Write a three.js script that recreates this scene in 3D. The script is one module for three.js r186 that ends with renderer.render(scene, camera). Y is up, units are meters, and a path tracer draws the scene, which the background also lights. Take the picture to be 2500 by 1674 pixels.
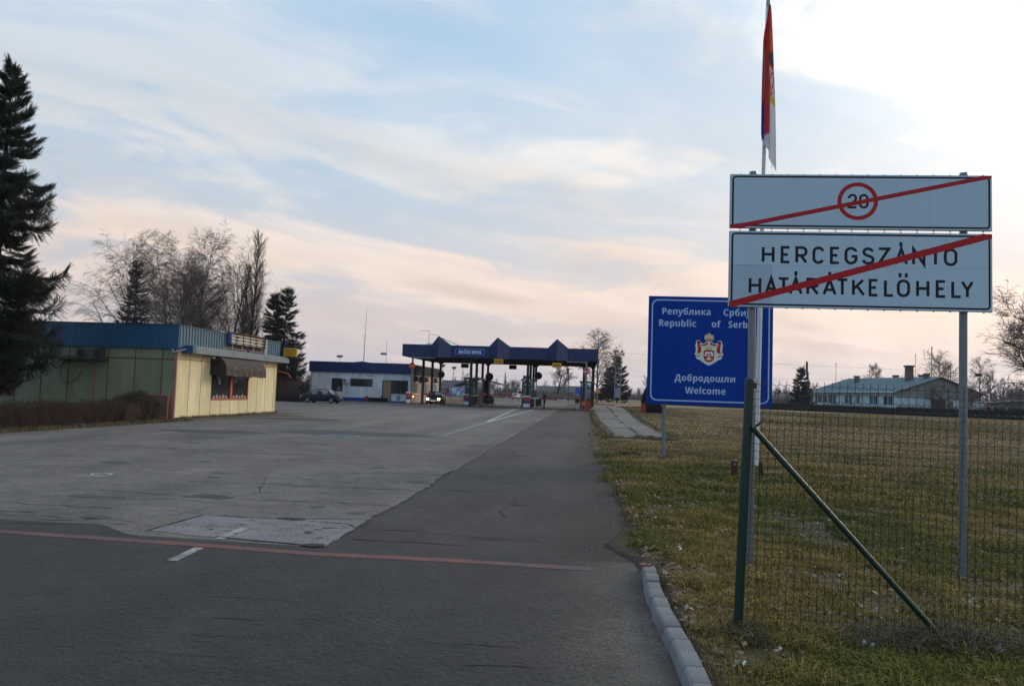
import * as THREE from 'three';
import { mergeGeometries, toCreasedNormals } from 'three/addons/utils/BufferGeometryUtils.js';
import { RoundedBoxGeometry } from 'three/addons/geometries/RoundedBoxGeometry.js';
import { MarchingCubes } from 'three/addons/objects/MarchingCubes.js';

// ------------------------------------------------------------------ camera, sky, sun, exposure
const scene = new THREE.Scene();
const camera = new THREE.PerspectiveCamera(47.39, 1024 / 685, 0.1, 3000);
camera.position.set(0, 1.65, 0);
camera.rotation.order = 'YXZ';
camera.rotation.set(3.6 * Math.PI / 180, 5.45 * Math.PI / 180, 1.89 * Math.PI / 180);
scene.add(camera);
const renderer = new THREE.WebGLRenderer({ antialias: true });
renderer.toneMapping = THREE.LinearToneMapping;
renderer.toneMappingExposure = 1.0;
renderer.shadowMap.enabled = true;
renderer.shadowMap.type = THREE.PCFSoftShadowMap;

function mulberry(a) { return () => { a |= 0; a = a + 0x6D2B79F5 | 0; let t = Math.imul(a ^ a >>> 15, 1 | a); t = t + Math.imul(t ^ t >>> 7, 61 | t) ^ t; return ((t ^ t >>> 14) >>> 0) / 4294967296; }; }
let rnd = mulberry(11);
const rr = (a, b) => a + (b - a) * rnd();
const PI = Math.PI, D2R = PI / 180;
const clamp = (v, a = 0, b = 1) => v < a ? a : v > b ? b : v;
const mix = (a, b, t) => a + (b - a) * t;
const sstep = (a, b, v) => { const t = clamp((v - a) / (b - a)); return t * t * (3 - 2 * t); };
function h2(x, y) { let n = Math.imul(x, 374761393) + Math.imul(y, 668265263) | 0; n = Math.imul(n ^ n >>> 13, 1274126177); return ((n ^ n >>> 16) >>> 0) / 4294967296; }
function vn(x, y) { const xi = Math.floor(x), yi = Math.floor(y), u = x - xi, v = y - yi, a = u * u * (3 - 2 * u), b = v * v * (3 - 2 * v); return mix(mix(h2(xi, yi), h2(xi + 1, yi), a), mix(h2(xi, yi + 1), h2(xi + 1, yi + 1), a), b); }
function fbm(x, y, o = 5, g = 0.5) { let s = 0, a = 1, n = 0; for (let i = 0; i < o; i++) { s += a * vn(x, y); n += a; a *= g; x = x * 2.03 + 17.1; y = y * 2.03 + 9.7; } return s / n; }

const SUN_AZ = 44 * D2R, SUN_EL = 19 * D2R;              // azimuth clockwise from -z
const sunDir = new THREE.Vector3(Math.sin(SUN_AZ) * Math.cos(SUN_EL), Math.sin(SUN_EL), -Math.cos(SUN_AZ) * Math.cos(SUN_EL));
{ // veiled evening sky: blue above, thin streaked cloud, warm haze low down, brightest round the hidden sun
  const W = 3072, H = 1536, data = new Float32Array(W * H * 4);
  const ramp = (t, st) => { for (let i = 1; i < st.length; i++) if (t <= st[i][0]) { const a = st[i - 1], b = st[i], k = (t - a[0]) / (b[0] - a[0]); return [mix(a[1], b[1], k), mix(a[2], b[2], k), mix(a[3], b[3], k)]; } const e = st[st.length - 1]; return [e[1], e[2], e[3]]; };
  const clear = [[-90, .30, .30, .33], [-2, .50, .50, .57], [0, .55, .54, .60], [5, .64, .58, .585], [10, .56, .61, .68], [16, .46, .60, .74], [26, .365, .56, .78], [45, .40, .54, .74], [90, .50, .54, .62]];
  const cloud = [[-90, .30, .30, .33], [-2, .56, .53, .57], [0, .60, .56, .60], [4, .76, .635, .575], [9, .86, .72, .635], [15, .83, .775, .735], [22, .765, .775, .785], [32, .70, .75, .80], [50, .66, .68, .71], [90, .62, .62, .62]];
  for (let j = 0; j < H; j++) {
    const el = ((j + .5) / H - .5) * PI, ed = el / D2R, ce = Math.cos(el), se = Math.sin(el);
    const A = ramp(ed, clear), B = ramp(ed, cloud);
    for (let i = 0; i < W; i++) {
      const a = ((i + .5) / W - .5) * 2 * PI, dx = Math.cos(a) * ce, dz = Math.sin(a) * ce;
      let r, g, b;
      if (ed > -3) {
        const k = 1 / (Math.max(se, 0) + 0.11);                       // a flat cloud deck seen in perspective
        const px = dx * k, pz = dz * k;
        // streaks run from lower left to upper right
        const q1 = px * .82 + pz * .57, q2 = -px * .57 + pz * .82;
        const w1 = fbm(px * .55 + 3.1, pz * .55 + 1.7, 3) - .5;
        const w2 = fbm(px * 1.3 + 13.1, pz * 1.3 + 21.7, 3) - .5; let n = fbm(q1 * 2.6 + w1 * 3 + w2 * 2.2 + 5.2, q2 * 1.5 + w1 * 2.2 - w2 * 1.8 + 8.8, 6, .57);
        let n2 = fbm(px * .55 + 40.3, pz * 1.1 + 12.9, 4);
        let c = sstep(.40, .645, n * .66 + n2 * .38);
        const fine = fbm(q1 * 8 + w1 * 5 + 2.2, q2 * 4 + 6.1, 5, .6) - .5;
        c = clamp(c * .88 + .06 + fine * .42);
        // thickest towards the sun, thin to the back
        const cs = dx * sunDir.x + se * sunDir.y + dz * sunDir.z;
        const back = sstep(.1, -.75, dx * Math.sin(SUN_AZ) - dz * Math.cos(SUN_AZ));
        const lf = sstep(0, -.55, dx * Math.cos(.4) + dz * Math.sin(.4) + .1) * sstep(9, 20, ed); c = clamp(c * mix(1, .55, back) * mix(1, .62, lf) + sstep(.55, .98, cs) * .35);
        r = mix(A[0], B[0], c); g = mix(A[1], B[1], c); b = mix(A[2], B[2], c);
        const rim = (fbm(q1 * 3.3 + w1 * 3 + 60, q2 * 1.3 + 31, 4) - .5) * (.3 + c) * .30; r *= 1 + rim; g *= 1 + rim; b *= 1 + rim;
        const d = Math.acos(clamp(cs, -1, 1)) / D2R;
        const gl = Math.exp(-Math.pow(d / 18, 2)) * (.30 + .55 * c) + .22 * Math.exp(-Math.pow(d / 46, 2));
        const low = sstep(22, 4, ed);
        r += gl * .98; g += gl * mix(.90, .76, low); b += gl * mix(.80, .58, low);
        // away from the evening side the sky is clearer and bluer
        const bk = back * sstep(75, 40, ed); r *= mix(1, .74, bk); g *= mix(1, .95, bk); b *= mix(1, 1.14, bk);
      } else { r = A[0]; g = A[1]; b = A[2]; }
      const o = (j * W + i) * 4; data[o] = r; data[o + 1] = g; data[o + 2] = b; data[o + 3] = 1;
    }
  }
  const sky = new THREE.DataTexture(data, W, H, THREE.RGBAFormat, THREE.FloatType);
  sky.mapping = THREE.EquirectangularReflectionMapping; sky.magFilter = sky.minFilter = THREE.LinearFilter; sky.needsUpdate = true;
  scene.background = sky; scene.environment = sky;
}
const sun = new THREE.DirectionalLight(new THREE.Color(1, .86, .66), 1.05);
sun.position.copy(sunDir).multiplyScalar(120).add(new THREE.Vector3(0, 0, -40)); sun.target.position.set(0, 0, -40);
sun.castShadow = true; sun.shadow.radius = 30; sun.shadow.mapSize.set(2048, 2048);
Object.assign(sun.shadow.camera, { left: -90, right: 90, top: 90, bottom: -90, near: 1, far: 400 });
scene.add(sun, sun.target);

// ------------------------------------------------------------------ helpers: naming, things, parts
const used = {};
const numbered = n => { const k = used[n] = (used[n] ?? -1) + 1; return k ? n + '_' + String(k).padStart(3, '0') : n; };
const org = new WeakMap();
function tag(o, label, category, group) { o.userData.label = label; if (category) o.userData.category = category; if (group) o.userData.group = group; return o; }
function thing(name, label, category, at = [0, 0, 0], group, turn = 0) {
  const o = new THREE.Group(); o.name = numbered(name); o.position.set(...at); o.rotation.y = turn; scene.add(o);
  org.set(o, turn ? null : new THREE.Vector3(...at)); tag(o, label, category, group); return o;
}
const shade = o => { o.castShadow = o.receiveShadow = true; return o; };
function worldUV(g, s = 1) {                                         // uv in metres from the dominant axis
  if (g.index) g = g.toNonIndexed();
  if (!g.attributes.normal) g.computeVertexNormals();
  const p = g.attributes.position, n = g.attributes.normal, uv = new Float32Array(p.count * 2);
  for (let i = 0; i < p.count; i++) {
    const ax = Math.abs(n.getX(i)), ay = Math.abs(n.getY(i)), az = Math.abs(n.getZ(i));
    const x = p.getX(i), y = p.getY(i), z = p.getZ(i);
    if (ay >= ax && ay >= az) { uv[2 * i] = x * s; uv[2 * i + 1] = z * s; } else if (ax >= az) { uv[2 * i] = z * s; uv[2 * i + 1] = y * s; } else { uv[2 * i] = x * s; uv[2 * i + 1] = y * s; }
  }
  g.setAttribute('uv', new THREE.BufferAttribute(uv, 2)); return g;
}
// part: a named mesh under a thing (or part); geometry given in world metres unless the thing is turned
function part(parent, name, mat, geos, o = {}) {
  let list = (Array.isArray(geos) ? geos : [geos]).map(g => g.index ? g.toNonIndexed() : g);
  for (const g of list) for (const k of Object.keys(g.attributes)) if (!['position', 'normal', 'uv', 'color'].includes(k) || (k === 'color' && !o.color) || (k === 'uv' && o.uv !== false)) g.deleteAttribute(k);
  for (const g of list) if (!g.attributes.normal) g.computeVertexNormals();
  let g = list.length > 1 ? mergeGeometries(list) : list[0];
  if (o.uv !== false) g = worldUV(g, o.uvScale ?? 1);
  const off = org.get(parent); if (off && !o.local) g = g.clone().translate(-off.x, -off.y, -off.z);
  const m = shade(new THREE.Mesh(g, mat)); m.name = parent === scene ? numbered(name) : name; parent.add(m);
  org.set(m, o.local ? null : off ?? null);
  if (o.label) m.userData.label = o.label; if (o.kind) m.userData.kind = o.kind;
  return m;
}
const struct = (name, mat, geos, o = {}) => part(scene, name, mat, geos, { kind: 'structure', ...o });
const box = (x0, x1, y0, y1, z0, z1) => new THREE.BoxGeometry(Math.abs(x1 - x0), Math.abs(y1 - y0), Math.abs(z1 - z0)).translate((x0 + x1) / 2, (y0 + y1) / 2, (z0 + z1) / 2);
const rbox = (x0, x1, y0, y1, z0, z1, r = .01, s = 2) => new RoundedBoxGeometry(Math.abs(x1 - x0), Math.abs(y1 - y0), Math.abs(z1 - z0), s, r).translate((x0 + x1) / 2, (y0 + y1) / 2, (z0 + z1) / 2);
const _a = new THREE.Vector3(), _b = new THREE.Vector3(), _q = new THREE.Quaternion(), _m = new THREE.Matrix4(), UP = new THREE.Vector3(0, 1, 0), ONE = new THREE.Vector3(1, 1, 1);
function rod(p, q, r0, r1 = r0, seg = 10, open = false) {
  _a.set(...p); _b.set(...q); const d = _b.clone().sub(_a), L = d.length();
  const g = new THREE.CylinderGeometry(r1, r0, L, seg, 1, open);
  _q.setFromUnitVectors(UP, d.normalize()); return g.applyMatrix4(_m.compose(_a.clone().add(_b).multiplyScalar(.5), _q, ONE));
}
function tube(pts, r, seg = 6, n = 24, closed = false) { return new THREE.TubeGeometry(new THREE.CatmullRomCurve3(pts.map(p => new THREE.Vector3(...p)), closed), n, r, seg, closed); }
const disc = (r, d, x, y, z, seg = 32) => new THREE.CylinderGeometry(r, r, d, seg).rotateX(PI / 2).translate(x, y, z);
// trapezoid-ribbed sheet: length along x from 0, height along y, ribs towards +z
function ribbed(L, h, pitch = .25, rib = .11, depth = .035, y0 = 0) {
  const pts = []; const n = Math.max(1, Math.round(L / pitch)), p = L / n, s = Math.min(.02, rib * .25);
  for (let i = 0; i < n; i++) { const x = i * p; pts.push([x, 0], [x + (p - rib) / 2, 0], [x + (p - rib) / 2 + s, depth], [x + (p + rib) / 2 - s, depth], [x + (p + rib) / 2, 0]); }
  pts.push([L, 0]);
  const pos = []; for (let i = 0; i + 1 < pts.length; i++) { const [x0, z0] = pts[i], [x1, z1] = pts[i + 1]; const a = typeof h === 'function' ? h(x0) : h, b = typeof h === 'function' ? h(x1) : h; pos.push(x0, y0, z0, x1, y0, z1, x1, y0 + b, z1, x0, y0, z0, x1, y0 + b, z1, x0, y0 + a, z0); }
  const g = new THREE.BufferGeometry(); g.setAttribute('position', new THREE.Float32BufferAttribute(pos, 3)); g.computeVertexNormals(); return g;
}
const poly = (pts, y) => { const s = new THREE.Shape(pts.map(p => new THREE.Vector2(p[0], -p[1]))); return new THREE.ShapeGeometry(s).rotateX(-PI / 2).translate(0, y, 0); };   // flat polygon from [x, z]
const quad = (a, b, c, d) => { const g = new THREE.BufferGeometry(); g.setAttribute('position', new THREE.Float32BufferAttribute([...a, ...b, ...c, ...a, ...c, ...d], 3)); g.setAttribute('uv', new THREE.Float32BufferAttribute([0, 0, 1, 0, 1, 1, 0, 0, 1, 1, 0, 1], 2)); g.computeVertexNormals(); return g; };
function extrude(pts, depth, bevel = 0) { const s = new THREE.Shape(pts.map(p => new THREE.Vector2(...p))); return new THREE.ExtrudeGeometry(s, { depth, bevelEnabled: bevel > 0, bevelThickness: bevel, bevelSize: bevel, bevelOffset: -bevel, bevelSegments: 2, curveSegments: 8 }); }

// ------------------------------------------------------------------ textures and materials
function noiseTex(N, f, rx = 1, ry = rx) {                           // value per texel f(u, v, i, j) in 0..1 (grey) or [r, g, b]
  const d = new Uint8Array(N * N * 4);
  for (let j = 0; j < N; j++) for (let i = 0; i < N; i++) { const c = f(i / N, j / N, i, j), o = (j * N + i) * 4; if (c.length) { d[o] = clamp(c[0]) * 255; d[o + 1] = clamp(c[1]) * 255; d[o + 2] = clamp(c[2]) * 255; } else d[o] = d[o + 1] = d[o + 2] = clamp(c) * 255; d[o + 3] = 255; }
  const t = new THREE.DataTexture(d, N, N); t.wrapS = t.wrapT = THREE.RepeatWrapping; t.magFilter = THREE.LinearFilter; t.minFilter = THREE.LinearMipmapLinearFilter; t.generateMipmaps = true; t.repeat.set(rx, ry); t.needsUpdate = true; return t;
}
// tileable noise: blend of shifted lattices
function tn(u, v, p, seed = 0) { const x = u * p, y = v * p, xi = Math.floor(x), yi = Math.floor(y), fu = x - xi, fv = y - yi, a = fu * fu * (3 - 2 * fu), b = fv * fv * (3 - 2 * fv), m = k => ((k % p) + p) % p; return mix(mix(h2(m(xi) + seed, m(yi)), h2(m(xi + 1) + seed, m(yi)), a), mix(h2(m(xi) + seed, m(yi + 1)), h2(m(xi + 1) + seed, m(yi + 1)), a), b); }
const tf = (u, v, p, o, seed = 0, g = .55) => { let s = 0, a = 1, n = 0; for (let i = 0; i < o; i++) { s += a * tn(u, v, p, seed + i * 101); n += a; a *= g; p *= 2; } return s / n; };
const T = {};
T.aggr = noiseTex(1024, (u, v, i, j) => { const s = h2((i + ((j >> 2) & 1) * 2) >> 2, j >> 2), s2 = h2((i >> 1) + 7777, j >> 1), big = tf(u, v, 16, 5, 3, .62); let c = .60 + (big - .5) * .52 + (s2 - .5) * .20; if (s > .90) c += .75 * (s - .90) / .10; if (s < .16) c -= .32; return c; }, .33);
T.aggrBump = noiseTex(512, (u, v, i, j) => h2(i, j) * .2 + tf(u, v, 64, 3, 9) * .8, .5);
T.plaster = noiseTex(512, (u, v, i, j) => .88 + (tf(u, v, 5, 5, 21) - .5) * .22 + (h2(i, j) - .5) * .05, .25);
T.streak = noiseTex(512, (u, v, i, j) => .86 + (tf(u, v * .12, 24, 4, 31) - .5) * .28 + (tf(u, v, 4, 4, 33) - .5) * .26, .25);
T.conc = noiseTex(512, (u, v, i, j) => .80 + (tf(u, v, 6, 5, 41) - .5) * .40 + (h2(i, j) - .5) * .14, .4);
T.galv = noiseTex(512, (u, v, i, j) => { const a = tf(u, v, 40, 3, 51); return .80 + (a - .5) * .35 + (h2(i, j) - .5) * .05; }, 2);
T.rough = noiseTex(256, (u, v, i, j) => .78 + (tf(u, v, 8, 4, 61) - .5) * .5, .7);
T.soil = noiseTex(1024, (u, v, i, j) => { const a = tf(u, v, 14, 6, 71, .6), b = h2(i, j); return .70 + (a - .5) * .75 + (b - .5) * .30; }, .3);
T.bark = noiseTex(256, (u, v, i, j) => .75 + (tf(u, v * .25, 30, 4, 81) - .5) * .8, 1);
T.birch = noiseTex(256, (u, v, i, j) => { const a = tf(u * .4, v, 26, 3, 91); return a > .60 ? .25 : .85 + (tf(u, v, 12, 3, 95) - .5) * .3; }, 1);
T.fabric = noiseTex(256, (u, v, i, j) => .85 + ((i & 3) < 2 ? .03 : -.03) + ((j & 3) < 2 ? .03 : -.03) + (tf(u, v, 4, 4, 96) - .5) * .4, .8);
const lin = (r, g, b) => new THREE.Color().setRGB(r, g, b);
function M(c, o = {}) { return new THREE.MeshStandardMaterial({ color: Array.isArray(c) ? lin(...c) : new THREE.Color(c), roughness: .8, metalness: 0, side: THREE.DoubleSide, ...o }); }
const glassDark = new THREE.MeshPhysicalMaterial({ color: lin(.035, .04, .042), roughness: .06, metalness: 0, specularIntensity: 1, side: THREE.DoubleSide });
const glassClear = new THREE.MeshPhysicalMaterial({ color: lin(.75, .8, .82), roughness: .03, transmission: 1, thickness: 0, side: THREE.DoubleSide });
const mats = {
  galv: M([.205, .225, .24], { map: T.galv, roughness: .5, metalness: .35, roughnessMap: T.rough }),
  whitePaint: M([.74, .75, .76], { roughness: .4, map: T.plaster }),
  darkSteel: M([.035, .033, .033], { roughness: .55 }),
  rust: M([.16, .055, .03], { map: T.conc, roughness: .95 }),
  black: M([.02, .02, .022], { roughness: .6 }),
  orange: M([.60, .10, .03], { roughness: .5, map: T.plaster }),
  red: M([.42, .03, .025], { roughness: .5, map: T.plaster }),
  tyre: M([.022, .022, .023], { roughness: .9 }),
};
// flat print drawn on a canvas
function printTex(w, h, draw) { const c = document.createElement('canvas'); c.width = w; c.height = h; const x = c.getContext('2d'); draw(x, w, h); const t = new THREE.CanvasTexture(c); t.colorSpace = THREE.SRGBColorSpace; t.anisotropy = 8; t.magFilter = THREE.LinearFilter; return t; }
function face(parent, name, w, h, tex, at, o = {}) {                 // printed sheet facing +z (turned by o.ry)
  const g = new THREE.PlaneGeometry(w, h); if (o.ry) g.rotateY(o.ry); if (o.rx) g.rotateX(o.rx); g.translate(...at);
  const m = new THREE.MeshPhysicalMaterial({ map: tex, roughness: o.rough ?? .55, specularIntensity: o.spec ?? .5, side: THREE.DoubleSide, alphaTest: o.cut ? .5 : 0, transparent: false });
  return part(parent, name, m, g, { uv: false, label: o.label, local: o.local });
}

// ------------------------------------------------------------------ the ground, the road and what is painted on it
function gridSheet(name, mat, zs, xl, xr, xs, yf, cf, o = {}) {      // rows at zs, columns at fractions xs between xl(z) and xr(z)
  const pos = [], col = [], uv = [], idx = [], nx = xs.length;
  for (const z of zs) { const a = xl(z), b = xr(z); for (const t of xs) { const x = mix(a, b, t), c = cf(x, z); pos.push(x, yf(x, z), z); col.push(c[0], c[1], c[2]); uv.push(x, z); } }
  for (let j = 0; j + 1 < zs.length; j++) for (let i = 0; i + 1 < nx; i++) { const a = j * nx + i, b = a + 1, c = a + nx, d = c + 1; idx.push(a, b, c, b, d, c); }
  const g = new THREE.BufferGeometry(); g.setAttribute('position', new THREE.Float32BufferAttribute(pos, 3)); g.setAttribute('color', new THREE.Float32BufferAttribute(col, 3)); g.setAttribute('uv', new THREE.Float32BufferAttribute(uv, 2)); g.setIndex(idx); g.computeVertexNormals();
  const n = g.attributes.normal; if (n.getY(0) < 0) for (let i = 0; i < n.count; i++) n.setXYZ(i, -n.getX(i), -n.getY(i), -n.getZ(i));
  const m = shade(new THREE.Mesh(g, mat)); m.name = numbered(name); if (o.kind !== null) m.userData.kind = 'structure'; if (o.label) m.userData.label = o.label; scene.add(m); return m;
}
const steps = (a, b, s0, k) => { const r = [a]; let z = a, s = s0; while (z - s > b) { z -= s; r.push(z); s *= k; } r.push(b); return r; };
const even = n => Array.from({ length: n + 1 }, (_, i) => i / n);
const asphaltMat = M([1, 1, 1], { vertexColors: true, map: T.aggr, bumpMap: T.aggrBump, bumpScale: .010, roughness: .86 });
const fieldMat = M([1, 1, 1], { vertexColors: true, map: T.soil, bumpMap: T.soil, bumpScale: .05, roughness: 1 });

const jointX = z => -2.62 + (fbm(z * .9, 3.3, 3) - .5) * .16 + (fbm(z * 7, 9.3, 3) - .5) * .10;         // old paving meets the dark shoulder
const seamZ = x => -7.95 + (fbm(x * .8, 8.1, 3) - .5) * .30 - (x < -4.7 ? .60 * sstep(-4.7, -5.6, x) : 0);
const EDGE = [[10, .66], [-4, .66], [-7.6, .62], [-8.2, .40], [-8.7, .10], [-9.3, .35], [-10.8, .55], [-12.2, .48], [-15.2, .41], [-19.7, .30], [-28.5, .25], [-31, .50], [-42, .60], [-68, .62], [-95, .7], [-140, .8]];
function edgeX(z) { for (let i = 1; i < EDGE.length; i++) if (z >= EDGE[i][0]) { const a = EDGE[i - 1], b = EDGE[i], t = (z - a[0]) / (b[0] - a[0]); return mix(a[1], b[1], t) + (z < -8 ? (fbm(z * 1.7, 5.5, 3) - .5) * .20 : 0); } return .8; }
const mixc = (a, b, t) => [mix(a[0], b[0], t), mix(a[1], b[1], t), mix(a[2], b[2], t)];
const muls = (a, s) => [a[0] * s, a[1] * s, a[2] * s];
function oldAsphalt(x, z) {
  let v = .205 * (1 + (fbm(x * .16 + 2, z * .10 + 7, 4) - .5) * .5) * (1 + (fbm(x * 1.1, z * .5 + 3, 4) - .5) * .5) * (1 + (fbm(x * 5, z * 5, 3) - .5) * .35); v *= 1 - .14 * Math.pow(Math.sin((x + 1.2) * 1.15 + fbm(z * .2, 3, 2) * 2), 4);
  v *= 1 - .30 * sstep(.56, .72, fbm(x * .35 + 20, z * .10 + 4, 4)) * sstep(-12, -22, z);
  v *= mix(1, .72, Math.exp(-Math.pow((z + 8.6) / .5, 2)) * sstep(-4.4, -5.6, x));
  v *= mix(.93, 1.05, sstep(-9, -22, z));
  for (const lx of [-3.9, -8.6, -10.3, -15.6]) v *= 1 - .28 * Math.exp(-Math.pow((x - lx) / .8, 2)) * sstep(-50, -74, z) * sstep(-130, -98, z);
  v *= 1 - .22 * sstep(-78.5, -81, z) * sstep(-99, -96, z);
  let c = [v * 1.13, v * 1.0, v * .87];
  const dirt = sstep(-15.4, -17.1, x + (fbm(z * .5, 2, 3) - .5) * 1.4) * sstep(-46, -43, z);
  return mixc(c, [.115, .098, .078], dirt * .8);
}
function newAsphalt(x, z) {
  let v = .043 * (1 + (fbm(x * .4 + 9, z * .3, 4) - .5) * .7) * (1 + (fbm(x * 2.2, z * 2.2, 3) - .5) * .35) * (1 + (fbm(x * 1.6 + 5, z * .25, 4) - .5) * .5);
  let c = [v * 1.09, v * 1.0, v * .89];
  const dust = Math.exp(-Math.pow((x - (.28 - .10 * (z + 5))) / .42, 2)) * sstep(-8.6, -7.2, z) * sstep(-3.4, -5, z) * fbm(x * 2.1 + 2, z * .9, 4) * 2.2;
  c = mixc(c, [.145, .128, .108], clamp(dust));
  const tr = Math.exp(-Math.pow((x + 1.55 + .1 * z) / .16, 2)) * .25; return muls(c, 1 - tr * .5);
}
function shoulder(x, z) {
  let v = .060 * (1 + (fbm(x * .7 + 3, z * .3 + 9, 4) - .5) * .75) * (1 + (fbm(x * 2.5, z * 1.2, 3) - .5) * .5) * (1 + (fbm(x * 6, z * 6, 3) - .5) * .4);
  v *= mix(.85, 1.18, sstep(-9, -14, z)) * mix(1, .72, sstep(.56, .68, fbm(x * .9 + 30, z * .25, 3)));
  let c = [v * 1.11, v * .98, v * .88];
  const e = edgeX(z), mud = sstep(1.0, .05, e - x + (fbm(x * 2, z * 1.1, 4) - .5) * .9);
  return mixc(c, [.030, .024, .018], mud * .92);
}
const zOld = steps(0, -1, .07, 1.018).map(t => t);
{ // old light grey paving: starts at the ragged seam, so rows are measured from it
  const rows = [0]; let d = 0, s = .1; while (d < 122) { d += s; rows.push(Math.min(d, 122)); s *= 1.022; }
  const pos = [], col = [], uv = [], idx = [], xs = []; for (let i = 0; i <= 130; i++) xs.push(Math.pow(i / 130, 1.5));
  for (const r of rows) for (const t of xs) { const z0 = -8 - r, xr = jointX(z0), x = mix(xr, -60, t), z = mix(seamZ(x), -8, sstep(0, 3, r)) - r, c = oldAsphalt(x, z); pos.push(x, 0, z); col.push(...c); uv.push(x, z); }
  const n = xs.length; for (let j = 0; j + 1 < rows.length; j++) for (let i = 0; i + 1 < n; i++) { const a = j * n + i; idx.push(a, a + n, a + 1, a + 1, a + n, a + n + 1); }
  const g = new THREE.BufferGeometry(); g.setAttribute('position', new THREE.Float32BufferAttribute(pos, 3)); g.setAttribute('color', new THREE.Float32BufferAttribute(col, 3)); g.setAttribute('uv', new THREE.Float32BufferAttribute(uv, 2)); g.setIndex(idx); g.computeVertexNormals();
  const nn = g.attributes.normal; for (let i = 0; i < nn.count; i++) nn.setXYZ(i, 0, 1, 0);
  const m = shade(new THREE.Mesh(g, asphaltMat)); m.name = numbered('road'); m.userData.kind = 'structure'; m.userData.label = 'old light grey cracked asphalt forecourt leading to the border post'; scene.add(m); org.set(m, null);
}
const roadOld = scene.children[scene.children.length - 1];
{ // dark newer paving in the foreground, butting the seam
  const pos = [], col = [], uv = [], idx = [], xs = [], nz = 90;
  for (let x = .75; x > -3; x -= .09) xs.push(x); for (let x = -3, s = .1; x > -60; x -= s, s *= 1.06) xs.push(x); xs.push(-60);
  for (let j = 0; j <= nz; j++) for (const x of xs) { const t = Math.pow(j / nz, 1.6), zf = seamZ(Math.min(x, jointX(-8))), z = mix(zf, 12, t), xx = x > .6 ? mix(.62, .75, sstep(-7, -3, z)) : x; pos.push(xx, 0, z); col.push(...newAsphalt(xx, z)); uv.push(xx, z); }
  const n = xs.length; for (let j = 0; j < nz; j++) for (let i = 0; i + 1 < n; i++) { const a = j * n + i; idx.push(a, a + 1, a + n, a + 1, a + n + 1, a + n); }
  const g = new THREE.BufferGeometry(); g.setAttribute('position', new THREE.Float32BufferAttribute(pos, 3)); g.setAttribute('color', new THREE.Float32BufferAttribute(col, 3)); g.setAttribute('uv', new THREE.Float32BufferAttribute(uv, 2)); g.setIndex(idx); g.computeVertexNormals();
  const nn = g.attributes.normal; for (let i = 0; i < nn.count; i++) nn.setXYZ(i, 0, 1, 0);
  const m = shade(new THREE.Mesh(g, asphaltMat)); m.name = numbered('road'); m.userData.kind = 'structure'; m.userData.label = 'smooth dark asphalt in front of the red line'; scene.add(m); org.set(m, null);
}
const roadNew = scene.children[scene.children.length - 1];
const zSh = steps(seamZ(-2.6) , -130, .1, 1.02);
const shoulderRoad = gridSheet('road_shoulder', asphaltMat, zSh, z => jointX(z), z => edgeX(z) + .12, even(34), () => -.001, shoulder, { label: 'dark worn strip of asphalt along the grass' });
org.set(shoulderRoad, null);
gridSheet('road', asphaltMat, [-130, -150, -170, -190, -210, -240, -270, -300, -340].sort((a, b) => b - a), z => -17 + (z + 130) * .03, z => mix(1, -12, sstep(-130, -215, z)) + (z + 130) * .035, even(10), () => -.002, () => [.15, .148, .145], { label: 'grey road running on behind the canopy' });

const PATHX = z => [mix(.95, .7, sstep(-30, -50, z)), mix(3.5, 5.1, sstep(-37, -105, z))];
function fieldH(x, z) {
  const e = edgeX(z), d = x - e;
  let h = mix(-.02, .02, sstep(.005, .13, d)) + .055 * Math.exp(-Math.pow((d - .05) / .22, 2)) * sstep(-8.5, -7, z) + (fbm(x * .35, z * .35, 4) - .5) * .10 * sstep(.3, 2, d) + (fbm(x * 1.9, z * 1.9, 3) - .5) * .05 * sstep(.05, .4, d) - .02 * sstep(-8, -6, z);
  if (z < -28) { const [a, b] = PATHX(z); if (x > a - .5 && x < b + .7) h = Math.min(h, .02); }
  return h;
}
function fieldCol(x, z) {
  const far = sstep(-9, -34, z + (fbm(x * .2, z * .2, 3) - .5) * 12);
  const n = fbm(x * .55 + 4, z * .55 + 2, 4), m = fbm(x * 1.7 + 44, z * 1.7, 4), p = fbm(x * .12 + 9, z * .05 + 3, 4);
  const green = [.092, .092, .012], dry = [.235, .165, .042], straw = [.33, .235, .118], dirt = [.085, .068, .052];
  let near = mixc(dry, green, sstep(.42, .60, n)); near = mixc(near, dirt, sstep(.55, .68, m) * .8);
  const e = x - edgeX(z); near = mixc([.038, .029, .021], near, sstep(.0, .55, e + (m - .5) * .6));
  let fa = mixc(straw, [.17, .125, .042], sstep(.45, .60, p)); fa = mixc(fa, [.21, .135, .075], sstep(.5, .65, n) * .6);
  fa = muls(fa, .86 + .28 * m);
  fa = mixc(fa, [.09, .10, .03], sstep(1.6, .2, e) * .5);
  return mixc(near, fa, far);
}
{
  const xs = []; for (let i = 0; i <= 150; i++) xs.push(Math.pow(i / 150, 2.6));
  gridSheet('field', fieldMat, steps(10, -330, .09, 1.017).filter((z, i) => z < 3 || i % 6 === 0), z => edgeX(z) - .02, () => 190, xs, fieldH, fieldCol, { label: 'dry brown and green grass field' });
}
gridSheet('ground', fieldMat, [200, 60, 12, -60, -120, -130, -160, -200, -260, -330, -450, -700, -1200], () => -900, () => 900, even(60), () => -.05, (x, z) => muls([.17, .13, .07], .8 + .4 * fbm(x * .02, z * .02, 3)), { label: 'flat land out to the horizon' });
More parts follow.
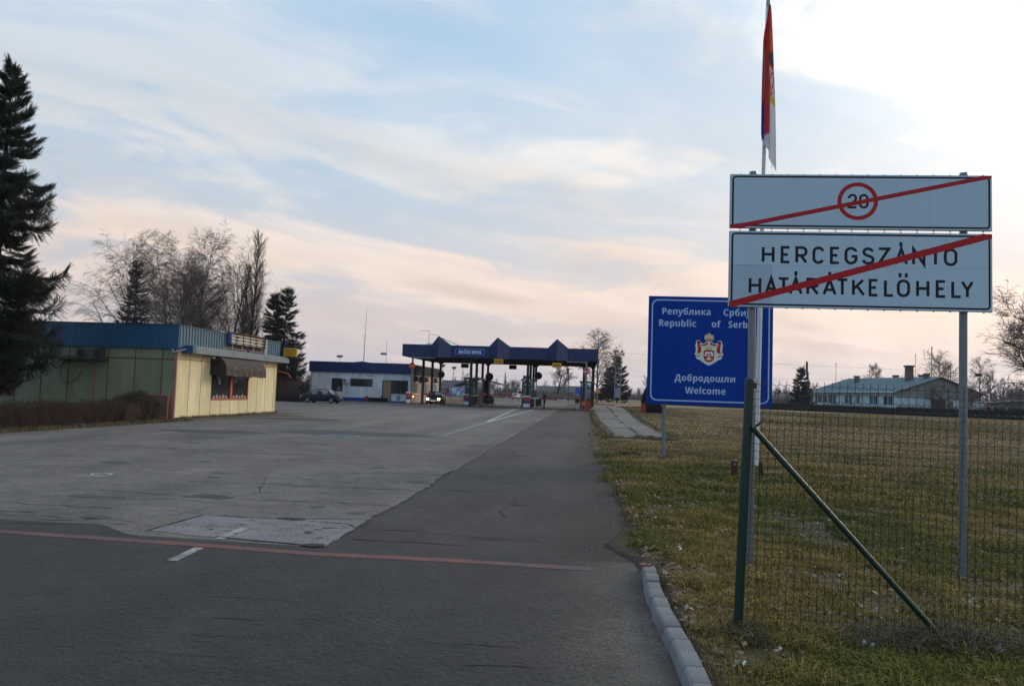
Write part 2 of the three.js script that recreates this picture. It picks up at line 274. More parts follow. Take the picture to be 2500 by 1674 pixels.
gridSheet('verge', fieldMat, steps(-58, -130, .8, 1.03), () => -90, z => (z > -88 ? -30.2 : -32.4) + (fbm(z * .6, 1, 3) - .5) * .8, even(40), () => .02, (x, z) => mixc([.07, .085, .025], [.12, .10, .05], sstep(.4, .6, fbm(x * .5, z * .5, 3))), { label: 'rough grass behind the kiosk' });
gridSheet('verge', fieldMat, steps(-98, -330, 2, 1.02), z => mix(-17, -17, 0) + (z + 130) * .03 + 3.5 * 0 - (z > -130 ? 6 : 6), z => -17 + (z + 130) * .03 + .2 * fbm(z, 2, 2), even(8), () => .012, (x, z) => mixc([.09, .10, .03], [.18, .13, .06], fbm(x * .4, z * .2, 3)), { label: 'grass strip by the far road' });

// cracks, repairs and painted marks on the road
function ribbon(pts, w, y, jitter = 0, wj = 0, sub = .06) {
  const P = []; for (let i = 0; i + 1 < pts.length; i++) { const a = pts[i], b = pts[i + 1], L = Math.hypot(b[0] - a[0], b[1] - a[1]), n = Math.max(1, Math.ceil(L / sub)); for (let k = 0; k < n; k++) P.push([mix(a[0], b[0], k / n), mix(a[1], b[1], k / n)]); } P.push(pts[pts.length - 1]);
  const pos = [], uv = []; let prev;
  const row = P.map((p, i) => { const a = P[Math.max(0, i - 1)], b = P[Math.min(P.length - 1, i + 1)], L = Math.hypot(b[0] - a[0], b[1] - a[1]) || 1, nx = -(b[1] - a[1]) / L, nz = (b[0] - a[0]) / L; const j = jitter * (fbm(p[0] * 3.1 + p[1] * 2.3, 4.4, 4) - .5) * 2, ww = Math.max(.002, w * .5 * (1 + wj * (fbm(p[0] * 5 + 7, p[1] * 5, 3) - .5) * 2)); return [[p[0] + nx * (j + ww), p[1] + nz * (j + ww)], [p[0] + nx * (j - ww), p[1] + nz * (j - ww)]]; });
  for (let i = 0; i + 1 < row.length; i++) { const [a, b] = row[i], [c, d] = row[i + 1]; pos.push(a[0], y, a[1], c[0], y, c[1], b[0], y, b[1], b[0], y, b[1], c[0], y, c[1], d[0], y, d[1]); }
  const g = new THREE.BufferGeometry(); g.setAttribute('position', new THREE.Float32BufferAttribute(pos, 3)); g.computeVertexNormals(); const nn = g.attributes.normal; for (let i = 0; i < nn.count; i++) nn.setXYZ(i, 0, 1, 0); return g;
}
const crackMat = M([.03, .028, .026], { roughness: 1 });
rnd = mulberry(77);
part(roadOld, 'crack', crackMat, ribbon(Array.from({ length: 160 }, (_, i) => { const z = -7.9 - Math.pow(i / 159, 1.6) * 70; return [jointX(z), z]; }), .034, .004, .03, 1.9, .05), { local: true });
for (const [x0, z0, len, w] of [[-2.66, -10.9, 2.1, .02], [-2.66, -12.6, 3.2, .022], [-2.7, -15.1, 1.4, .02], [-2.7, -16.6, 5.5, .022], [-2.66, -20.5, 2.5, .03], [-2.7, -23.6, 7, .03], [-2.7, -29, 4, .03], [-2.7, -35, 13, .05], [-6, -9.6, 1.8, .02], [-6.4, -18.2, 5, .03], [-13, -53, 9, .09], [-18.5, -50, 8, .10], [-17.5, -56, 10, .10], [-14, -60, 9, .10], [-16, -47, 3, .08], [-9, -27, 3, .03], [-10.5, -31, 5, .05], [-19, -46.5, 5, .07]]) {
  const pts = []; for (let k = 0; k <= 8; k++) pts.push([x0 - len * k / 8, z0 - (fbm(k * .6 + x0, z0, 3) - .5) * len * .12]);
  part(roadOld, 'crack', crackMat, ribbon(pts, w, .004, .02, 1.4, .08), { local: true });
}
for (const [x0, z0, len, w] of [[-2.5, -8.4, 1.3, .018], [-2.45, -9.05, 1.0, .016], [-1.2, -8.8, .8, .012], [-2.3, -12.9, .9, .03], [-1.1, -11.6, .3, .03], [-1.9, -8.9, 1.4, .012], [-2.2, -17, .8, .03], [-1.9, -20.4, 1.1, .04], [-1.7, -14.2, .5, .03]]) {
  const pts = []; for (let k = 0; k <= 6; k++) pts.push([x0 + len * k / 6, z0 + (fbm(k * .7 + x0 * 3, z0, 3) - .5) * .12]);
  part(shoulderRoad, 'crack', crackMat, ribbon(pts, w, .004, .02, 1.4, .06), { local: true });
}
part(shoulderRoad, 'crack', crackMat, ribbon([[-1.05, -12.3], [-.98, -11.5], [-1.1, -10.9], [-1.02, -10.4]], .025, .004, .05, 1.5, .05), { local: true });
rnd = mulberry(313);
for (let i = 0; i < 46; i++) { const z0 = -8.6 - Math.pow(rnd(), 1.5) * 34, x0 = rr(-3, -4 + z0 * .42), len = rr(.5, 2.6), a = rr(-.25, .25) + (rnd() < .15 ? 1.3 : 0), pts = []; for (let k = 0; k <= 6; k++) pts.push([x0 - Math.cos(a) * len * k / 6, z0 - Math.sin(a) * len * k / 6 - (fbm(k * .7 + x0, z0, 3) - .5) * len * .2]); part(roadOld, 'crack', crackMat, ribbon(pts, rr(.008, .018) * (1 - z0 * .02), .003, .02, 1.6, .07), { local: true }); }
for (let i = 0; i < 14; i++) { const z0 = rr(-7.3, -3.6), x0 = rr(-4.5, .2), len = rr(.2, .9), pts = []; for (let k = 0; k <= 5; k++) pts.push([x0 - len * k / 5, z0 + (fbm(k * .8 + x0 * 4, z0, 3) - .5) * .15]); part(roadNew, 'crack', M([.022, .021, .021], { roughness: 1 }), ribbon(pts, rr(.004, .008), .003, .012, 1.5, .04), { local: true }); }
for (let i = 0; i < 34; i++) { const z = -8.8 - Math.pow(rnd(), 1.3) * 30, x = rr(-2.9, -3.2 + z * .38), r = rr(.03, .13) * (1 - z * .03), pts = []; for (let k = 0; k < 14; k++) { const a = k / 14 * 2 * PI, q = r * (.5 + .9 * fbm(Math.cos(a) * 1.6 + x, Math.sin(a) * 1.6 + z, 3)); pts.push([x + Math.cos(a) * q * 1.3, z + Math.sin(a) * q]); } part(roadOld, 'oil_stain', M([.095, .092, .09], { map: T.aggr, roughness: .8 }), poly(pts, .0022), { local: true }); }
// the pale repair slab left of the shoulder, with its tar edges
{
  const pts = []; const P = [[-4.72, -8.30], [-4.66, -9.42], [-3.9, -9.36], [-3.2, -9.52], [-2.66, -9.62], [-2.63, -8.5], [-2.62, -7.98], [-3.3, -8.02], [-3.75, -8.12], [-4.2, -8.16]];
  for (let i = 0; i < P.length; i++) { const a = P[i], b = P[(i + 1) % P.length]; for (let k = 0; k < 8; k++) { const x = mix(a[0], b[0], k / 8), z = mix(a[1], b[1], k / 8); pts.push([x + (vn(x * 9, z * 9) - .5) * .05, z + (vn(x * 9 + 4, z * 9) - .5) * .05]); } }
  const p = part(scene, 'asphalt_patch', M([.30, .28, .285], { map: T.aggr, roughness: .8, bumpMap: T.aggrBump, bumpScale: .002 }), poly(pts, .003), { kind: 'structure', label: 'pale grey rectangular repair in the asphalt beyond the red line' });
  for (const q of [[[-4.75, -8.25], [-4.70, -9.45], [-4.0, -9.42]], [[-4.0, -9.40], [-3.2, -9.56], [-2.64, -9.66]], [[-2.62, -7.95], [-3.3, -8.03], [-3.9, -8.16]], [[-3.0, -8.95], [-2.66, -9.0]], [[-3.3, -9.35], [-2.8, -9.3], [-2.64, -9.1]]]) part(p, 'crack', crackMat, ribbon(q, .022, .006, .025, 1.6, .05));
  part(p, 'pothole', M([.02, .02, .02], { roughness: 1 }), [poly([[-3.72, -9.40], [-3.5, -9.36], [-3.36, -9.42], [-3.4, -9.50], [-3.6, -9.52], [-3.74, -9.48]], .009), poly([[-2.9, -7.93], [-2.72, -7.86], [-2.62, -7.92], [-2.66, -8.04], [-2.8, -8.03]], .010)]);
  for (let i = 0; i < 16; i++) { const x = rr(-4.4, -2.8), z = rr(-9.2, -8.3); part(p, 'pit', crackMat, ribbon([[x, z], [x + rr(.03, .12), z + rr(-.03, .03)]], rr(.012, .025), .009, .01, 1.5, .02)); }
}
for (const [x, z, r, l] of [[-5.4, -10.95, .30, 'tar spot'], [-9.2, -14.8, .22, ''], [-12.4, -25.4, 1.3, ''], [-8.2, -27.2, 2.2, ''], [-13.8, -37, 2.0, ''], [-16.2, -40, 1.6, ''], [-6.4, -13.2, .10, '']]) {
  const pts = []; for (let k = 0; k < 30; k++) { const a = k / 30 * 2 * PI, q = r * (.55 + .8 * fbm(Math.cos(a) * 1.6 + x, Math.sin(a) * 1.6 + z, 3)); pts.push([x + Math.cos(a) * q * 1.25, z + Math.sin(a) * q * .7]); }
  part(roadOld, 'tar_stain', M([.075, .074, .074], { map: T.aggr, roughness: .85 }), poly(pts, .003 + r * .0005), { local: true });
}
const paintMat = M([1, 1, 1], { vertexColors: true, roughness: .7, map: T.aggr });
function paint(name, label, pts, w, y, col, wear, under, o = {}) {
  const g = ribbon(pts, w, y, 0, .10, .04), p = g.attributes.position, c = new Float32Array(p.count * 3);
  for (let i = 0; i < p.count; i++) { const x = p.getX(i), z = p.getZ(i), t = clamp(wear(x, z) + (fbm(x * 6, z * 6, 4) - .5) * 1.1), q = mixc(col, under, t); c[3 * i] = q[0]; c[3 * i + 1] = q[1]; c[3 * i + 2] = q[2]; }
  g.setAttribute('color', new THREE.BufferAttribute(c, 3));
  return part(scene, name, paintMat, g, { color: true, kind: 'structure', label });
}
const AS = [.09, .088, .087];
paint('road_line', 'faded red line painted across the road', [[-30, -8.9], [-20, -8.45], [-10, -8.05], [-6.1, -7.84], [-3.78, -7.70], [-2.63, -7.58], [-1.26, -7.62], [-.06, -7.57], [.1, -7.57]], .16, .003, [.30, .06, .05], (x, z) => .36 + sstep(-1.2, .1, x) * .6 + .3 * Math.exp(-Math.pow((x + 5.2) / .5, 2)), AS);
paint('road_dash', 'short worn white dash crossing the red line', [[-3.745, -6.98], [-3.79, -7.58]], .10, .003, [.52, .52, .50], () => .28, AS);
paint('road_dash', 'worn white dash on the pale repair beyond the red line', [[-3.80, -8.02], [-3.83, -8.72]], .10, .006, [.54, .54, .52], () => .22, AS);
paint('road_line', 'white line that leads towards the middle booth island', [[-5.07, -28], [-5.19, -42]], .16, .006, [.42, .42, .41], (x, z) => .55 - .5 * sstep(-28, -37, z), [.15, .148, .145]);
paint('road_line', 'white fork line on the left of the middle booth island', [[-5.22, -42], [-6.85, -79]], .17, .010, [.72, .72, .70], () => .08, [.15, .148, .145]);
paint('road_line', 'white fork line on the right of the middle booth island', [[-5.16, -42], [-5.0, -79]], .17, .006, [.72, .72, .70], () => .08, [.15, .148, .145]);
paint('road_line', 'faint white line ahead of the left booth island', [[-10.6, -46], [-10.93, -56.5], [-12.9, -79]], .16, .006, [.36, .36, .36], () => .55, [.15, .148, .145]);
paint('road_line', 'faint white line right of the left booth island', [[-10.3, -52], [-11.4, -79]], .16, .006, [.36, .36, .36], () => .66, [.15, .148, .145]);
paint('road_line', 'faded pale mark on the paving near the shoulder', [[-3.84, -29.6], [-3.35, -32]], .16, .006, [.34, .34, .33], () => .55, [.15, .148, .145]);
{
  const p = paint('bay_number', 'small white number ten painted on the forecourt', [[-8.51, -12.60], [-8.07, -12.585]], .035, .006, [.95, .95, .92], () => -.2, AS);
  const e = []; for (let k = 0; k <= 24; k++) { const a = k / 24 * 2 * PI; e.push([-8.275 + .155 * Math.cos(a), -12.89 - .14 * Math.sin(a)]); }
  const g = ribbon(e, .045, .006, 0, 0, .02); const c = new Float32Array(g.attributes.position.count * 3).fill(.9); g.setAttribute('color', new THREE.BufferAttribute(c, 3));
  part(p, 'digit', paintMat, g, { color: true });
  const t = paint('parking_mark', 'faded blue painted disc with pale rim on the forecourt', [[-8.7, -25.1], [-8.62, -25.2]], .1, .006, [.3, .32, .34], () => .4, AS);
  const ring = (r0, r1, y) => new THREE.RingGeometry(r0, r1, 40).rotateX(-PI / 2).translate(-8.07, y, -25.55);
  part(t, 'blue_disc', M([.11, .19, .30], { map: T.aggr }), ring(0, .56, .007)); part(t, 'pale_rim', M([.34, .36, .38], { map: T.aggr }), ring(.56, .66, .008));
  part(t, 'dark_stroke', M([.03, .06, .10]), [ribbon([[-8.05, -25.15], [-8.12, -25.75]], .07, .010), ribbon([[-8.35, -25.85], [-7.8, -25.85]], .07, .010)]);
}
// kerb: single stones on the right of the dark paving, turning out towards the camera
{
  rnd = mulberry(5);
  const kerb = new THREE.Group(); kerb.name = 'kerb'; kerb.userData = { kind: 'structure', label: 'row of grey concrete kerb stones beside the grass' }; scene.add(kerb); org.set(kerb, null);
  const kx = z => .555 + .11 * sstep(-6.2, -2.2, z) * 1 + .25 * sstep(-3.2, 2, z) + .012 * Math.sin(z * 2.2);
  const km = [M([.225, .23, .235], { map: T.conc, roughness: .9, bumpMap: T.conc, bumpScale: .012 }), M([.18, .185, .19], { map: T.conc, roughness: .9, bumpMap: T.conc, bumpScale: .012 }), M([.215, .22, .225], { map: T.conc, roughness: .9, bumpMap: T.conc, bumpScale: .012 })];
  for (let z = -7.85, i = 0; z < 2.5; z += .262, i++) {
    const x = kx(z + .125) + rr(-.004, .004), ang = Math.atan2(kx(z + .25) - kx(z), .25), h = .10 + rr(-.010, .008) - .075 * sstep(-7.2, -7.9, z);
    const g = extrude([[0, -.06], [.125, -.06], [.125, h], [.028, h], [.012, h - .012], [0, h - .05]], .246, .004).translate(0, 0, -.123).rotateY(ang + rr(-.03, .03)).translate(x + rr(-.003, .003), 0, z + .125);
    part(kerb, 'kerb_stone', km[Math.floor(rnd() * 3)], toCreasedNormals(g, .5), { local: true });
  }
  part(kerb, 'red_paint', M([.36, .12, .12], { map: T.aggr }), rbox(.5535, .665, .02, .076, -7.60, -7.54, .002), { local: true, label: 'faded red paint on the end kerb stone' });
}
// old concrete path on the right: slabs with weedy joints
{
  rnd = mulberry(21);
  const path = new THREE.Group(); path.name = 'pavement'; path.userData = { kind: 'structure', label: 'pale cracked concrete path right of the canopy' }; scene.add(path); org.set(path, null);
  const pm = [[.155, .148, .132], [.168, .16, .145], [.143, .136, .123]].map(c => M(c, { map: T.conc, roughness: .9, bumpMap: T.conc, bumpScale: .006 }));
  let z = -30.5; while (z > -128) {
    const len = rr(3.6, 5.2), z1 = z - len + .06; const [a0, b0] = PATHX(z), [a1, b1] = PATHX(z1);
    const mid0 = mix(a0, b0, .52), mid1 = mix(a1, b1, .52);
    for (const [p0, q0, p1, q1] of [[a0, mid0 - .012, a1, mid1 - .012], [mid0 + .012, b0, mid1 + .012, b1]]) {
      const j = () => rr(-.12, .12), y = .05 + rr(0, .02);
      const outer = p0 === a0; const pts = [[p0 + (outer ? j() : 0), z], [q0 + (outer ? 0 : j()), z + rr(-.05, .05)], [mix(q0, q1, .5) + (outer ? 0 : j() * 1.6), (z + z1) / 2], [q1 + (outer ? 0 : j()), z1], [p1 + (outer ? j() : 0), z1], [mix(p0, p1, .5) + (outer ? j() : 0), (z + z1) / 2]];
      const g = extrude(pts.map(p => [p[0], -p[1]]), .09, .012).rotateX(-PI / 2).translate(0, y - .09, 0);
      part(path, 'slab', pm[Math.floor(rnd() * 3)], g, { local: true });
    }
    z = z1 - .06;
  }
}

// ------------------------------------------------------------------ grass, dead leaves, stones
const rndG = mulberry(303);
function tuftGeo(n, h, spread, w, seed, lean = .6) {
  const r = mulberry(seed), pos = [];
  for (let i = 0; i < n; i++) {
    const a = r() * 6.283, d = spread * Math.sqrt(r()), x = Math.cos(a) * d, z = Math.sin(a) * d, hh = h * (.45 + .75 * r()), dir = r() * 6.283, ln = hh * lean * (.3 + r()), ww = w * (.7 + .6 * r()), px = Math.cos(dir + 1.57) * ww * .5, pz = Math.sin(dir + 1.57) * ww * .5;
    const mx = x + Math.cos(dir) * ln * .35, mz = z + Math.sin(dir) * ln * .35, my = hh * .6, tx = x + Math.cos(dir) * ln, tz = z + Math.sin(dir) * ln, ty = hh * (1 - .25 * lean);
    pos.push(x - px, -.02, z - pz, x + px, -.02, z + pz, mx + px * .8, my, mz + pz * .8, x - px, -.02, z - pz, mx + px * .8, my, mz + pz * .8, mx - px * .8, my, mz - pz * .8, mx - px * .8, my, mz - pz * .8, mx + px * .8, my, mz + pz * .8, tx, ty, tz);
  }
  const g = new THREE.BufferGeometry(); g.setAttribute('position', new THREE.Float32BufferAttribute(pos, 3)); g.computeVertexNormals(); return g;
}
const bladeMat = M([1, 1, 1], { roughness: .9 });
function scatter(name, geo, mat, list, label, parent = scene, kind = 'stuff') {
  const im = new THREE.InstancedMesh(geo, mat, list.length), q = new THREE.Quaternion(), e = new THREE.Euler(), c = new THREE.Color();
  list.forEach((t, i) => { e.set(t.rx ?? 0, t.ry ?? 0, t.rz ?? 0); q.setFromEuler(e); im.setMatrixAt(i, _m.compose(_a.set(t.x, t.y, t.z), q, _b.set(t.s, t.sy ?? t.s, t.s))); im.setColorAt(i, c.setRGB(...t.c)); });
  im.name = parent === scene ? numbered(name) : name; im.userData.kind = kind; if (label) im.userData.label = label; shade(im); parent.add(im); return im;
}
const inView = (x, z, m) => { const az = Math.atan2(x, -z) / D2R; return az < 33 + m && az > -45 - m; };
{
  const kinds = [[], [], [], []];
  const put = (x, z, sMin, sMax, k, dryBias) => {
    const e = x - edgeX(z); if (e < 0) return; if (z > -8 && x < .7 + .25 * sstep(-3.2, 2, z) + .02) return;
    if (z < -29) { const [a, b] = PATHX(z); if (x > a - .15 && x < b + .1) return; }
    const n = fbm(x * .55 + 4, z * .55 + 2, 4), m = fbm(x * 1.7 + 44, z * 1.7, 4), cl = fbm(x * 3.3 + 7, z * 3.3, 3);
    const bare = sstep(.53, .66, m) * .9 + sstep(.5, 0, e + (cl - .5) * .5) * .8; if (rndG() < bare) return;
    const gr = sstep(.40, .60, n + (rndG() - .5) * .25) * (1 - dryBias);
    const br = Math.pow(rndG(), 1.6); let c = mixc([.175 + br * .32, .122 + br * .22, .022 + br * .06], [.090 + br * .12, .095 + br * .11, .007 + br * .010], gr);
    c = muls(c, .82); if (z < -16) c = mixc(c, muls(fieldCol(x, z), 1.1), .7 * sstep(-12, -26, z));
    const s = mix(sMin, sMax, rndG()) * (cl > .56 ? 1.35 : 1) * mix(1.1, .85, bare);
    kinds[k].push({ x, y: fieldH(x, z), z, ry: rndG() * 6.28, s, sy: s * (.7 + .5 * rndG()), c });
  };
  for (let i = 0; i < 60000; i++) { const z = -2.6 - Math.pow(rndG(), .85) * 12, w = Math.min(14, 1.5 - z * .95), x = .6 + rndG() * w; if (inView(x, z, 8)) put(x, z, .55, 1.15, i & 1, 0); }
  for (let i = 0; i < 42000; i++) { const z = 2.5 - rndG() * 16, x = .75 + rndG() * 15; if (!inView(x, z, 8) || z > -2.6) put(x, z, .6, 1.2, i & 1, 0); }
  for (let i = 0; i < 42000; i++) { const z = -13 - Math.pow(rndG(), .9) * 22, x = .2 + rndG() * (2 - z * .8); if (inView(x, z, 5)) put(x, z, .8, 1.3, 2, .25 * sstep(-14, -26, z)); }
  for (let i = 0; i < 46000; i++) { const z = -32 - Math.pow(rndG(), 1.1) * 90, x = .4 + rndG() * (2 - z * .72); if (inView(x, z, 3)) put(x, z, .5, 1.0, 3, .6); }
  scatter('grass', tuftGeo(10, .062, .085, .0055, 1, .9), bladeMat, kinds[0], 'short green and straw coloured grass by the kerb');
  scatter('grass', tuftGeo(7, .088, .07, .005, 2, 1.1), bladeMat, kinds[1], 'longer grass blades among the short turf');
  scatter('grass', tuftGeo(10, .07, .18, .010, 3, 1.0), bladeMat, kinds[2], 'dry grass in the middle of the field');
  scatter('grass', tuftGeo(8, .11, .40, .03, 4, 1.2), bladeMat, kinds[3], 'straw coloured grass far out in the field');
  // rank dark grass along the foot of the fence and the brace
  const rank = []; for (let i = 0; i < 1500; i++) { const x = 1.0 + rndG() * 4.2, z = -5.72 + (rndG() - .5) * .42 + (rndG() - .5) * .2, b = Math.exp(-Math.pow((x - 2.5) / .28, 2)); if (fbm(x * 2.1, 3, 3) < .40 && b < .3) continue; const d = rndG(); rank.push({ x, z, y: fieldH(x, z), ry: rndG() * 6.28, s: rr(.45, .95) * (1 + b * .4), c: mixc([.035, .038, .016], [.11, .085, .045], d * d) }); }
  scatter('grass', tuftGeo(8, .13, .06, .005, 6, 1.3), bladeMat, rank, 'dark rank grass along the foot of the wire fence');
  // dead leaves, pebbles and scraps on the bare soil
  const leaf = new THREE.BufferGeometry(); leaf.setAttribute('position', new THREE.Float32BufferAttribute([-.03, 0, 0, 0, .004, .018, .03, .010, 0, -.03, 0, 0, .03, .010, 0, 0, .006, -.018], 3)); leaf.computeVertexNormals();
  const leaves = []; for (let i = 0; i < 5200; i++) { const z = -3 - rndG() * 13, x = .62 + Math.pow(rndG(), 1.9) * 4.5, m = fbm(x * 1.7 + 44, z * 1.7, 4); if (m < .50 && rndG() < .82) continue; if (x < edgeX(z) + .02 || (z > -8 && x < .72)) continue; const k = rndG(); leaves.push({ x, z, y: fieldH(x, z) + .012 + rndG() * .02, rx: (rndG() - .5) * 1.2, ry: rndG() * 6.28, rz: (rndG() - .5) * 1.2, s: .5 + rndG() * .8, c: k < .10 ? [.36, .33, .28] : k < .6 ? [.24, .17, .11] : [.13, .08, .05] }); }
  scatter('leaf_litter', leaf, M([1, 1, 1], { roughness: .9 }), leaves, 'pale and brown dead leaves on the bare soil');
  const peb = new THREE.IcosahedronGeometry(.0055, 0), pebs = []; for (let i = 0; i < 1700; i++) { const z = -3 - rndG() * 16, x = edgeX(z) - .25 + Math.pow(rndG(), 1.6) * 2.4; if (z > -8 && x < .72) continue; if (fbm(x * 2.5, z * 1.3, 3) < .48) continue; const k = .10 + rndG() * rndG() * .22; pebs.push({ x, z, y: Math.max(0, fieldH(x, z)) + .004, rx: rndG() * 3, ry: rndG() * 3, s: .5 + rndG() * 1.6, c: [k, k * .95, k * .88] }); }
  scatter('gravel', peb, M([1, 1, 1], { roughness: .95 }), pebs, 'small stones along the edge of the grass');
  // loose grit on the old paving near the camera
  const grit = []; for (let i = 0; i < 2200; i++) { const z = -8.4 - rndG() * 7, x = -2.7 - Math.pow(rndG(), .8) * 11; const k = .16 + rndG() * .22; grit.push({ x, z, y: .004, rx: rndG() * 3, ry: rndG() * 3, s: .25 + rndG() * .55, c: [k, k, k * .98] }); }
  scatter('grit', peb, M([1, 1, 1], { roughness: .95 }), grit, 'loose chippings on the worn forecourt');
  // weeds at the foot of the kiosk and along the path
  const weeds = []; const wd = (x, z, n, s, c) => { for (let i = 0; i < n; i++) weeds.push({ x: x + (rndG() - .5) * s, z: z + (rndG() - .5) * s, y: fieldH(x, z) * (x > .3 ? 1 : 0), ry: rndG() * 6.28, s: rr(.8, 1.6), c: muls(c, .7 + rndG() * .6) }); };
  for (let z = -33; z > -44; z -= .16) wd(-17.72, z, 2, .18, [.15, .11, .06]); wd(-17.6, -34.2, 8, .25, [.20, .14, .07]);
  wd(1.25, -21.5, 40, .5, [.05, .07, .03]); wd(2.06, -20.5, 12, .3, [.10, .10, .04]); for (let z = -30; z > -110; z -= .35) { const [a, b] = PATHX(z); if (fbm(z * .3, 7, 2) > .5) wd(mix(a, b, .52), z, 1, .12, [.13, .10, .05]); wd(a, z, 5, .5, [.17, .12, .06]); if (z > -33) wd(a + (b - a) * rndG(), -30.2 - rndG() * .9, 26, .8, [.14, .12, .045]); wd(b, z, 4, .5, [.13, .12, .05]); }
  for (let z = -20; z > -32; z -= .12) wd(-16.75 + .2 * fbm(z, 3, 2), z, 3, .3, rndG() < .3 ? [.05, .08, .02] : [.18, .12, .06]);
  scatter('weeds', tuftGeo(9, .16, .08, .009, 8, .8), bladeMat, weeds, 'weeds in the joints and at the wall foot');
}
// a few countable bits of litter and stones near the fence
{
  rnd = mulberry(9);
  const scrap = (x, z, s, seed, lab) => { const t = thing('paper_scrap', lab, 'litter', [x, fieldH(x, z) + .03, z]); const r = mulberry(seed), g = new THREE.PlaneGeometry(s, s * .7, 4, 3), p = g.attributes.position; for (let i = 0; i < p.count; i++) p.setXYZ(i, p.getX(i) + (r() - .5) * s * .3, p.getY(i) + (r() - .5) * s * .3, (r() - .5) * s * .55); g.rotateX(-.9 + r()).rotateY(r() * 6); g.computeVertexNormals(); part(t, 'sheet', M([.62, .63, .66], { roughness: .7 }), g, { local: true }); };
  scrap(1.93, -5.55, .075, 3, 'crumpled white scrap in the grass in front of the brace foot');
  scrap(2.78, -5.60, .09, 5, 'crumpled pale plastic scrap right of the brace foot');
  scrap(2.62, -4.95, .055, 8, 'small white scrap in the grass at the lower right');
  scrap(.98, -5.0, .09, 12, 'torn white scrap between the kerb and the fence post');
  scrap(1.05, -8.6, .06, 15, 'tiny white scrap on the soil beyond the kerb end');
  scrap(1.32, -6.6, .08, 19, 'white scrap behind the fence post');
  for (const [x, z, s, l] of [[3.02, -5.45, .06, 'pale brown stone, left of two by the fence foot at the right edge'], [3.14, -5.42, .05, 'pale brown stone, right of two by the fence foot at the right edge'], [1.02, -5.82, .035, 'small pinkish stone beside the green fence post']]) {
    const g = new THREE.IcosahedronGeometry(s, 2), p = g.attributes.position; for (let i = 0; i < p.count; i++) { const k = .8 + .4 * fbm(p.getX(i) * 30 + x * 9, p.getY(i) * 30 + p.getZ(i) * 17, 3); p.setXYZ(i, p.getX(i) * k * 1.3, p.getY(i) * k * .7, p.getZ(i) * k); } g.computeVertexNormals();
    const t = thing('stone', l, 'stone', [x, fieldH(x, z) + s * .25, z]); part(t, 'rock', M([.34, .25, .19], { map: T.conc }), g, { local: true });
  }
}

// ------------------------------------------------------------------ trees, hedges, bushes
class Wood {                                                          // collects tapered branch tubes
  constructor() { this.pos = []; this.nor = []; this.uv = []; }
  limb(pts, r0, r1, seg) {
    const n = pts.length; let prev = null, len = 0;
    for (let i = 0; i < n; i++) {
      const a = pts[Math.max(0, i - 1)], b = pts[Math.min(n - 1, i + 1)]; let dx = b[0] - a[0], dy = b[1] - a[1], dz = b[2] - a[2]; const L = Math.hypot(dx, dy, dz) || 1; dx /= L; dy /= L; dz /= L;
      let ux = Math.abs(dy) > .9 ? 1 : 0, uy = Math.abs(dy) > .9 ? 0 : 1; let ax = uy * dz, ay = -ux * dz, az = ux * dy - uy * dx; const al = Math.hypot(ax, ay, az) || 1; ax /= al; ay /= al; az /= al;
      const bx = dy * az - dz * ay, by = dz * ax - dx * az, bz = dx * ay - dy * ax, r = mix(r0, r1, i / (n - 1)); if (i) len += Math.hypot(pts[i][0] - pts[i - 1][0], pts[i][1] - pts[i - 1][1], pts[i][2] - pts[i - 1][2]);
      const ring = []; for (let k = 0; k <= seg; k++) { const t = k / seg * 2 * PI, c = Math.cos(t), s = Math.sin(t), nx = ax * c + bx * s, ny = ay * c + by * s, nz = az * c + bz * s; ring.push([pts[i][0] + nx * r, pts[i][1] + ny * r, pts[i][2] + nz * r, nx, ny, nz, k / seg, len]); }
      if (prev) for (let k = 0; k < seg; k++) for (const q of [prev[k], prev[k + 1], ring[k], prev[k + 1], ring[k + 1], ring[k]]) { this.pos.push(q[0], q[1], q[2]); this.nor.push(q[3], q[4], q[5]); this.uv.push(q[6], q[7]); }
      prev = ring;
    }
  }
  geo() { const g = new THREE.BufferGeometry(); g.setAttribute('position', new THREE.Float32BufferAttribute(this.pos, 3)); g.setAttribute('normal', new THREE.Float32BufferAttribute(this.nor, 3)); g.setAttribute('uv', new THREE.Float32BufferAttribute(this.uv, 2)); return g; }
}
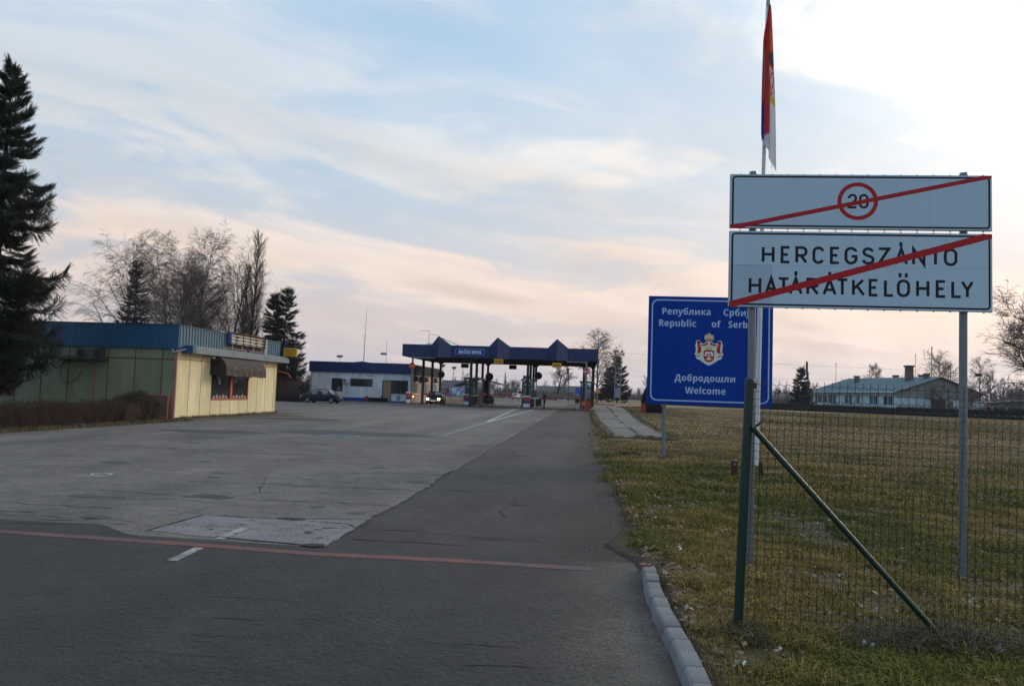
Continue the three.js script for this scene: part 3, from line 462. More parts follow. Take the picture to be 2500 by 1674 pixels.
// a leafless tree: levels of limbs that bend up or weep down; returns trunk and twig geometry round the origin
function bareGeo(o) {
  const R = mulberry(o.seed), W = new Wood(), C = new Wood(), q = (a, b) => a + (b - a) * R();
  const grow = (p, d, len, rad, lv) => {
    const n = lv === 0 ? 9 : lv < 3 ? 5 : 3, pts = [p.slice()], P = p.slice(), D = d.slice(), grav = o.bend[Math.min(lv, o.bend.length - 1)], w = o.wob * (lv ? 1 : .35);
    for (let i = 0; i < n; i++) { const s = len / n; D[0] += (R() - .5) * w; D[2] += (R() - .5) * w; D[1] += (R() - .5) * w * .6 + grav * (i + 1) / n; const L = Math.hypot(...D); for (let k = 0; k < 3; k++) { D[k] /= L; P[k] += D[k] * s; } pts.push(P.slice()); }
    (lv < 2 ? W : C).limb(pts, rad, lv === 0 ? rad * .18 : rad * (lv >= o.kids.length ? .35 : .42), lv === 0 ? 9 : lv === 1 ? 6 : lv === 2 ? 4 : 3);
    if (lv >= o.kids.length) return;
    const K = o.kids[lv] * (lv ? .7 + R() * .6 : 1);
    for (let k = 0; k < K; k++) {
      const t = lv === 0 ? mix(o.from, .98, (k + R() * .6) / K) : mix(.18, 1, (k + R()) / K), f = t * n, i = Math.min(n - 1, Math.floor(f)), u = f - i; const s = pts[i].map((v, c) => mix(v, pts[i + 1][c], u)), e = pts[i + 1].map((v, c) => v - pts[i][c]), L = Math.hypot(...e); e.forEach((v, c) => e[c] = v / L);
      const az = lv === 0 ? k * 2.4 + R() : R() * 6.283, sp = o.ang[Math.min(lv, o.ang.length - 1)] * (.75 + .5 * R()); let vx = Math.cos(az), vy = (R() - .5) * .5, vz = Math.sin(az); const dt = vx * e[0] + vy * e[1] + vz * e[2]; vx -= dt * e[0]; vy -= dt * e[1]; vz -= dt * e[2]; const vl = Math.hypot(vx, vy, vz) || 1, c = Math.cos(sp), sn = Math.sin(sp);
      const prof = lv === 0 ? o.prof(t) : 1;
      grow(s, [e[0] * c + vx / vl * sn, e[1] * c + vy / vl * sn, e[2] * c + vz / vl * sn], (lv === 0 ? o.H * o.limb * prof : len * o.ratio) * q(.75, 1.15), Math.max(o.minR, mix(rad, rad * .3, t) * (lv === 0 ? .52 : .5)), lv + 1);
    }
  };
  for (let s = 0; s < (o.stems ?? 1); s++) { const a = s * 2.1 + .4, k = (o.stems ?? 1) > 1 ? .16 : 0; grow([Math.cos(a) * k * 1.5, -.1, Math.sin(a) * k * 1.5], [Math.cos(a) * k + (o.leanx ?? 0), 1, Math.sin(a) * k], o.H * .97 * (s ? .93 : 1), o.rad * (s ? .8 : 1), 0); }
  return [W.geo(), C.geo()];
}
const KIND = {
  birch: { kids: [22, 9, 7, 6], bend: [0, .16, -.05, -.34, -.55], ang: [.72, .62, .62, .55], wob: .24, from: .20, prof: t => 1.15 - .75 * t, limb: .40, ratio: .48, rad: .17, minR: .0085 },
  maple: { kids: [17, 8, 7, 5], bend: [0, .25, .15, .08, 0], ang: [.78, .75, .8, .7], wob: .38, from: .13, prof: t => 1.15 - .7 * t, limb: .45, ratio: .50, rad: .20, minR: .009 },
  poplar: { kids: [84, 10, 7], bend: [0, .22, .18, .12], ang: [.50, .42, .5], wob: .24, from: .06, prof: t => 1.05 - .72 * t, limb: .15, ratio: .45, rad: .17, minR: .009 },
  walnut: { kids: [11, 7, 6, 4], bend: [0, .22, .10, -.05, 0], ang: [1.0, .85, .85, .8], wob: .55, from: .22, prof: t => 1.2 - .6 * t, limb: .52, ratio: .52, rad: .30, minR: .022 },
};
const barkGrey = M([.10, .085, .076], { map: T.bark, roughness: .95 }), barkDark = M([.052, .042, .038], { map: T.bark, roughness: .95 }), barkBirch = M([.30, .29, .275], { map: T.birch, roughness: .85 });
const twigGrey = M([.14, .118, .107], { roughness: 1 }), twigBrown = M([.145, .112, .096], { roughness: 1 }), twigRed = M([.16, .10, .078], { roughness: 1 }), twigFar = M([.15, .132, .125], { roughness: 1 });
function bareTree(name, label, at, o, bark, twig, group) {
  const [w, c] = bareGeo(o), t = thing(name, label, 'tree', at, group);
  part(t, 'trunk', bark, w, { uv: false, local: true }); part(t, 'crown', twig, c, { uv: false, local: true }); return t;
}
// needle sprig: a twig with spiky needles, pointing along +y
function sprigGeo(n, L, nl, w, seed) {
  const R = mulberry(seed), pos = []; const tri = (a, b, c) => pos.push(...a, ...b, ...c);
  tri([-w * .6, 0, 0], [w * .6, 0, 0], [0, L, 0]); tri([0, 0, -w * .6], [0, 0, w * .6], [0, L, 0]);
  for (let i = 0; i < n; i++) { const t = (i + R()) / n, a = i * 2.4 + R(), y = t * L, l = nl * (1 - .35 * t) * (.8 + .4 * R()), dx = Math.cos(a), dz = Math.sin(a), up = .55 + .5 * t; const px = -dz * w * .5, pz = dx * w * .5; tri([px, y, pz], [-px, y, -pz], [dx * l, y + l * up, dz * l]); }
  const g = new THREE.BufferGeometry(); g.setAttribute('position', new THREE.Float32BufferAttribute(pos, 3)); g.computeVertexNormals(); return g;
}
const needleMat = M([1, 1, 1], { roughness: .85 });
function spruce(name, label, at, o, group) {
  const R = mulberry(o.seed), t = thing(name, label, 'tree', at, group), W = new Wood(), list = [], q = (a, b) => a + (b - a) * R();
  W.limb([[0, -.1, 0], [.02 * o.H * (R() - .5), o.H * .5, 0], [0, o.H, 0]], o.H * .017, .012, 8);
  const e = new THREE.Euler(), dir = new THREE.Vector3(), qq = new THREE.Quaternion();
  const put = (x, y, z, dx, dy, dz, s) => { dir.set(dx, dy, dz).normalize(); qq.setFromUnitVectors(UP, dir); e.setFromQuaternion(qq); const k = .55 + .8 * R(); list.push({ x, y, z, rx: e.x, ry: e.y, rz: e.z, s: s * (.75 + .5 * R()), c: [o.col[0] * k, o.col[1] * k, o.col[2] * k] }); };
  for (let y = o.h0; y < o.H - .15; y += o.step * q(.8, 1.2)) {
    const nb = o.whorl, a0 = R() * 6.28;
    const yw = y; for (let b = 0; b < nb; b++) { y = Math.max(o.h0 * .8, yw + q(-.8, .8) * o.step); if (y > o.H - .12) continue;
      const a = a0 + b / nb * 6.283 + q(-.35, .35), Lb = o.prof(y) * q(.70, 1.14) * (o.gap && fbm(a * 1.2 + y * .9, y * .55 + o.seed, 2) < o.gap ? .45 : 1); if (Lb < .12) continue;
      const young = sstep(o.H * .55, o.H, y), n = Math.max(4, Math.round(Lb / .3)), pts = [], ca = Math.cos(a), sa = Math.sin(a); let px = 0, py = y, pz = 0;
      let el = mix(-.28 * (o.droop ?? 1), .55, young) + q(-.22, .22); const tipUp = mix(o.tip ?? 1.05, .5, young);
      for (let i = 0; i <= n; i++) { pts.push([px * ca, py, px * sa]); const u = i / n, ee = el + tipUp * Math.pow(u, 2.2) - .25 * Math.sin(u * PI) * (1 - young); px += Math.cos(ee) * Lb / n; py += Math.sin(ee) * Lb / n; }
      W.limb(pts, Math.max(.012, .011 * Lb + .006), .006, 4);
      const m = Math.max(5, Math.round(Lb * o.dens));
      for (let i = 0; i < m; i++) {
        const u = mix(o.inner ?? .12, 1, Math.pow((i + R()) / m, .8)), f = u * n, k = Math.min(n - 1, Math.floor(f)), v = f - k, P = pts[k].map((c, j) => mix(c, pts[k + 1][j], v)), D = pts[k + 1].map((c, j) => c - pts[k][j]); const dl = Math.hypot(...D);
        const side = (R() < .5 ? -1 : 1) * q(.3, 1), reach = (o.side ?? .3) * Lb * (1 - u * .75) * R(), sx = -sa * side, sz = ca * side;
        const hang = (o.hang ?? .5) * (1 - young * .8) * R() * R() * (1 - .6 * u) * Math.min(1, Lb * .4);
        put(P[0] + sx * reach + D[0] / dl * reach * .6, P[1] - hang - reach * .15, P[2] + sz * reach + D[2] / dl * reach * .6, D[0] / dl * .8 + sx * .9, D[1] / dl + (hang > .15 ? -1.2 : .25), D[2] / dl * .8 + sz * .9, o.size);
      }
      const E = pts[n], D = pts[n].map((c, j) => c - pts[n - 1][j]); put(E[0], E[1], E[2], D[0], D[1], D[2], o.size * 1.1); put(E[0], E[1] - .03, E[2], D[0] - sa * .2, D[1] * .6, D[2] + ca * .2, o.size); put(E[0], E[1] - .03, E[2], D[0] + sa * .2, D[1] * .6, D[2] - ca * .2, o.size);
    } y = yw;
  }
  for (let k = 0; k < 10; k++) put(0, o.H - k * .07, 0, Math.cos(k * 2.4) * .5, .8, Math.sin(k * 2.4) * .5, o.size * .8);
  part(t, 'trunk', barkDark, W.geo(), { uv: false, local: true });
  scatter('crown', o.sprig, needleMat, list, null, t); return t;
}
const sprigNear = sprigGeo(26, .27, .050, .011, 4), sprigMid = sprigGeo(9, .42, .11, .035, 5), sprigFar = sprigGeo(6, .75, .22, .10, 6);
spruce('spruce', 'tall dark spruce at the left edge, in front of the green wall', [-22.75, 0, -28], { seed: 8, H: 13.9, h0: 1.6, step: .27, whorl: 7, prof: y => (y < 3.2 ? mix(2.4, 3.1, (y - 1.6) / 1.6) : .25 + (13.9 - y) * .262), dens: 122, size: 1.05, hang: .95, side: .34, gap: .46, tip: 1.6, droop: 1.1, inner: .05, col: [.026, .036, .022], sprig: sprigNear });
const NEEDLE = [.024, .029, .020];
spruce('spruce', 'slender spruce between the bare birches behind the kiosk roof', [-48.2, 0, -79], { seed: 31, H: 14.2, h0: .8, step: .30, whorl: 7, prof: y => .25 + (14.2 - y) * .195, dens: 16, size: 1.1, hang: .8, side: .45, gap: .42, droop: .8, col: [.030, .033, .028], sprig: sprigMid });
spruce('spruce', 'left and slightly lower of the two dark spruces right of the kiosk', [-34.0, 0, -82], { seed: 32, H: 11.4, h0: .9, step: .32, whorl: 7, prof: y => .3 + (11.4 - y) * .21, dens: 24, size: 1.15, hang: .9, side: .5, gap: .40, col: NEEDLE, sprig: sprigMid });
spruce('spruce', 'right and broader of the two dark spruces right of the kiosk', [-31.4, 0, -79], { seed: 35, H: 11.5, h0: 1.0, step: .34, whorl: 7, prof: y => .35 + (11.5 - y) * .285, dens: 24, size: 1.15, hang: .9, side: .5, gap: .44, col: NEEDLE, sprig: sprigMid });
bareTree('birch', 'weeping bare birch at the left of the trees behind the kiosk', [-51.0, 0, -82], { ...KIND.birch, H: 16.4, seed: 41, limb: .40 }, barkBirch, twigGrey);
bareTree('birch', 'big bare birch with pale trunk in the middle of the trees behind the kiosk', [-43.2, 0, -80], { ...KIND.birch, H: 17.0, seed: 47, stems: 2, limb: .36 }, barkBirch, twigGrey);
bareTree('maple', 'bare many-branched tree left of the pale birch behind the kiosk', [-46.0, 0, -85], { ...KIND.maple, H: 14.6, seed: 52, limb: .38 }, barkGrey, twigBrown);
bareTree('maple', 'bare many-branched tree just left of the tall poplar', [-40.2, 0, -83], { ...KIND.maple, H: 15.4, seed: 57, stems: 2, limb: .34 }, barkGrey, twigBrown);
bareTree('maple', 'lower bare tree in front of the tall poplar behind the kiosk', [-40.6, 0, -78], { ...KIND.maple, H: 12.2, seed: 59, stems: 2, limb: .40 }, barkGrey, twigBrown);
bareTree('poplar', 'tall narrow bare poplar behind the right part of the kiosk roof', [-36.2, 0, -81], { ...KIND.poplar, H: 18.3, seed: 61 }, barkDark, twigBrown);
bareTree('poplar', 'lower bare poplar just left of the tall one', [-38.6, 0, -84], { ...KIND.poplar, H: 15.6, seed: 67 }, barkDark, twigBrown);
// brushwood: a hedge or bush of fine twigs with some leaves, filling the volume given by inside(x, y, z) in a box
function brush(name, label, cat, at, o, group) {
  const R = mulberry(o.seed), t = thing(name, label, cat, at, group), W = new Wood(), lv = [];
  let made = 0, tries = 0;
  while (made < o.n && tries++ < o.n * 8) {
    const x = (R() - .5) * o.size[0], z = (R() - .5) * o.size[2], y = Math.pow(R(), .85) * o.size[1]; if (!o.inside(x, y, z)) continue; made++;
    const L = o.len * (.5 + R()), dx = (R() - .5) * o.spread, dz = (R() - .5) * o.spread, up = .5 + R() * .7; W.limb([[x - dx * L * .5, Math.max(0, y - up * L * .5), z - dz * L * .5], [x + (R() - .5) * L * .12, y, z + (R() - .5) * L * .12], [x + dx * L * .5, y + up * L * .5, z + dz * L * .5]], o.r, o.r * .4, 3);
    if (o.leaves && R() < o.leaves(x, y, z)) for (let k = 0; k < 3; k++) { const g = .5 + R() * .9; lv.push({ x: x + (R() - .5) * L * .5, y: y + up * L * (R() - .1) * .5, z: z + (R() - .5) * L * .5, rx: R() * 3, ry: R() * 6, s: o.ls * (.6 + R() * .8), c: muls(o.lc, g) }); }
  }
  part(t, 'twigs', o.twig, W.geo(), { uv: false, local: true });
  if (lv.length) { const lg = new THREE.BufferGeometry(); lg.setAttribute('position', new THREE.Float32BufferAttribute([-.5, 0, 0, 0, .08, .28, .5, 0, 0, -.5, 0, 0, .5, 0, 0, 0, .08, -.28], 3)); lg.computeVertexNormals(); scatter('leaves', lg, needleMat, lv, null, t); }
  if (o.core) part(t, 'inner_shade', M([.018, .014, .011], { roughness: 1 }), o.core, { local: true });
  return t;
}
const hedgeTwig = M([.085, .054, .040], { roughness: 1 }), hedgeTan = M([.135, .090, .068], { roughness: 1 });
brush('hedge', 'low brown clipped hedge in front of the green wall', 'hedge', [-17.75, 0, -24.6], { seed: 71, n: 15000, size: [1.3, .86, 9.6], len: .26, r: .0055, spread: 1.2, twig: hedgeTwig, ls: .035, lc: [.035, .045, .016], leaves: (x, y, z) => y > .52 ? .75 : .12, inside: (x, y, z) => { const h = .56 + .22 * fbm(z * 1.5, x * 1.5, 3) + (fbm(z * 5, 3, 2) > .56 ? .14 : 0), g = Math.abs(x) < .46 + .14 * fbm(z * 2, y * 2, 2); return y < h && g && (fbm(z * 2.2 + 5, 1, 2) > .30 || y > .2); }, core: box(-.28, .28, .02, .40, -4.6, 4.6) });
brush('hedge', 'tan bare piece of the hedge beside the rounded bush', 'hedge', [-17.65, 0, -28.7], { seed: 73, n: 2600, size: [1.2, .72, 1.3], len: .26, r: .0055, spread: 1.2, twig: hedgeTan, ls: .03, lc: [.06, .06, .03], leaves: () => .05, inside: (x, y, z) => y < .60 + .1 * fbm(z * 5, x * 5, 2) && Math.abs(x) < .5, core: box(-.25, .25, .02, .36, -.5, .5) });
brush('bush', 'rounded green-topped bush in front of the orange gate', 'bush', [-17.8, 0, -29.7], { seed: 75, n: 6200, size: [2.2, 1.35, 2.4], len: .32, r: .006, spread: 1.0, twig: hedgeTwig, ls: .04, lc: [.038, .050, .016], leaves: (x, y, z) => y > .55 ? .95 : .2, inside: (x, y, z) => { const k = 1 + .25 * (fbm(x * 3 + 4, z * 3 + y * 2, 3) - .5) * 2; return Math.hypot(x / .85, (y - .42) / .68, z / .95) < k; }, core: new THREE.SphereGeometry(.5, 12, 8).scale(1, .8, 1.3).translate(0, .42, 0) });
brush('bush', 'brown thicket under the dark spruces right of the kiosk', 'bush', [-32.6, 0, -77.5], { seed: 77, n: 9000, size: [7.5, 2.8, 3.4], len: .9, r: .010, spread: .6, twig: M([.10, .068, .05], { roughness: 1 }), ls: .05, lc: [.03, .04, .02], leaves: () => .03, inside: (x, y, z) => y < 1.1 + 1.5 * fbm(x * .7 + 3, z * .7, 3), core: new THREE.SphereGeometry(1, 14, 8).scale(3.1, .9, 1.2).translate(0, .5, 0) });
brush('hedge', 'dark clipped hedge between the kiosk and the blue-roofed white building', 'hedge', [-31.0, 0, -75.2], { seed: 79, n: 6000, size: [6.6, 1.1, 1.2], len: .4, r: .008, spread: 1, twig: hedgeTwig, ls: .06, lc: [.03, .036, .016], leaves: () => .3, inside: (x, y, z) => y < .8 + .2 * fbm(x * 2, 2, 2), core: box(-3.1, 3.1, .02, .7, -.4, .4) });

// ------------------------------------------------------------------ the kiosk on the left: green side, yellow front, blue ribbed parapet
const blueSheet = M([.020, .098, .19], { roughness: .42, metalness: .1, map: T.streak }), blueFade = M([.10, .19, .255], { roughness: .5, map: T.streak }), blueDeep = M([.006, .026, .135], { roughness: .5, map: T.streak });
const yellowW = [M([.90, .79, .46], { map: T.streak, roughness: .8 }), M([.88, .77, .46], { map: T.streak, roughness: .8 }), M([.91, .81, .49], { map: T.streak, roughness: .8 })], greenW = [M([.245, .26, .155], { map: T.streak, roughness: .85 }), M([.23, .25, .15], { map: T.streak, roughness: .85 }), M([.255, .27, .165], { map: T.streak, roughness: .85 })];
const trimO = M([.45, .17, .085], { map: T.conc, roughness: .8 }), trimB = M([.17, .10, .075], { map: T.conc, roughness: .85 });
const KX = -17.82, KZ = -32.6, KE = -43.7;
const kiosk = thing('kiosk', 'low kiosk with yellow front, green side and blue ribbed parapet', 'kiosk', [-24, 0, -38]);
{
  part(kiosk, 'wall', M([.10, .10, .09], { roughness: .9 }), [box(-34, KX - .03, 0, 3.3, KZ - .03, KE + .03)]);
  // green panels between brown strips, on the side that faces the camera
  const gx = [KX - .02, -18.45, -19.7, -20.95, -21.55, -22.8, -24.05, -25.25];
  for (let i = 0; i + 1 < gx.length; i++) { const a = gx[i + 1] + .02, b = gx[i] - .02; part(kiosk, 'wall_panel', greenW[i % 3], [box(a, b, .05, 2.56, KZ - .03, KZ + .012)]); part(kiosk, 'wall_panel', greenW[(i + 1) % 3], [box(a, b, 2.62, 3.1, KZ - .03, KZ + .012)]); part(kiosk, 'trim_strip', i === 3 ? trimO : trimB, box(gx[i + 1] - .022, gx[i + 1] + .022, .05, 3.1, KZ - .03, KZ + .03)); }
  part(kiosk, 'wall_panel', greenW[1], box(-27.2, -25.27, .05, .77, KZ - .03, KZ + .012)); part(kiosk, 'wall_panel', greenW[0], box(-27.2, -25.27, 2.24, 3.1, KZ - .03, KZ + .012)); part(kiosk, 'wall_panel', greenW[2], box(-34, -27.22, .05, 3.1, KZ - .03, KZ + .012));
  part(kiosk, 'trim_strip', trimB, box(-25.26, -20.97, 2.565, 2.615, KZ - .03, KZ + .022)); part(kiosk, 'trim_strip', trimB, box(-20.93, KX - .02, 2.565, 2.615, KZ - .03, KZ + .022)); part(kiosk, 'trim_strip', trimB, box(-26.2, -26.16, .05, .76, KZ - .03, KZ + .03));
  const gw = part(kiosk, 'window', M([.20, .035, .025], { roughness: .6 }), [box(-27.2, -25.3, .78, .86, KZ - .05, KZ + .05), box(-27.2, -25.3, 2.15, 2.22, KZ - .05, KZ + .05), box(-25.37, -25.3, .86, 2.15, KZ - .05, KZ + .05), box(-27.2, -27.13, .86, 2.15, KZ - .05, KZ + .05)], { label: 'barred window with dark red frame' });
  part(gw, 'pane', glassDark, box(-27.13, -25.37, .86, 2.15, KZ - .02, KZ)); part(gw, 'bars', mats.rust, [...Array.from({ length: 12 }, (_, i) => rod([-27.05 + i * .15, .86, KZ + .05], [-27.05 + i * .15, 2.15, KZ + .05], .008, .008, 5)), rod([-27.13, 1.5, KZ + .05], [-25.37, 1.5, KZ + .05], .012, .012, 5)]);
  // yellow panels on the road side
  const zs = [KZ, -33.75, -34.85, -35.9, -40.05, -41.15, -42.25, -43.4, KE]; let n = 0;
  for (let i = 0; i + 1 < zs.length; i++) { const a = zs[i] - .014, b = zs[i + 1] + .014; const y0 = i === 3 ? null : .03; if (i !== 3) part(kiosk, 'wall_panel', yellowW[n++ % 3], box(KX - .03, KX + .012, y0, 2.60, a, b)); part(kiosk, 'wall_panel', yellowW[n++ % 3], box(KX - .03, KX + .012, 2.63, 3.15, a, b)); if (i) part(kiosk, 'trim_strip', trimO, box(KX - .03, KX + .02, .03, 3.15, zs[i] - .012, zs[i] + .012)); }
  const zw = [-35.9, -36.93, -37.98, -39.0, -40.05]; for (let i = 0; i < 4; i++) { part(kiosk, 'wall_panel', yellowW[n++ % 3], box(KX - .03, KX + .012, .03, .78, zw[i] - .014, zw[i + 1] + .014)); if (i) part(kiosk, 'trim_strip', trimO, box(KX - .03, KX + .02, .03, .78, zw[i] - .012, zw[i] + .012)); }
  part(kiosk, 'wall_panel', yellowW[0], box(KX - .03, KX + .012, 2.24, 2.60, -35.914, -40.036));
  part(kiosk, 'trim_strip', trimO, box(KX - .03, KX + .024, 2.603, 2.627, KZ, KE), { label: 'orange rail along the top of the yellow wall' });
  part(kiosk, 'corner_post', M([.46, .20, .15], { map: T.streak, roughness: .7 }), [box(KX - .07, KX + .05, 0, 2.95, KZ - .03, KZ + .055)]);
  part(kiosk, 'corner_post', M([.66, .55, .30], { map: T.streak, roughness: .7 }), [box(KX - .05, KX + .03, 0, 2.95, KE - .05, KE + .02)]);
  part(kiosk, 'drainpipe', M([.30, .33, .36], { roughness: .6 }), tube([[KX - .16, 3.05, KZ + .10], [KX - .08, 2.9, KZ + .12], [KX + .12, 2.98, KZ + .02], [KX + .3, 3.06, KZ - .2]], .035, 8, 20));
  const skirtPts = []; for (let i = 0; i <= 40; i++) skirtPts.push([i / 40 * 11.1, .03 + .05 * fbm(i * .7, 2, 3)]); skirtPts.push([11.1, -.05], [0, -.05]);
  part(kiosk, 'plinth', M([.20, .16, .11], { map: T.conc, roughness: 1 }), extrude(skirtPts, .05).rotateY(PI / 2).translate(KX, 0, KZ));
  // window with orange frame
  const win = part(kiosk, 'window', mats.orange, [box(KX - .12, KX + .03, .80, .87, -35.93, -40.02), box(KX - .12, KX + .03, 2.14, 2.20, -35.93, -40.02), box(KX - .12, KX + .03, .87, 2.14, -39.94, -40.02), box(KX - .12, KX + .03, .87, 2.14, -37.92, -38.14), box(KX - .12, KX - .04, .87, 2.14, -35.93, -36.0)], { label: 'orange framed serving window under the awning' });
  part(win, 'pane', glassDark, box(KX - .028, KX - .018, .87, 2.14, -36.0, -37.92)); part(win, 'pane', glassDark, box(KX - .028, KX - .018, .87, 2.14, -38.14, -39.94));
  const pm = M([.30, .29, .27], { roughness: .8 }); for (const [z, y, w, h] of [[-36.62, 1.98, .34, .26], [-36.80, 1.72, .22, .30], [-38.55, 1.80, .22, .30]]) part(win, 'notice', pm, box(KX - .015, KX - .011, y - h / 2, y + h / 2, z - w / 2, z + w / 2));
  for (const z0 of [-36.15, -38.3]) for (let k = 0; k < 5; k++) part(win, 'notice', pm, box(KX - .015, KX - .011, .88, 1.0 + (k % 2) * .05, z0 - k * .33, z0 - k * .33 - .24));
  // parapet: smooth blue on the camera side, faded dense ribs on the road side
  part(kiosk, 'parapet', blueSheet, ribbed(16.4, 1.03, .333, .05, .022, 0).translate(-34.12, 3.07, KZ + .10), { label: 'deep blue ribbed parapet above the green wall' });
  part(kiosk, 'parapet', blueFade, ribbed(11.35, .96, .262, .13, .045, 0).rotateY(PI / 2).translate(-17.72, 3.12, KZ + .10), { label: 'faded blue ribbed parapet above the yellow wall' });
  part(kiosk, 'roof_slab', M([.05, .10, .16], { roughness: .8 }), [box(-34.12, -17.73, 3.04, 3.09, KZ + .09, -43.95), box(-34.12, -17.73, 3.9, 3.95, KZ + .05, -43.95)]);
  part(kiosk, 'parapet_cap', blueSheet, [box(-34.12, -17.66, 4.10, 4.12, KZ + .02, KZ + .15)]); part(kiosk, 'parapet_cap', blueFade, box(-17.75, -17.64, 4.08, 4.10, KZ, -43.95));
  part(kiosk, 'end_panel', blueSheet, ribbed(16.4, .98, .333, .05, .022).rotateY(PI).translate(-17.7, 3.1, -43.95));
  const led = part(kiosk, 'ledge', M([.175, .215, .24], { roughness: .55, map: T.streak, metalness: .1 }), [extrude([[0, 0], [.5, 0], [.5, .20], [.44, .24], [.44, .30], [.40, .34], [0, .38]], 11.0, 0).rotateY(0).translate(0, 0, 0).translate(-17.78, 2.90, -44.25)], { label: 'grey sheet metal ledge along the road side' });
  part(led, 'ledge_end', blueSheet, rbox(-17.76, -17.26, 2.89, 3.24, -33.22, -32.92, .01));
}
{ // awning
  const t = thing('awning', 'dark brown curved fabric awning over the kiosk window', 'awning', [-17.8, 1.9, -38]); const n = 14, prof = []; for (let i = 0; i <= n; i++) { const a = i / n * PI / 2; prof.push([KX + .02 + .80 * Math.sin(a), 2.30 + .66 * Math.cos(a)]); } prof.push([KX + .83, 2.14], [KX + .84, 1.97]);
  const z0 = -35.7, z1 = -40.3, m = 40, pos = []; const P = (i, k) => { const z = mix(z0, z1, k / m), last = i >= n + 1 ? (.03 * Math.sin(k * 1.1) + .025 * (fbm(k * .4, i, 2) - .5)) : 0, sag = .012 * Math.sin(k / m * PI * 4); return [prof[i][0] + last - sag * (i / n), prof[i][1] + (i === n + 2 ? .02 * Math.sin(k * .5) : 0), z]; };
  for (let i = 0; i < prof.length - 1; i++) for (let k = 0; k < m; k++) { const a = P(i, k), b = P(i, k + 1), c = P(i + 1, k + 1), d = P(i + 1, k); pos.push(...a, ...b, ...c, ...a, ...c, ...d); }
  const g = new THREE.BufferGeometry(); g.setAttribute('position', new THREE.Float32BufferAttribute(pos, 3)); g.computeVertexNormals();
  part(t, 'canopy', M([.085, .066, .056], { map: T.fabric, roughness: .9 }), g);
  const side = new THREE.Shape([new THREE.Vector2(KX + .01, 2.0), ...prof.map(p => new THREE.Vector2(...p))].reverse()); const sg = new THREE.ShapeGeometry(side);
  part(t, 'end_cloth', M([.045, .040, .037], { map: T.fabric, roughness: .95 }), sg.clone().translate(0, 0, z0)); part(t, 'end_cloth', M([.045, .040, .037], { map: T.fabric, roughness: .95 }), sg.translate(0, 0, z1));
  for (let k = 0; k < 4; k++) part(t, 'faded_print', M([.19, .17, .155], { map: T.fabric, roughness: .95 }), [rbox(KX + .795, KX + .825, 2.30, 2.42, -36.55 - k * .95, -36.83 - k * .95, .01)]);
  for (const g of [rod([KX + .02, 2.1, z0 + .01], [KX + .80, 2.02, z0 + .01], .012), rod([KX + .02, 2.1, z1 - .01], [KX + .80, 2.02, z1 - .01], .012), rod([KX + .02, 2.1, z0 + .01], [KX + .6, 2.7, z0 + .01], .01)]) part(t, 'frame_bar', mats.darkSteel, g);
}
{ // empty light box on the parapet: three tubes in front of a rusty backing
  const t = thing('sign_frame', 'rusty empty sign box with white tubes on the kiosk parapet', 'sign frame', [-17.6, 3.3, -39]);
  const fx = -17.58, a = -36.95, b = -41.1; part(t, 'backing', M([.62, .56, .46], { map: T.conc, roughness: .8 }), box(fx - .02, fx, 3.58, 4.12, a, b)); for (const g of [box(fx - .04, fx + .16, 4.11, 4.15, a, b), box(fx - .04, fx + .16, 3.55, 3.585, a, b), box(fx - .04, fx + .16, 3.585, 4.11, b, b + .03)]) part(t, 'frame', mats.rust, g); part(t, 'side_cheek', M([.06, .10, .30], { roughness: .6 }), box(fx - .04, fx + .16, 3.585, 4.11, a - .03, a));
  for (let k = 0; k < 4; k++) part(t, 'divider', M([.10, .075, .06], { roughness: .8 }), box(fx, fx + .05, 3.59, 4.1, a - .83 * (k + 1) + .01, a - .83 * (k + 1) - .035));
  for (const y of [3.70, 3.86, 4.01]) part(t, 'lamp_tube', M([.72, .72, .70], { roughness: .3 }), rod([fx + .10, y, a - .03], [fx + .10, y, b + .04], .019, .019, 10));
  for (const z of [-37.9, -40.0]) for (const y of [3.72, 3.92]) part(t, 'ballast', mats.rust, box(fx, fx + .04, y, y + .06, z, z - .18));
  for (const z of [-37.3, -38.4, -39.8, -40.9]) part(t, 'post', M([.45, .46, .46], { roughness: .6 }), box(fx + .02, fx + .06, 3.2, 3.56, z, z - .05));
  part(t, 'rail', M([.45, .15, .08], { map: T.conc, roughness: .9 }), box(fx + .06, fx + .11, 3.30, 3.345, -36.1, -41.25)); part(t, 'loose_strip', M([.02, .05, .30]), rod([fx + .12, 3.56, -38.6], [fx + .13, 3.28, -39.15], .04, .035, 6)); part(t, 'post', M([.24, .30, .35], { roughness: .6 }), box(fx - .02, fx + .05, 3.25, 4.08, -41.25, -41.62), { label: 'wide grey blue upright' });
}
{ // exchange office sign on the end of the parapet
  const t = thing('exchange_sign', 'small yellow exchange office sign with red letters at the kiosk end', 'sign', [-17.7, 3.3, -44.3]); part(t, 'cabinet', M([.60, .56, .36], { roughness: .5 }), rbox(-17.68, -16.86, 3.31, 3.77, -44.42, -44.3, .01));
  face(t, 'sign_face', .80, .44, printTex(512, 280, (x, w, h) => { x.fillStyle = '#c9a21a'; x.fillRect(0, 0, w, h); x.fillStyle = '#a02a14'; x.textAlign = 'center'; x.textBaseline = 'middle'; x.font = 'bold 74px sans-serif'; x.fillText('MENJAČNICA', w / 2, 54, w * .94); x.fillText('EXCHANGE', w / 2, 142, w * .74); x.fillText('OFFICE', w / 2, 228, w * .52); }), [-17.27, 3.54, -44.297]);
  part(t, 'bracket', mats.galv, [rod([-17.7, 3.82, -44.36], [-16.9, 3.82, -44.36], .015), rod([-17.4, 3.77, -44.36], [-17.4, 3.83, -44.36], .012), rod([-17.0, 3.77, -44.36], [-17.0, 3.83, -44.36], .012)]);
}
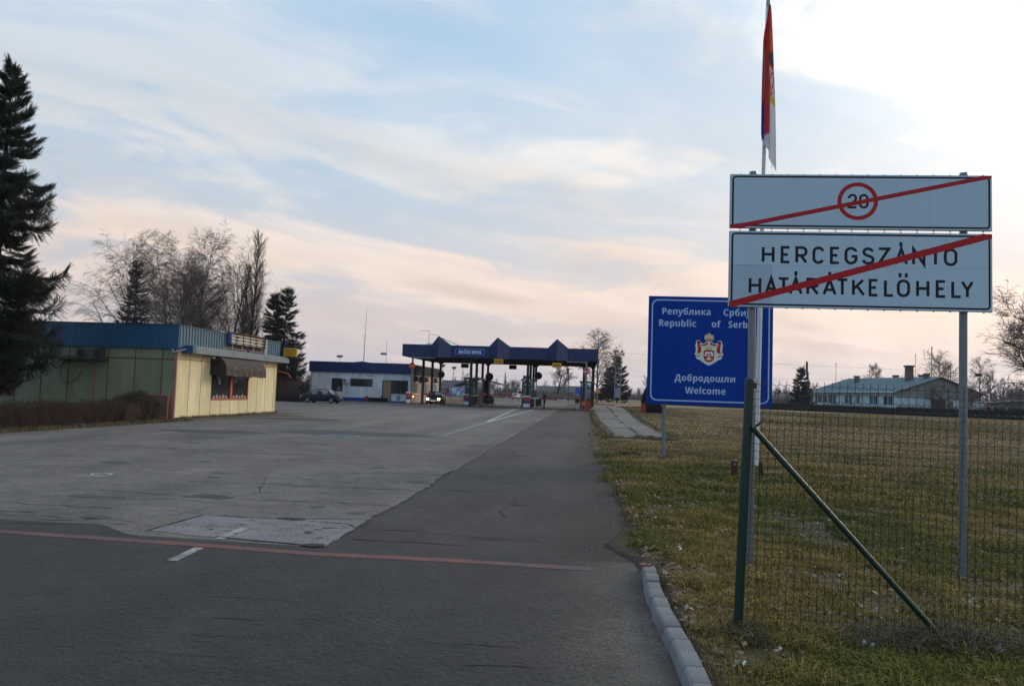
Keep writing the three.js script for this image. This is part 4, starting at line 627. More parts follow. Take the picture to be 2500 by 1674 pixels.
{ // orange gate or railing at the corner, split air conditioner, camera, loose cable, bracket
  const g = thing('gate', 'small orange framed gate panel at the kiosk corner', 'gate', [-18.5, 0, -32.3]); part(g, 'panel', M([.175, .115, .095], { map: T.conc, roughness: .9 }), box(-19.02, -17.98, .08, .98, -32.33, -32.31)); part(g, 'frame', mats.orange, [rod([-19.05, 0, -32.3], [-19.05, 1.05, -32.3], .035, .035, 8), rod([-17.94, 0, -32.3], [-17.94, 1.0, -32.3], .025, .025, 8), rod([-19.05, 1.0, -32.3], [-17.94, 1.0, -32.3], .022, .022, 8), rod([-19.05, .05, -32.3], [-17.94, .06, -32.3], .022, .022, 8)]); for (const y of [.15, .78]) part(g, 'hinge', mats.rust, box(-18.02, -17.97, y, y + .09, -32.31, -32.28));
  const a = thing('air_conditioner', 'dark air conditioner unit on the ledge of the green wall', 'air conditioner', [-21.85, 2.5, -32.3]); part(a, 'casing', M([.075, .075, .07], { roughness: .6 }), rbox(-22.22, -21.48, 2.53, 2.98, -32.55, -32.2, .02)); part(a, 'fan_grille', mats.black, [disc(.17, .02, -21.98, 2.75, -32.19)]); part(a, 'side_box', M([.05, .05, .05]), [box(-21.46, -21.36, 2.53, 2.95, -32.5, -32.3), box(-21.28, -21.1, 2.53, 2.98, -32.55, -32.4)]); part(a, 'shelf', M([.05, .042, .036], { roughness: .8 }), box(-23.3, -20.95, 2.46, 2.53, -32.58, -32.15));
  const w = thing('cable', 'loose black cable hanging in a loop on the green wall', 'cable', [-23, 1.4, -32.5]); part(w, 'strand', mats.black, [tube([[-22.9, 2.46, -32.55], [-23.1, 2.15, -32.55], [-23.05, 1.6, -32.54], [-22.7, 1.42, -32.53], [-22.35, 1.6, -32.53], [-22.15, 1.95, -32.55]], .012, 5, 30), tube([[-22.7, 2.45, -32.56], [-23.2, 2.15, -32.54], [-23.9, 2.05, -32.54]], .010, 5, 20)]);
  const c = thing('security_camera', 'small white security camera left of the awning', 'camera', [-17.75, 2.9, -35.2]); part(c, 'bracket', M([.30, .26, .17]), [box(KX, KX + .12, 2.86, 3.0, -34.95, -35.2), rod([KX + .1, 2.9, -35.1], [KX + .3, 2.84, -35.25], .02)]); part(c, 'body', mats.whitePaint, rod([KX + .24, 2.88, -35.3], [KX + .46, 2.76, -35.2], .05, .055, 12)); part(c, 'lens', mats.black, rod([KX + .46, 2.76, -35.2], [KX + .48, 2.75, -35.19], .035, .035, 12));
  const b = thing('bracket', 'bent orange pipe bracket on the far corner of the kiosk', 'bracket', [-17.7, 2.3, -44]); part(b, 'arm', mats.orange, tube([[-17.8, 2.42, -43.9], [-17.45, 2.34, -44.1], [-17.25, 2.26, -44.2], [-17.15, 2.05, -44.25]], .03, 6, 16)); part(b, 'arm', mats.orange, rod([-17.8, 2.86, -43.9], [-17.35, 2.96, -44.1], .03, .03, 6));
}
// ------------------------------------------------------------------ the white building with the blue parapet
const whiteW = M([.76, .79, .82], { map: T.streak, roughness: .85 }), beigeW = M([.52, .42, .345], { map: T.streak, roughness: .85 });
const WX0 = -32.4, WX1 = -20.4, WZ = -90;
const office = thing('office_building', 'flat white office with blue parapet left of the canopy', 'building', [-26, 0, -99]);
{
  const holes = [[-29.85, -28.5, 1.06, 2.62], [-27.6, -24.9, 1.72, 2.64], [-23.72, -20.65, .18, 2.58]];
  const s = new THREE.Shape([[WX0, 0], [WX1, 0], [WX1, 3.5], [WX0, 3.5]].map(p => new THREE.Vector2(...p))); for (const [a, b, c, d] of holes) s.holes.push(new THREE.Path([[a, c], [a, d], [b, d], [b, c]].map(p => new THREE.Vector2(...p))));
  part(office, 'front_wall', whiteW, new THREE.ExtrudeGeometry(s, { depth: .25, bevelEnabled: false }).translate(0, 0, WZ - .25));
  part(office, 'side_wall', beigeW, [box(WX1 - .2, WX1, 0, 3.5, WZ - .25, -108.4)]); part(office, 'rear_wall', whiteW, [box(WX0, WX0 + .2, 0, 3.5, WZ - .25, -108.4), box(WX0, WX1, 0, 3.5, -108.4, -108.6)]);
  part(office, 'plinth', M([.02, .05, .30], { roughness: .7, map: T.streak }), [box(WX0 - .01, -23.74, 0, .42, WZ, WZ + .03), box(-23.74, WX1 + .02, 0, .17, WZ, WZ + .03)]);
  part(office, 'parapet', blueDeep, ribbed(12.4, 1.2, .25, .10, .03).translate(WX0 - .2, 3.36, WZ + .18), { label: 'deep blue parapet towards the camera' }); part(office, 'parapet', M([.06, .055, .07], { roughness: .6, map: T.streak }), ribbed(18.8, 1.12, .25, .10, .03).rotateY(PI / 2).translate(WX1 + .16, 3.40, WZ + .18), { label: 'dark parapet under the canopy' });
  part(office, 'roof', M([.10, .11, .13], { roughness: .9 }), [box(WX0 - .19, WX1 + .15, 3.34, 3.38, WZ + .17, -108.7), box(WX0 - .19, WX1 + .15, 4.40, 4.44, WZ + .15, -108.7)]); part(office, 'roof_ridge', blueDeep, extrude([[-27.3, 4.56], [-25.2, 4.56], [-26.26, 4.68]], .04).translate(0, 0, WZ + .16));
  part(office, 'gable_panel', blueDeep, [box(WX0 - .21, WX0 - .18, 3.36, 4.55, WZ + .18, -108.7)]);
  const fr = M([.045, .042, .042], { roughness: .6 });
  const winF = (a, b, c, d, mull, lab) => { const w = part(office, 'window', fr, [box(a, b, c, c + .06, WZ - .16, WZ - .06), box(a, b, d - .06, d, WZ - .16, WZ - .06), box(a, a + .06, c, d, WZ - .161, WZ - .059), box(b - .06, b, c, d, WZ - .161, WZ - .059), ...mull.map(x => box(x - .05, x + .05, c, d, WZ - .162, WZ - .058))], { label: lab }); part(w, 'pane', glassDark, box(a + .05, b - .05, c + .05, d - .05, WZ - .13, WZ - .11)); return w; };
  const w1 = winF(-29.85, -28.5, 1.06, 2.62, [], 'square dark window behind the parked car'); part(w1, 'notice', M([.16, .17, .19]), box(-29.2, -28.75, 1.2, 1.6, WZ - .10, WZ - .095));
  winF(-27.6, -24.9, 1.72, 2.64, [-26.7, -25.8], 'long low dark window');
  const w3 = winF(-22.62, -20.65, 1.06, 2.58, [-21.55], 'wide window beside the door'); part(w3, 'blind', M([.22, .20, .17], { roughness: .9 }), [box(-22.4, -21.65, 1.2, 2.5, WZ - .18, WZ - .17), box(-21.45, -20.75, 1.2, 2.5, WZ - .18, WZ - .17)]); part(w3, 'sill', M([.12, .14, .15]), box(-22.62, -20.6, 1.0, 1.06, WZ - .14, WZ + .06));
  part(office, 'wall', whiteW, box(-22.6, -20.65, .18, 1.0, WZ - .2, WZ - .02)); const d = part(office, 'door', M([.40, .27, .14], { map: T.streak, roughness: .7 }), box(-23.62, -22.7, .18, 2.5, WZ - .14, WZ - .09), { label: 'tan door beside the wide window' }); part(d, 'handle', mats.galv, rod([-22.85, 1.1, WZ - .07], [-22.75, 1.1, WZ - .07], .012)); part(office, 'door_frame', fr, [box(-23.72, -23.64, .18, 2.58, WZ - .16, WZ - .05), box(-22.68, -22.62, .18, 2.52, WZ - .16, WZ - .05), box(-23.64, -22.62, 2.52, 2.58, WZ - .16, WZ - .05)]);
  const sh = [[-21.98, .82], [-21.98, .45], [-21.9, .30], [-21.74, .20], [-21.58, .30], [-21.5, .45], [-21.5, .82]]; part(office, 'wall_emblem', M([.22, .30, .36], { roughness: .6 }), extrude(sh, .015).translate(0, 0, WZ - .019), { label: 'grey shield on the white wall under the window' }); part(office, 'emblem_bar', M([.36, .43, .48]), box(-21.93, -21.55, .74, .79, WZ, WZ + .008));
  // windows, awnings and coolers down the side that faces the lanes
  for (const [z, w] of [[-91.6, 2.2], [-97.5, 2.2], [-103.6, 2.6]]) { const q = part(office, 'side_window', M([.62, .63, .64], { roughness: .5 }), [box(WX1, WX1 + .06, .95, 2.45, z, z - .08), box(WX1, WX1 + .06, .95, 2.45, z - w + .08, z - w), box(WX1, WX1 + .06, .95, 1.03, z - .08, z - w + .08), box(WX1, WX1 + .06, 2.37, 2.45, z - .08, z - w + .08), ...[1, 2, 3].map(k => box(WX1, WX1 + .06, 1.03, 2.37, z - w * k / 4 - .03, z - w * k / 4 + .03))]); part(q, 'pane', new THREE.MeshPhysicalMaterial({ color: lin(.22, .24, .26), roughness: .08, side: THREE.DoubleSide }), box(WX1 + .005, WX1 + .02, 1.0, 2.4, z - .05, z - w + .05)); part(q, 'hood', M([.075, .05, .045], { roughness: .8 }), extrude([[0, 2.55], [.45, 2.62], [.30, 3.15], [0, 3.2]], 1.0).translate(WX1, 0, z - w / 2 - .5)); }
  part(office, 'side_door', M([.36, .24, .14], { roughness: .7 }), box(WX1, WX1 + .05, .1, 2.4, -100.4, -101.5)); part(office, 'side_cooler', M([.04, .035, .035]), [rbox(WX1, WX1 + .45, 2.55, 3.2, -95.2, -96.3, .02)]);
  part(office, 'cable', mats.black, [tube([[-26.3, 3.36, WZ + .03], [-26.6, 2.9, WZ + .02], [-26.9, 2.64, WZ + .02]], .018, 5, 14), tube([[-26, 3.36, WZ + .03], [-25.4, 3.0, WZ + .02], [-24.8, 3.05, WZ + .02]], .018, 5, 14), tube([[-28.05, 2.05, WZ + .03], [-28.04, 1.2, WZ + .02], [-28.02, .5, WZ + .02]], .015, 5, 8)]);
  part(office, 'downpipe', M([.30, .34, .38]), [rod([WX0 + .12, 0, WZ + .05], [WX0 + .12, 3.36, WZ + .05], .04, .04, 8), tube([[-20.6, 3.36, WZ + .04], [-20.62, 3.15, WZ + .04], [-20.5, 3.05, WZ + .05]], .035, 6, 8)]);
}
{
  const a = thing('air_conditioner', 'white outdoor air conditioner on the white office wall between two windows', 'air conditioner', [-28.0, 2.05, -89.8]); part(a, 'casing', M([.58, .60, .60], { roughness: .5 }), rbox(-28.46, -27.66, 2.08, 2.62, WZ + .02, WZ + .32, .02)); part(a, 'fan_grille', M([.12, .13, .14]), disc(.20, .02, -28.2, 2.35, WZ + .325)); part(a, 'fan_hub', M([.3, .31, .32]), disc(.06, .02, -28.2, 2.35, WZ + .34)); part(a, 'bracket', mats.galv, [box(-28.35, -28.3, 2.03, 2.08, WZ, WZ + .32), box(-27.82, -27.77, 2.03, 2.08, WZ, WZ + .32)]);
  const b = thing('bench', 'long low black bench with a red end block at the white wall', 'bench', [-24.2, 0, -89.6]); part(b, 'seat', M([.022, .022, .025]), [rbox(-25.25, -22.95, .36, .48, -89.85, -89.4, .02)]); part(b, 'back_panel', M([.02, .02, .022]), box(-25.2, -23, .06, .36, -89.75, -89.68)); part(b, 'leg', M([.02, .02, .022]), [box(-25.1, -25.0, 0, .36, -89.8, -89.45)]); part(b, 'leg', M([.02, .02, .022]), [box(-23.2, -23.1, 0, .36, -89.8, -89.45)]); part(b, 'end_block', mats.red, rbox(-25.56, -25.27, 0, .62, -89.85, -89.4, .03)); part(b, 'top_knob', M([.03, .03, .035]), new THREE.SphereGeometry(.12, 10, 8).translate(-23.6, .56, -89.6));
  const flood = (name, lab, x, y, ry, tall) => { const f = thing('floodlight', lab, 'floodlight', [x, 4.44, WZ - .6]); part(f, 'pole', mats.galv, rod([x, 4.44, WZ - .6], [x, y + (tall ?? 0), WZ - .6], .025, .018, 8)); part(f, 'lamp_head', M([.30, .40, .46], { roughness: .35, metalness: .3 }), rbox(-.36, .36, -.10, .12, -.18, .18, .03).rotateX(.3).rotateY(ry).translate(x - (tall ? .3 : 0), y, WZ - .5)); part(f, 'reflector', M([.10, .14, .18], { roughness: .3 }), box(-.32, .32, -.13, -.105, -.15, .15).rotateX(.3).rotateY(ry).translate(x - (tall ? .3 : 0), y, WZ - .5)); };
  flood('floodlight', 'small floodlight on the left part of the white office roof', -29.15, 5.25, .1); flood('floodlight', 'floodlight on a thin tall rod at the right of the office roof', -23.55, 5.7, .35, 1.75);
  const m = thing('antenna_mast', 'tall thin antenna mast on the middle of the office roof', 'antenna', [-26.25, 4.4, -90.6]); part(m, 'pole', M([.16, .15, .15], { roughness: .6 }), [rod([-26.27, 4.4, -90.6], [-26.22, 7.9, -90.6], .05, .035, 8), rod([-26.22, 7.9, -90.6], [-26.15, 10.9, -90.6], .028, .018, 6)]); part(m, 'fitting', M([.3, .3, .31]), [new THREE.SphereGeometry(.09, 8, 6).translate(-26.26, 5.2, -90.6), ...[7.3, 7.55, 7.8].map((y, i) => rod([-26.4 - .06 * i, y, -90.6], [-26.1, y + .05, -90.6], .012))]);
}

// ------------------------------------------------------------------ the blue border canopy
const CZ = -80, CX0 = -19.1, CX1 = 1.18, CY0 = 5.05, CY1 = 6.27, CR = -97;
const canopy = thing('canopy', 'wide blue canopy with three pointed gables over the border lanes', 'canopy', [-9, 0, -88]);
const canBlue = M([.006, .030, .115], { roughness: .5, map: T.streak }), steelDark = M([.030, .026, .025], { roughness: .6 });
{
  const G = [[-15.99, -13.99, -15.12], [-9.94, -7.83, -9.01], [-3.88, -1.85, -2.94]]; let x = CX0;
  const flat = (a, b) => part(canopy, 'fascia_panel', canBlue, ribbed(b - a, CY1 - CY0, .25, .12, .03).translate(a, CY0, CZ));
  for (const [a, b, p] of G) {
    flat(x, a); x = b; const out = 1.0, PY = 7.11;                   // each gable folds forward to a vertical arris and rises to a point
    const fold = (x0, x1) => { const L = Math.hypot(x1 - x0, out), up = x1 < x0 ? 0 : 1; const g = ribbed(L, s => { const t = up ? s / L : 1 - s / L; return CY1 - CY0 + .12 + (PY - CY1) * t - .12 * (1 - t) * 0; }, .21, .10, .03, -.06); return g; };
    const gl = fold(a, p); gl.rotateY(Math.atan2(-out, p - a) * 1).translate(a, CY0, CZ); part(canopy, 'gable_face', canBlue, gl, { label: 'left facet of a pointed gable' });
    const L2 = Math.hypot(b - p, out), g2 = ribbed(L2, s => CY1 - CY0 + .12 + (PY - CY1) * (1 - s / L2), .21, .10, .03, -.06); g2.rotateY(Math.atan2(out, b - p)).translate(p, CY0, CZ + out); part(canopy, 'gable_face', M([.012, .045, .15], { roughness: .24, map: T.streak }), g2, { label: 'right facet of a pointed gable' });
    part(canopy, 'gable_soffit', steelDark, poly([[a, CZ], [p, CZ + out], [b, CZ]], CY0 - .055));
    const sk = part(canopy, 'skylight', M([.05, .07, .09]), [rod([p, 7.06, CZ + .9], [p, 6.95, CR + 3], .05, .05, 6)], { label: 'ridge skylight running back from a gable' });
    part(sk, 'glazing', M([.62, .70, .68], { roughness: .25 }), quad([p, 7.05, CZ + .8], [b, 6.2, CZ], [b, 6.2, CR + 3], [p, 6.93, CR + 3])); part(sk, 'glazing', M([.30, .38, .42], { roughness: .3 }), quad([p, 7.05, CZ + .8], [a, 6.2, CZ], [a, 6.2, CR + 3], [p, 6.93, CR + 3]));
  }
  flat(x, CX1);
  part(canopy, 'fascia_panel', canBlue, ribbed(17, CY1 - CY0, .25, .12, .03).rotateY(PI / 2).translate(CX1, CY0, CZ)); part(canopy, 'fascia_panel', canBlue, ribbed(17, CY1 - CY0, .25, .12, .03).rotateY(-PI / 2).translate(CX0, CY0, CR)); part(canopy, 'fascia_panel', canBlue, ribbed(CX1 - CX0, CY1 - CY0, .25, .12, .03).rotateY(PI).translate(CX1, CY0, CR));
  part(canopy, 'roof_deck', M([.08, .09, .11], { roughness: .9 }), [box(CX0 + .05, CX1 - .05, 6.05, 6.15, CZ - .05, CR + .05)]); part(canopy, 'soffit', M([.045, .040, .038], { map: T.conc, roughness: .9 }), box(CX0 + .05, CX1 - .05, 5.3, 5.34, CZ - .05, CR + .05));
  part(canopy, 'cap_strip', M([.015, .03, .12], { roughness: .5 }), [box(CX0 - .02, G[0][0], CY1, CY1 + .03, CZ - .04, CZ + .05), box(G[0][1], G[1][0], CY1, CY1 + .03, CZ - .04, CZ + .05), box(G[1][1], G[2][0], CY1, CY1 + .03, CZ - .04, CZ + .05), box(G[2][1], CX1 + .02, CY1, CY1 + .03, CZ - .04, CZ + .05)]);
  for (let k = 0; k < 5; k++) { const z = CZ - 1 - k * 3.7; part(canopy, 'beam', steelDark, [box(CX0 + .1, CX1 - .1, 5.08, 5.22, z, z - .10), ...Array.from({ length: 13 }, (_, i) => rod([CX0 + .4 + i * 1.6, 5.1, z - .05], [CX0 + 1.2 + i * 1.6, 5.32, z - .05], .03, .03, 4))]); }
  for (const px of [-17.78, -11.9, -6.0, -.15]) part(canopy, 'long_beam', steelDark, box(px - .08, px + .08, 4.96, 5.08, CZ - .5, CR + .4));
  for (const [px, zz] of [[-17.78, [-84.7, -89.8, -95]], [-11.9, [-80.8, -85, -90, -95]], [-6.0, [-81.5, -85.7, -90.5, -95]], [-.15, [-82, -86.5, -91]], [.9, [-95]]]) for (const z of zz) { const c = part(canopy, 'column', steelDark, [box(px - .13, px + .13, 0, 5.0, z - .03, z + .03), box(px - .13, px - .10, 0, 5.0, z - .11, z + .11), box(px + .10, px + .13, 0, 5.0, z - .11, z + .11)]); part(c, 'haunch', steelDark, extrude([[-.45, 5.0], [.45, 5.0], [.13, 4.78], [-.13, 4.78]], .06).translate(px, 0, z - .03)); }
  for (const [px, z] of [[-15.1, -96.9], [-9.05, -96.9]]) part(canopy, 'hanging_box', M([.02, .02, .022]), rbox(px - .47, px + .47, 4.5, 5.02, z - .3, z, .02));
  for (const px of [-15, -9, -3]) for (const z of [-83, -88, -93]) part(canopy, 'ceiling_lamp', M([.30, .33, .36], { roughness: .4 }), [rbox(px - .3, px + .3, 5.22, 5.30, z - .12, z + .12, .01)]);
}
const frameLeg = (lab, x, dir) => { const t = thing('support_frame', lab, 'frame', [x, 0, CZ + .35]); part(t, 'post', mats.galv, box(x - .09, x + .09, 0, 4.98, CZ + .28, CZ + .42)); part(t, 'crossbar', mats.galv, box(dir > 0 ? x + .09 : x - 2.0, dir > 0 ? x + 2.3 : x - .09, 4.86, 4.98, CZ + .29, CZ + .41)); part(t, 'foot_plate', mats.galv, box(x - .18, x + .18, 0, .03, CZ + .2, CZ + .5)); return t; };
frameLeg('galvanised post and bar under the left end of the canopy', -17.88, 1); frameLeg('galvanised post and bar under the right end of the canopy', .08, -1);
function roundSign(name, label, x, y, z, r, tex, back, group) { const t = thing(name, label, 'sign', [x, y, z], group); part(t, 'plate', back ?? mats.galv, disc(r, .03, x, y, z, 40)); if (tex) { const g = new THREE.CircleGeometry(r * .985, 40).translate(x, y, z + .018); part(t, 'sign_face', new THREE.MeshStandardMaterial({ map: tex, roughness: .5, side: THREE.DoubleSide }), g, { uv: false }); } part(t, 'clamp', mats.galv, box(x - .05, x + .05, y - .06, y + .06, z - .09, z - .015)); return t; }
const redYellow = printTex(128, 128, (x, w) => { x.fillStyle = '#b5140f'; x.fillRect(0, 0, w, w); x.fillStyle = '#d8a01e'; x.fillRect(16, 52, 96, 26); x.fillStyle = '#a06a10'; for (let i = 0; i < 6; i++) x.fillRect(24 + i * 14, 59, 8, 12); });
roundSign('customs_sign', 'round red sign with yellow bar on the left canopy post', -17.90, 4.02, CZ + .50, .34, redYellow);
{ const t = thing('stop_sign', 'red octagonal stop sign on the right canopy post', 'sign', [.09, 4.0, CZ + .5]); const oct = Array.from({ length: 8 }, (_, i) => { const a = PI / 8 + i * PI / 4; return [.35 * Math.cos(a), .35 * Math.sin(a)]; }); part(t, 'plate', mats.galv, extrude(oct, .03).translate(.09, 4, CZ + .46)); const g = new THREE.CircleGeometry(.345, 8).rotateZ(PI / 8); { const q = g.attributes.position; for (let i = 0; i < q.count; i++) g.attributes.uv.setXY(i, q.getX(i) / .69 + .5, q.getY(i) / .69 + .5); } g.translate(.09, 4, CZ + .495); part(t, 'sign_face', new THREE.MeshStandardMaterial({ map: printTex(256, 256, (x, w) => { x.fillStyle = '#d9d9d9'; x.fillRect(0, 0, w, w); x.fillStyle = '#b5121b'; x.beginPath(); for (let i = 0; i < 8; i++) { const a = PI / 8 + i * PI / 4; x.lineTo(w / 2 + 118 * Math.cos(a), w / 2 + 118 * Math.sin(a)); } x.fill(); x.fillStyle = '#e8e8e8'; x.font = 'bold 84px sans-serif'; x.textAlign = 'center'; x.textBaseline = 'middle'; x.fillText('STOP', w / 2, w / 2 + 4, 200); }), roughness: .5, side: THREE.DoubleSide }), g, { uv: false }); part(t, 'clamp', mats.galv, box(.04, .14, 3.95, 4.05, CZ + .42, CZ + .46)); }
roundSign('round_sign', 'dark back of a round sign on the rear column of the left row', -17.72, 3.55, -95.3, .42, null, mats.black); roundSign('round_sign', 'dark back of an eight sided sign on the left booth column row', -11.75, 3.45, -95.3, .50, null, mats.black); roundSign('round_sign', 'dark back of a round sign right of the chevron booth', -5.72, 3.75, -95.3, .46, null, mats.black);
{ // name board
  const t = thing('name_board', 'blue board with the white letters BAČKI BREG on the canopy fascia', 'sign', [-11.95, 5.4, CZ + .1]); part(t, 'panel', M([.02, .07, .30]), box(-13.5, -10.4, 5.38, 5.98, CZ + .05, CZ + .09));
  face(t, 'sign_face', 3.08, .585, printTex(1024, 196, (x, w, h) => { x.fillStyle = '#0b2f86'; x.fillRect(0, 0, w, h); x.strokeStyle = '#c9d6ea'; x.lineWidth = 7; x.beginPath(); x.roundRect(8, 8, w - 16, h - 16, 20); x.stroke(); x.fillStyle = '#dbe4f2'; x.font = 'bold 140px sans-serif'; x.textAlign = 'center'; x.textBaseline = 'alphabetic'; x.fillText('BAČKI BREG', w / 2, 158, w * .90); }), [-11.95, 5.68, CZ + .094]);
}
const picto = (lab, x0, x1, y0, y1, truck) => { const t = thing('lane_sign', lab, 'sign', [(x0 + x1) / 2, y0, CZ - .2]); const z = CZ + (truck ? 1.06 : 1.02); part(t, 'panel', M([.45, .30, .03]), box(x0, x1, y0, y1, z - .04, z)); part(t, 'hanger', steelDark, [rod([x0 + .1, y1, z - .02], [x0 + .1, y1 + .06, z - .02], .02), rod([x1 - .1, y1, z - .02], [x1 - .1, y1 + .06, z - .02], .02)]); face(t, 'sign_face', x1 - x0 - .02, y1 - y0 - .02, printTex(256, 128, (x, w, h) => { x.fillStyle = '#cf9a1c'; x.fillRect(0, 0, w, h); x.strokeStyle = '#3a2c08'; x.lineWidth = 3; x.strokeRect(4, 4, w - 8, h - 8); x.fillStyle = '#17130a'; if (truck) { x.fillRect(28, 54, 150, 30); x.fillRect(178, 60, 46, 24); x.fillStyle = '#cf9a1c'; for (let i = 0; i < 5; i++) x.fillRect(38 + i * 27, 59, 18, 9); x.fillStyle = '#17130a'; for (const q of [54, 90, 150, 200]) { x.beginPath(); x.arc(q, 88, 11, 0, 7); x.fill(); } } else { x.beginPath(); x.moveTo(26, 84); x.lineTo(26, 68); x.lineTo(70, 62); x.lineTo(96, 42); x.lineTo(160, 42); x.lineTo(186, 62); x.lineTo(228, 70); x.lineTo(228, 84); x.fill(); x.fillStyle = '#cf9a1c'; x.beginPath(); x.moveTo(84, 61); x.lineTo(102, 48); x.lineTo(124, 48); x.lineTo(124, 61); x.fill(); x.beginPath(); x.moveTo(130, 61); x.lineTo(130, 48); x.lineTo(156, 48); x.lineTo(170, 61); x.fill(); x.fillStyle = '#17130a'; for (const q of [70, 184]) { x.beginPath(); x.arc(q, 86, 14, 0, 7); x.fill(); } } }), [(x0 + x1) / 2, (y0 + y1) / 2, z + .004]); };
picto('yellow lane sign with a black truck picture under the middle gable', -9.32, -8.36, 4.50, 4.98, true); picto('yellow lane sign with a black car picture under the right gable', -3.38, -2.42, 4.28, 4.76, false);
{ const t = thing('roof_antenna', 'thin television antenna on the left part of the canopy roof', 'antenna', [-16.43, 6.15, CZ - 1]); part(t, 'pole', mats.galv, rod([-16.45, 6.1, CZ - .6], [-16.47, 7.88, CZ - .6], .03, .022, 6)); part(t, 'boom', mats.galv, [rod([-17.35, 7.76, CZ - .6], [-16.47, 7.80, CZ - .6], .018), rod([-16.47, 7.42, CZ - .6], [-15.5, 7.36, CZ - .6], .018)]); part(t, 'elements', mats.galv, [-17.3, -17, -16.7].map(x => rod([x, 7.78, CZ - .9], [x, 7.78, CZ - .3], .008)));
  const d = thing('satellite_dish', 'pale dish behind the canopy edge under the antenna', 'dish', [-16.43, 6.15, CZ - .8]); part(d, 'dish', M([.40, .50, .56], { roughness: .4 }), new THREE.SphereGeometry(.62, 20, 10, 0, 2 * PI, 0, .9).scale(1, .6, 1).rotateX(.5).translate(-16.43, 6.10, CZ - .9)); part(d, 'foot', mats.galv, rod([-16.43, 6.1, CZ - .9], [-16.43, 6.35, CZ - .9], .04)); }
{ const t = thing('floodlight', 'pale floodlight on a short arm at the right corner of the canopy roof', 'floodlight', [1.25, 6.1, CZ]); part(t, 'arm', steelDark, rod([1.24, 6.1, CZ - .1], [1.26, 6.95, CZ - .1], .03, .03, 6)); part(t, 'lamp_head', M([.34, .45, .52], { roughness: .3 }), rbox(1.30, 1.88, 6.58, 6.82, CZ - .3, CZ + .1, .04)); part(t, 'glass', M([.5, .58, .62], { roughness: .15 }), box(1.34, 1.84, 6.565, 6.585, CZ - .26, CZ + .06)); }
// booths, islands, barriers
function booth(label, x0, x1, z0, z1, o = {}) {
  const t = thing('booth', label, 'booth', [(x0 + x1) / 2, 0, (z0 + z1) / 2]), fr = M([.045, .030, .024], { roughness: .6 }), y0 = .15, y1 = 3.0;
  part(t, 'base_wall', o.base ?? M([.05, .032, .025], { roughness: .7 }), [box(x0, x1, y0, 1.15, z1, z0)]);
  for (const [x, z] of [[x0, z0], [x1 - .12, z0], [x0, z1 + .12], [x1 - .12, z1 + .12]]) part(t, 'corner_post', fr, box(x, x + .12, 1.15, y1 - .1, z - .12, z));
  part(t, 'header', fr, box(x0 + .12, x1 - .12, 2.25, 2.38, z0 - .08, z0 - .002)); part(t, 'mullion', fr, box((x0 + x1) / 2 - .05, (x0 + x1) / 2 + .05, 1.15, 2.25, z0 - .08, z0 - .004));
  part(t, 'pane', glassClear, box(x0 + .12, x1 - .12, 1.15, 2.25, z0 - .05, z0 - .04)); part(t, 'pane', glassClear, box(x1 - .05, x1 - .04, 1.15, 2.8, z1 + .12, z0 - .12)); part(t, 'pane', glassClear, box(x0 + .04, x0 + .05, 1.15, 2.8, z1 + .12, z0 - .12)); part(t, 'pane', glassClear, box(x0 + .12, x1 - .12, 1.15, 2.8, z1 + .04, z1 + .05)); part(t, 'pane', glassClear, box(x0 + .12, x1 - .12, 2.38, 2.82, z0 - .05, z0 - .04));
  part(t, 'roof', M([.10, .13, .15], { roughness: .6 }), [box(x0 - .1, x1 + .1, 2.9, 3.08, z1 - .1, z0 + .1)]); part(t, 'desk', M([.10, .08, .07]), box(x0 + .13, x1 - .13, 1.0, 1.16, z1 + .2, z0 - .13)); return t;
}
const islandM = M([.13, .125, .115], { map: T.conc, roughness: .95 });
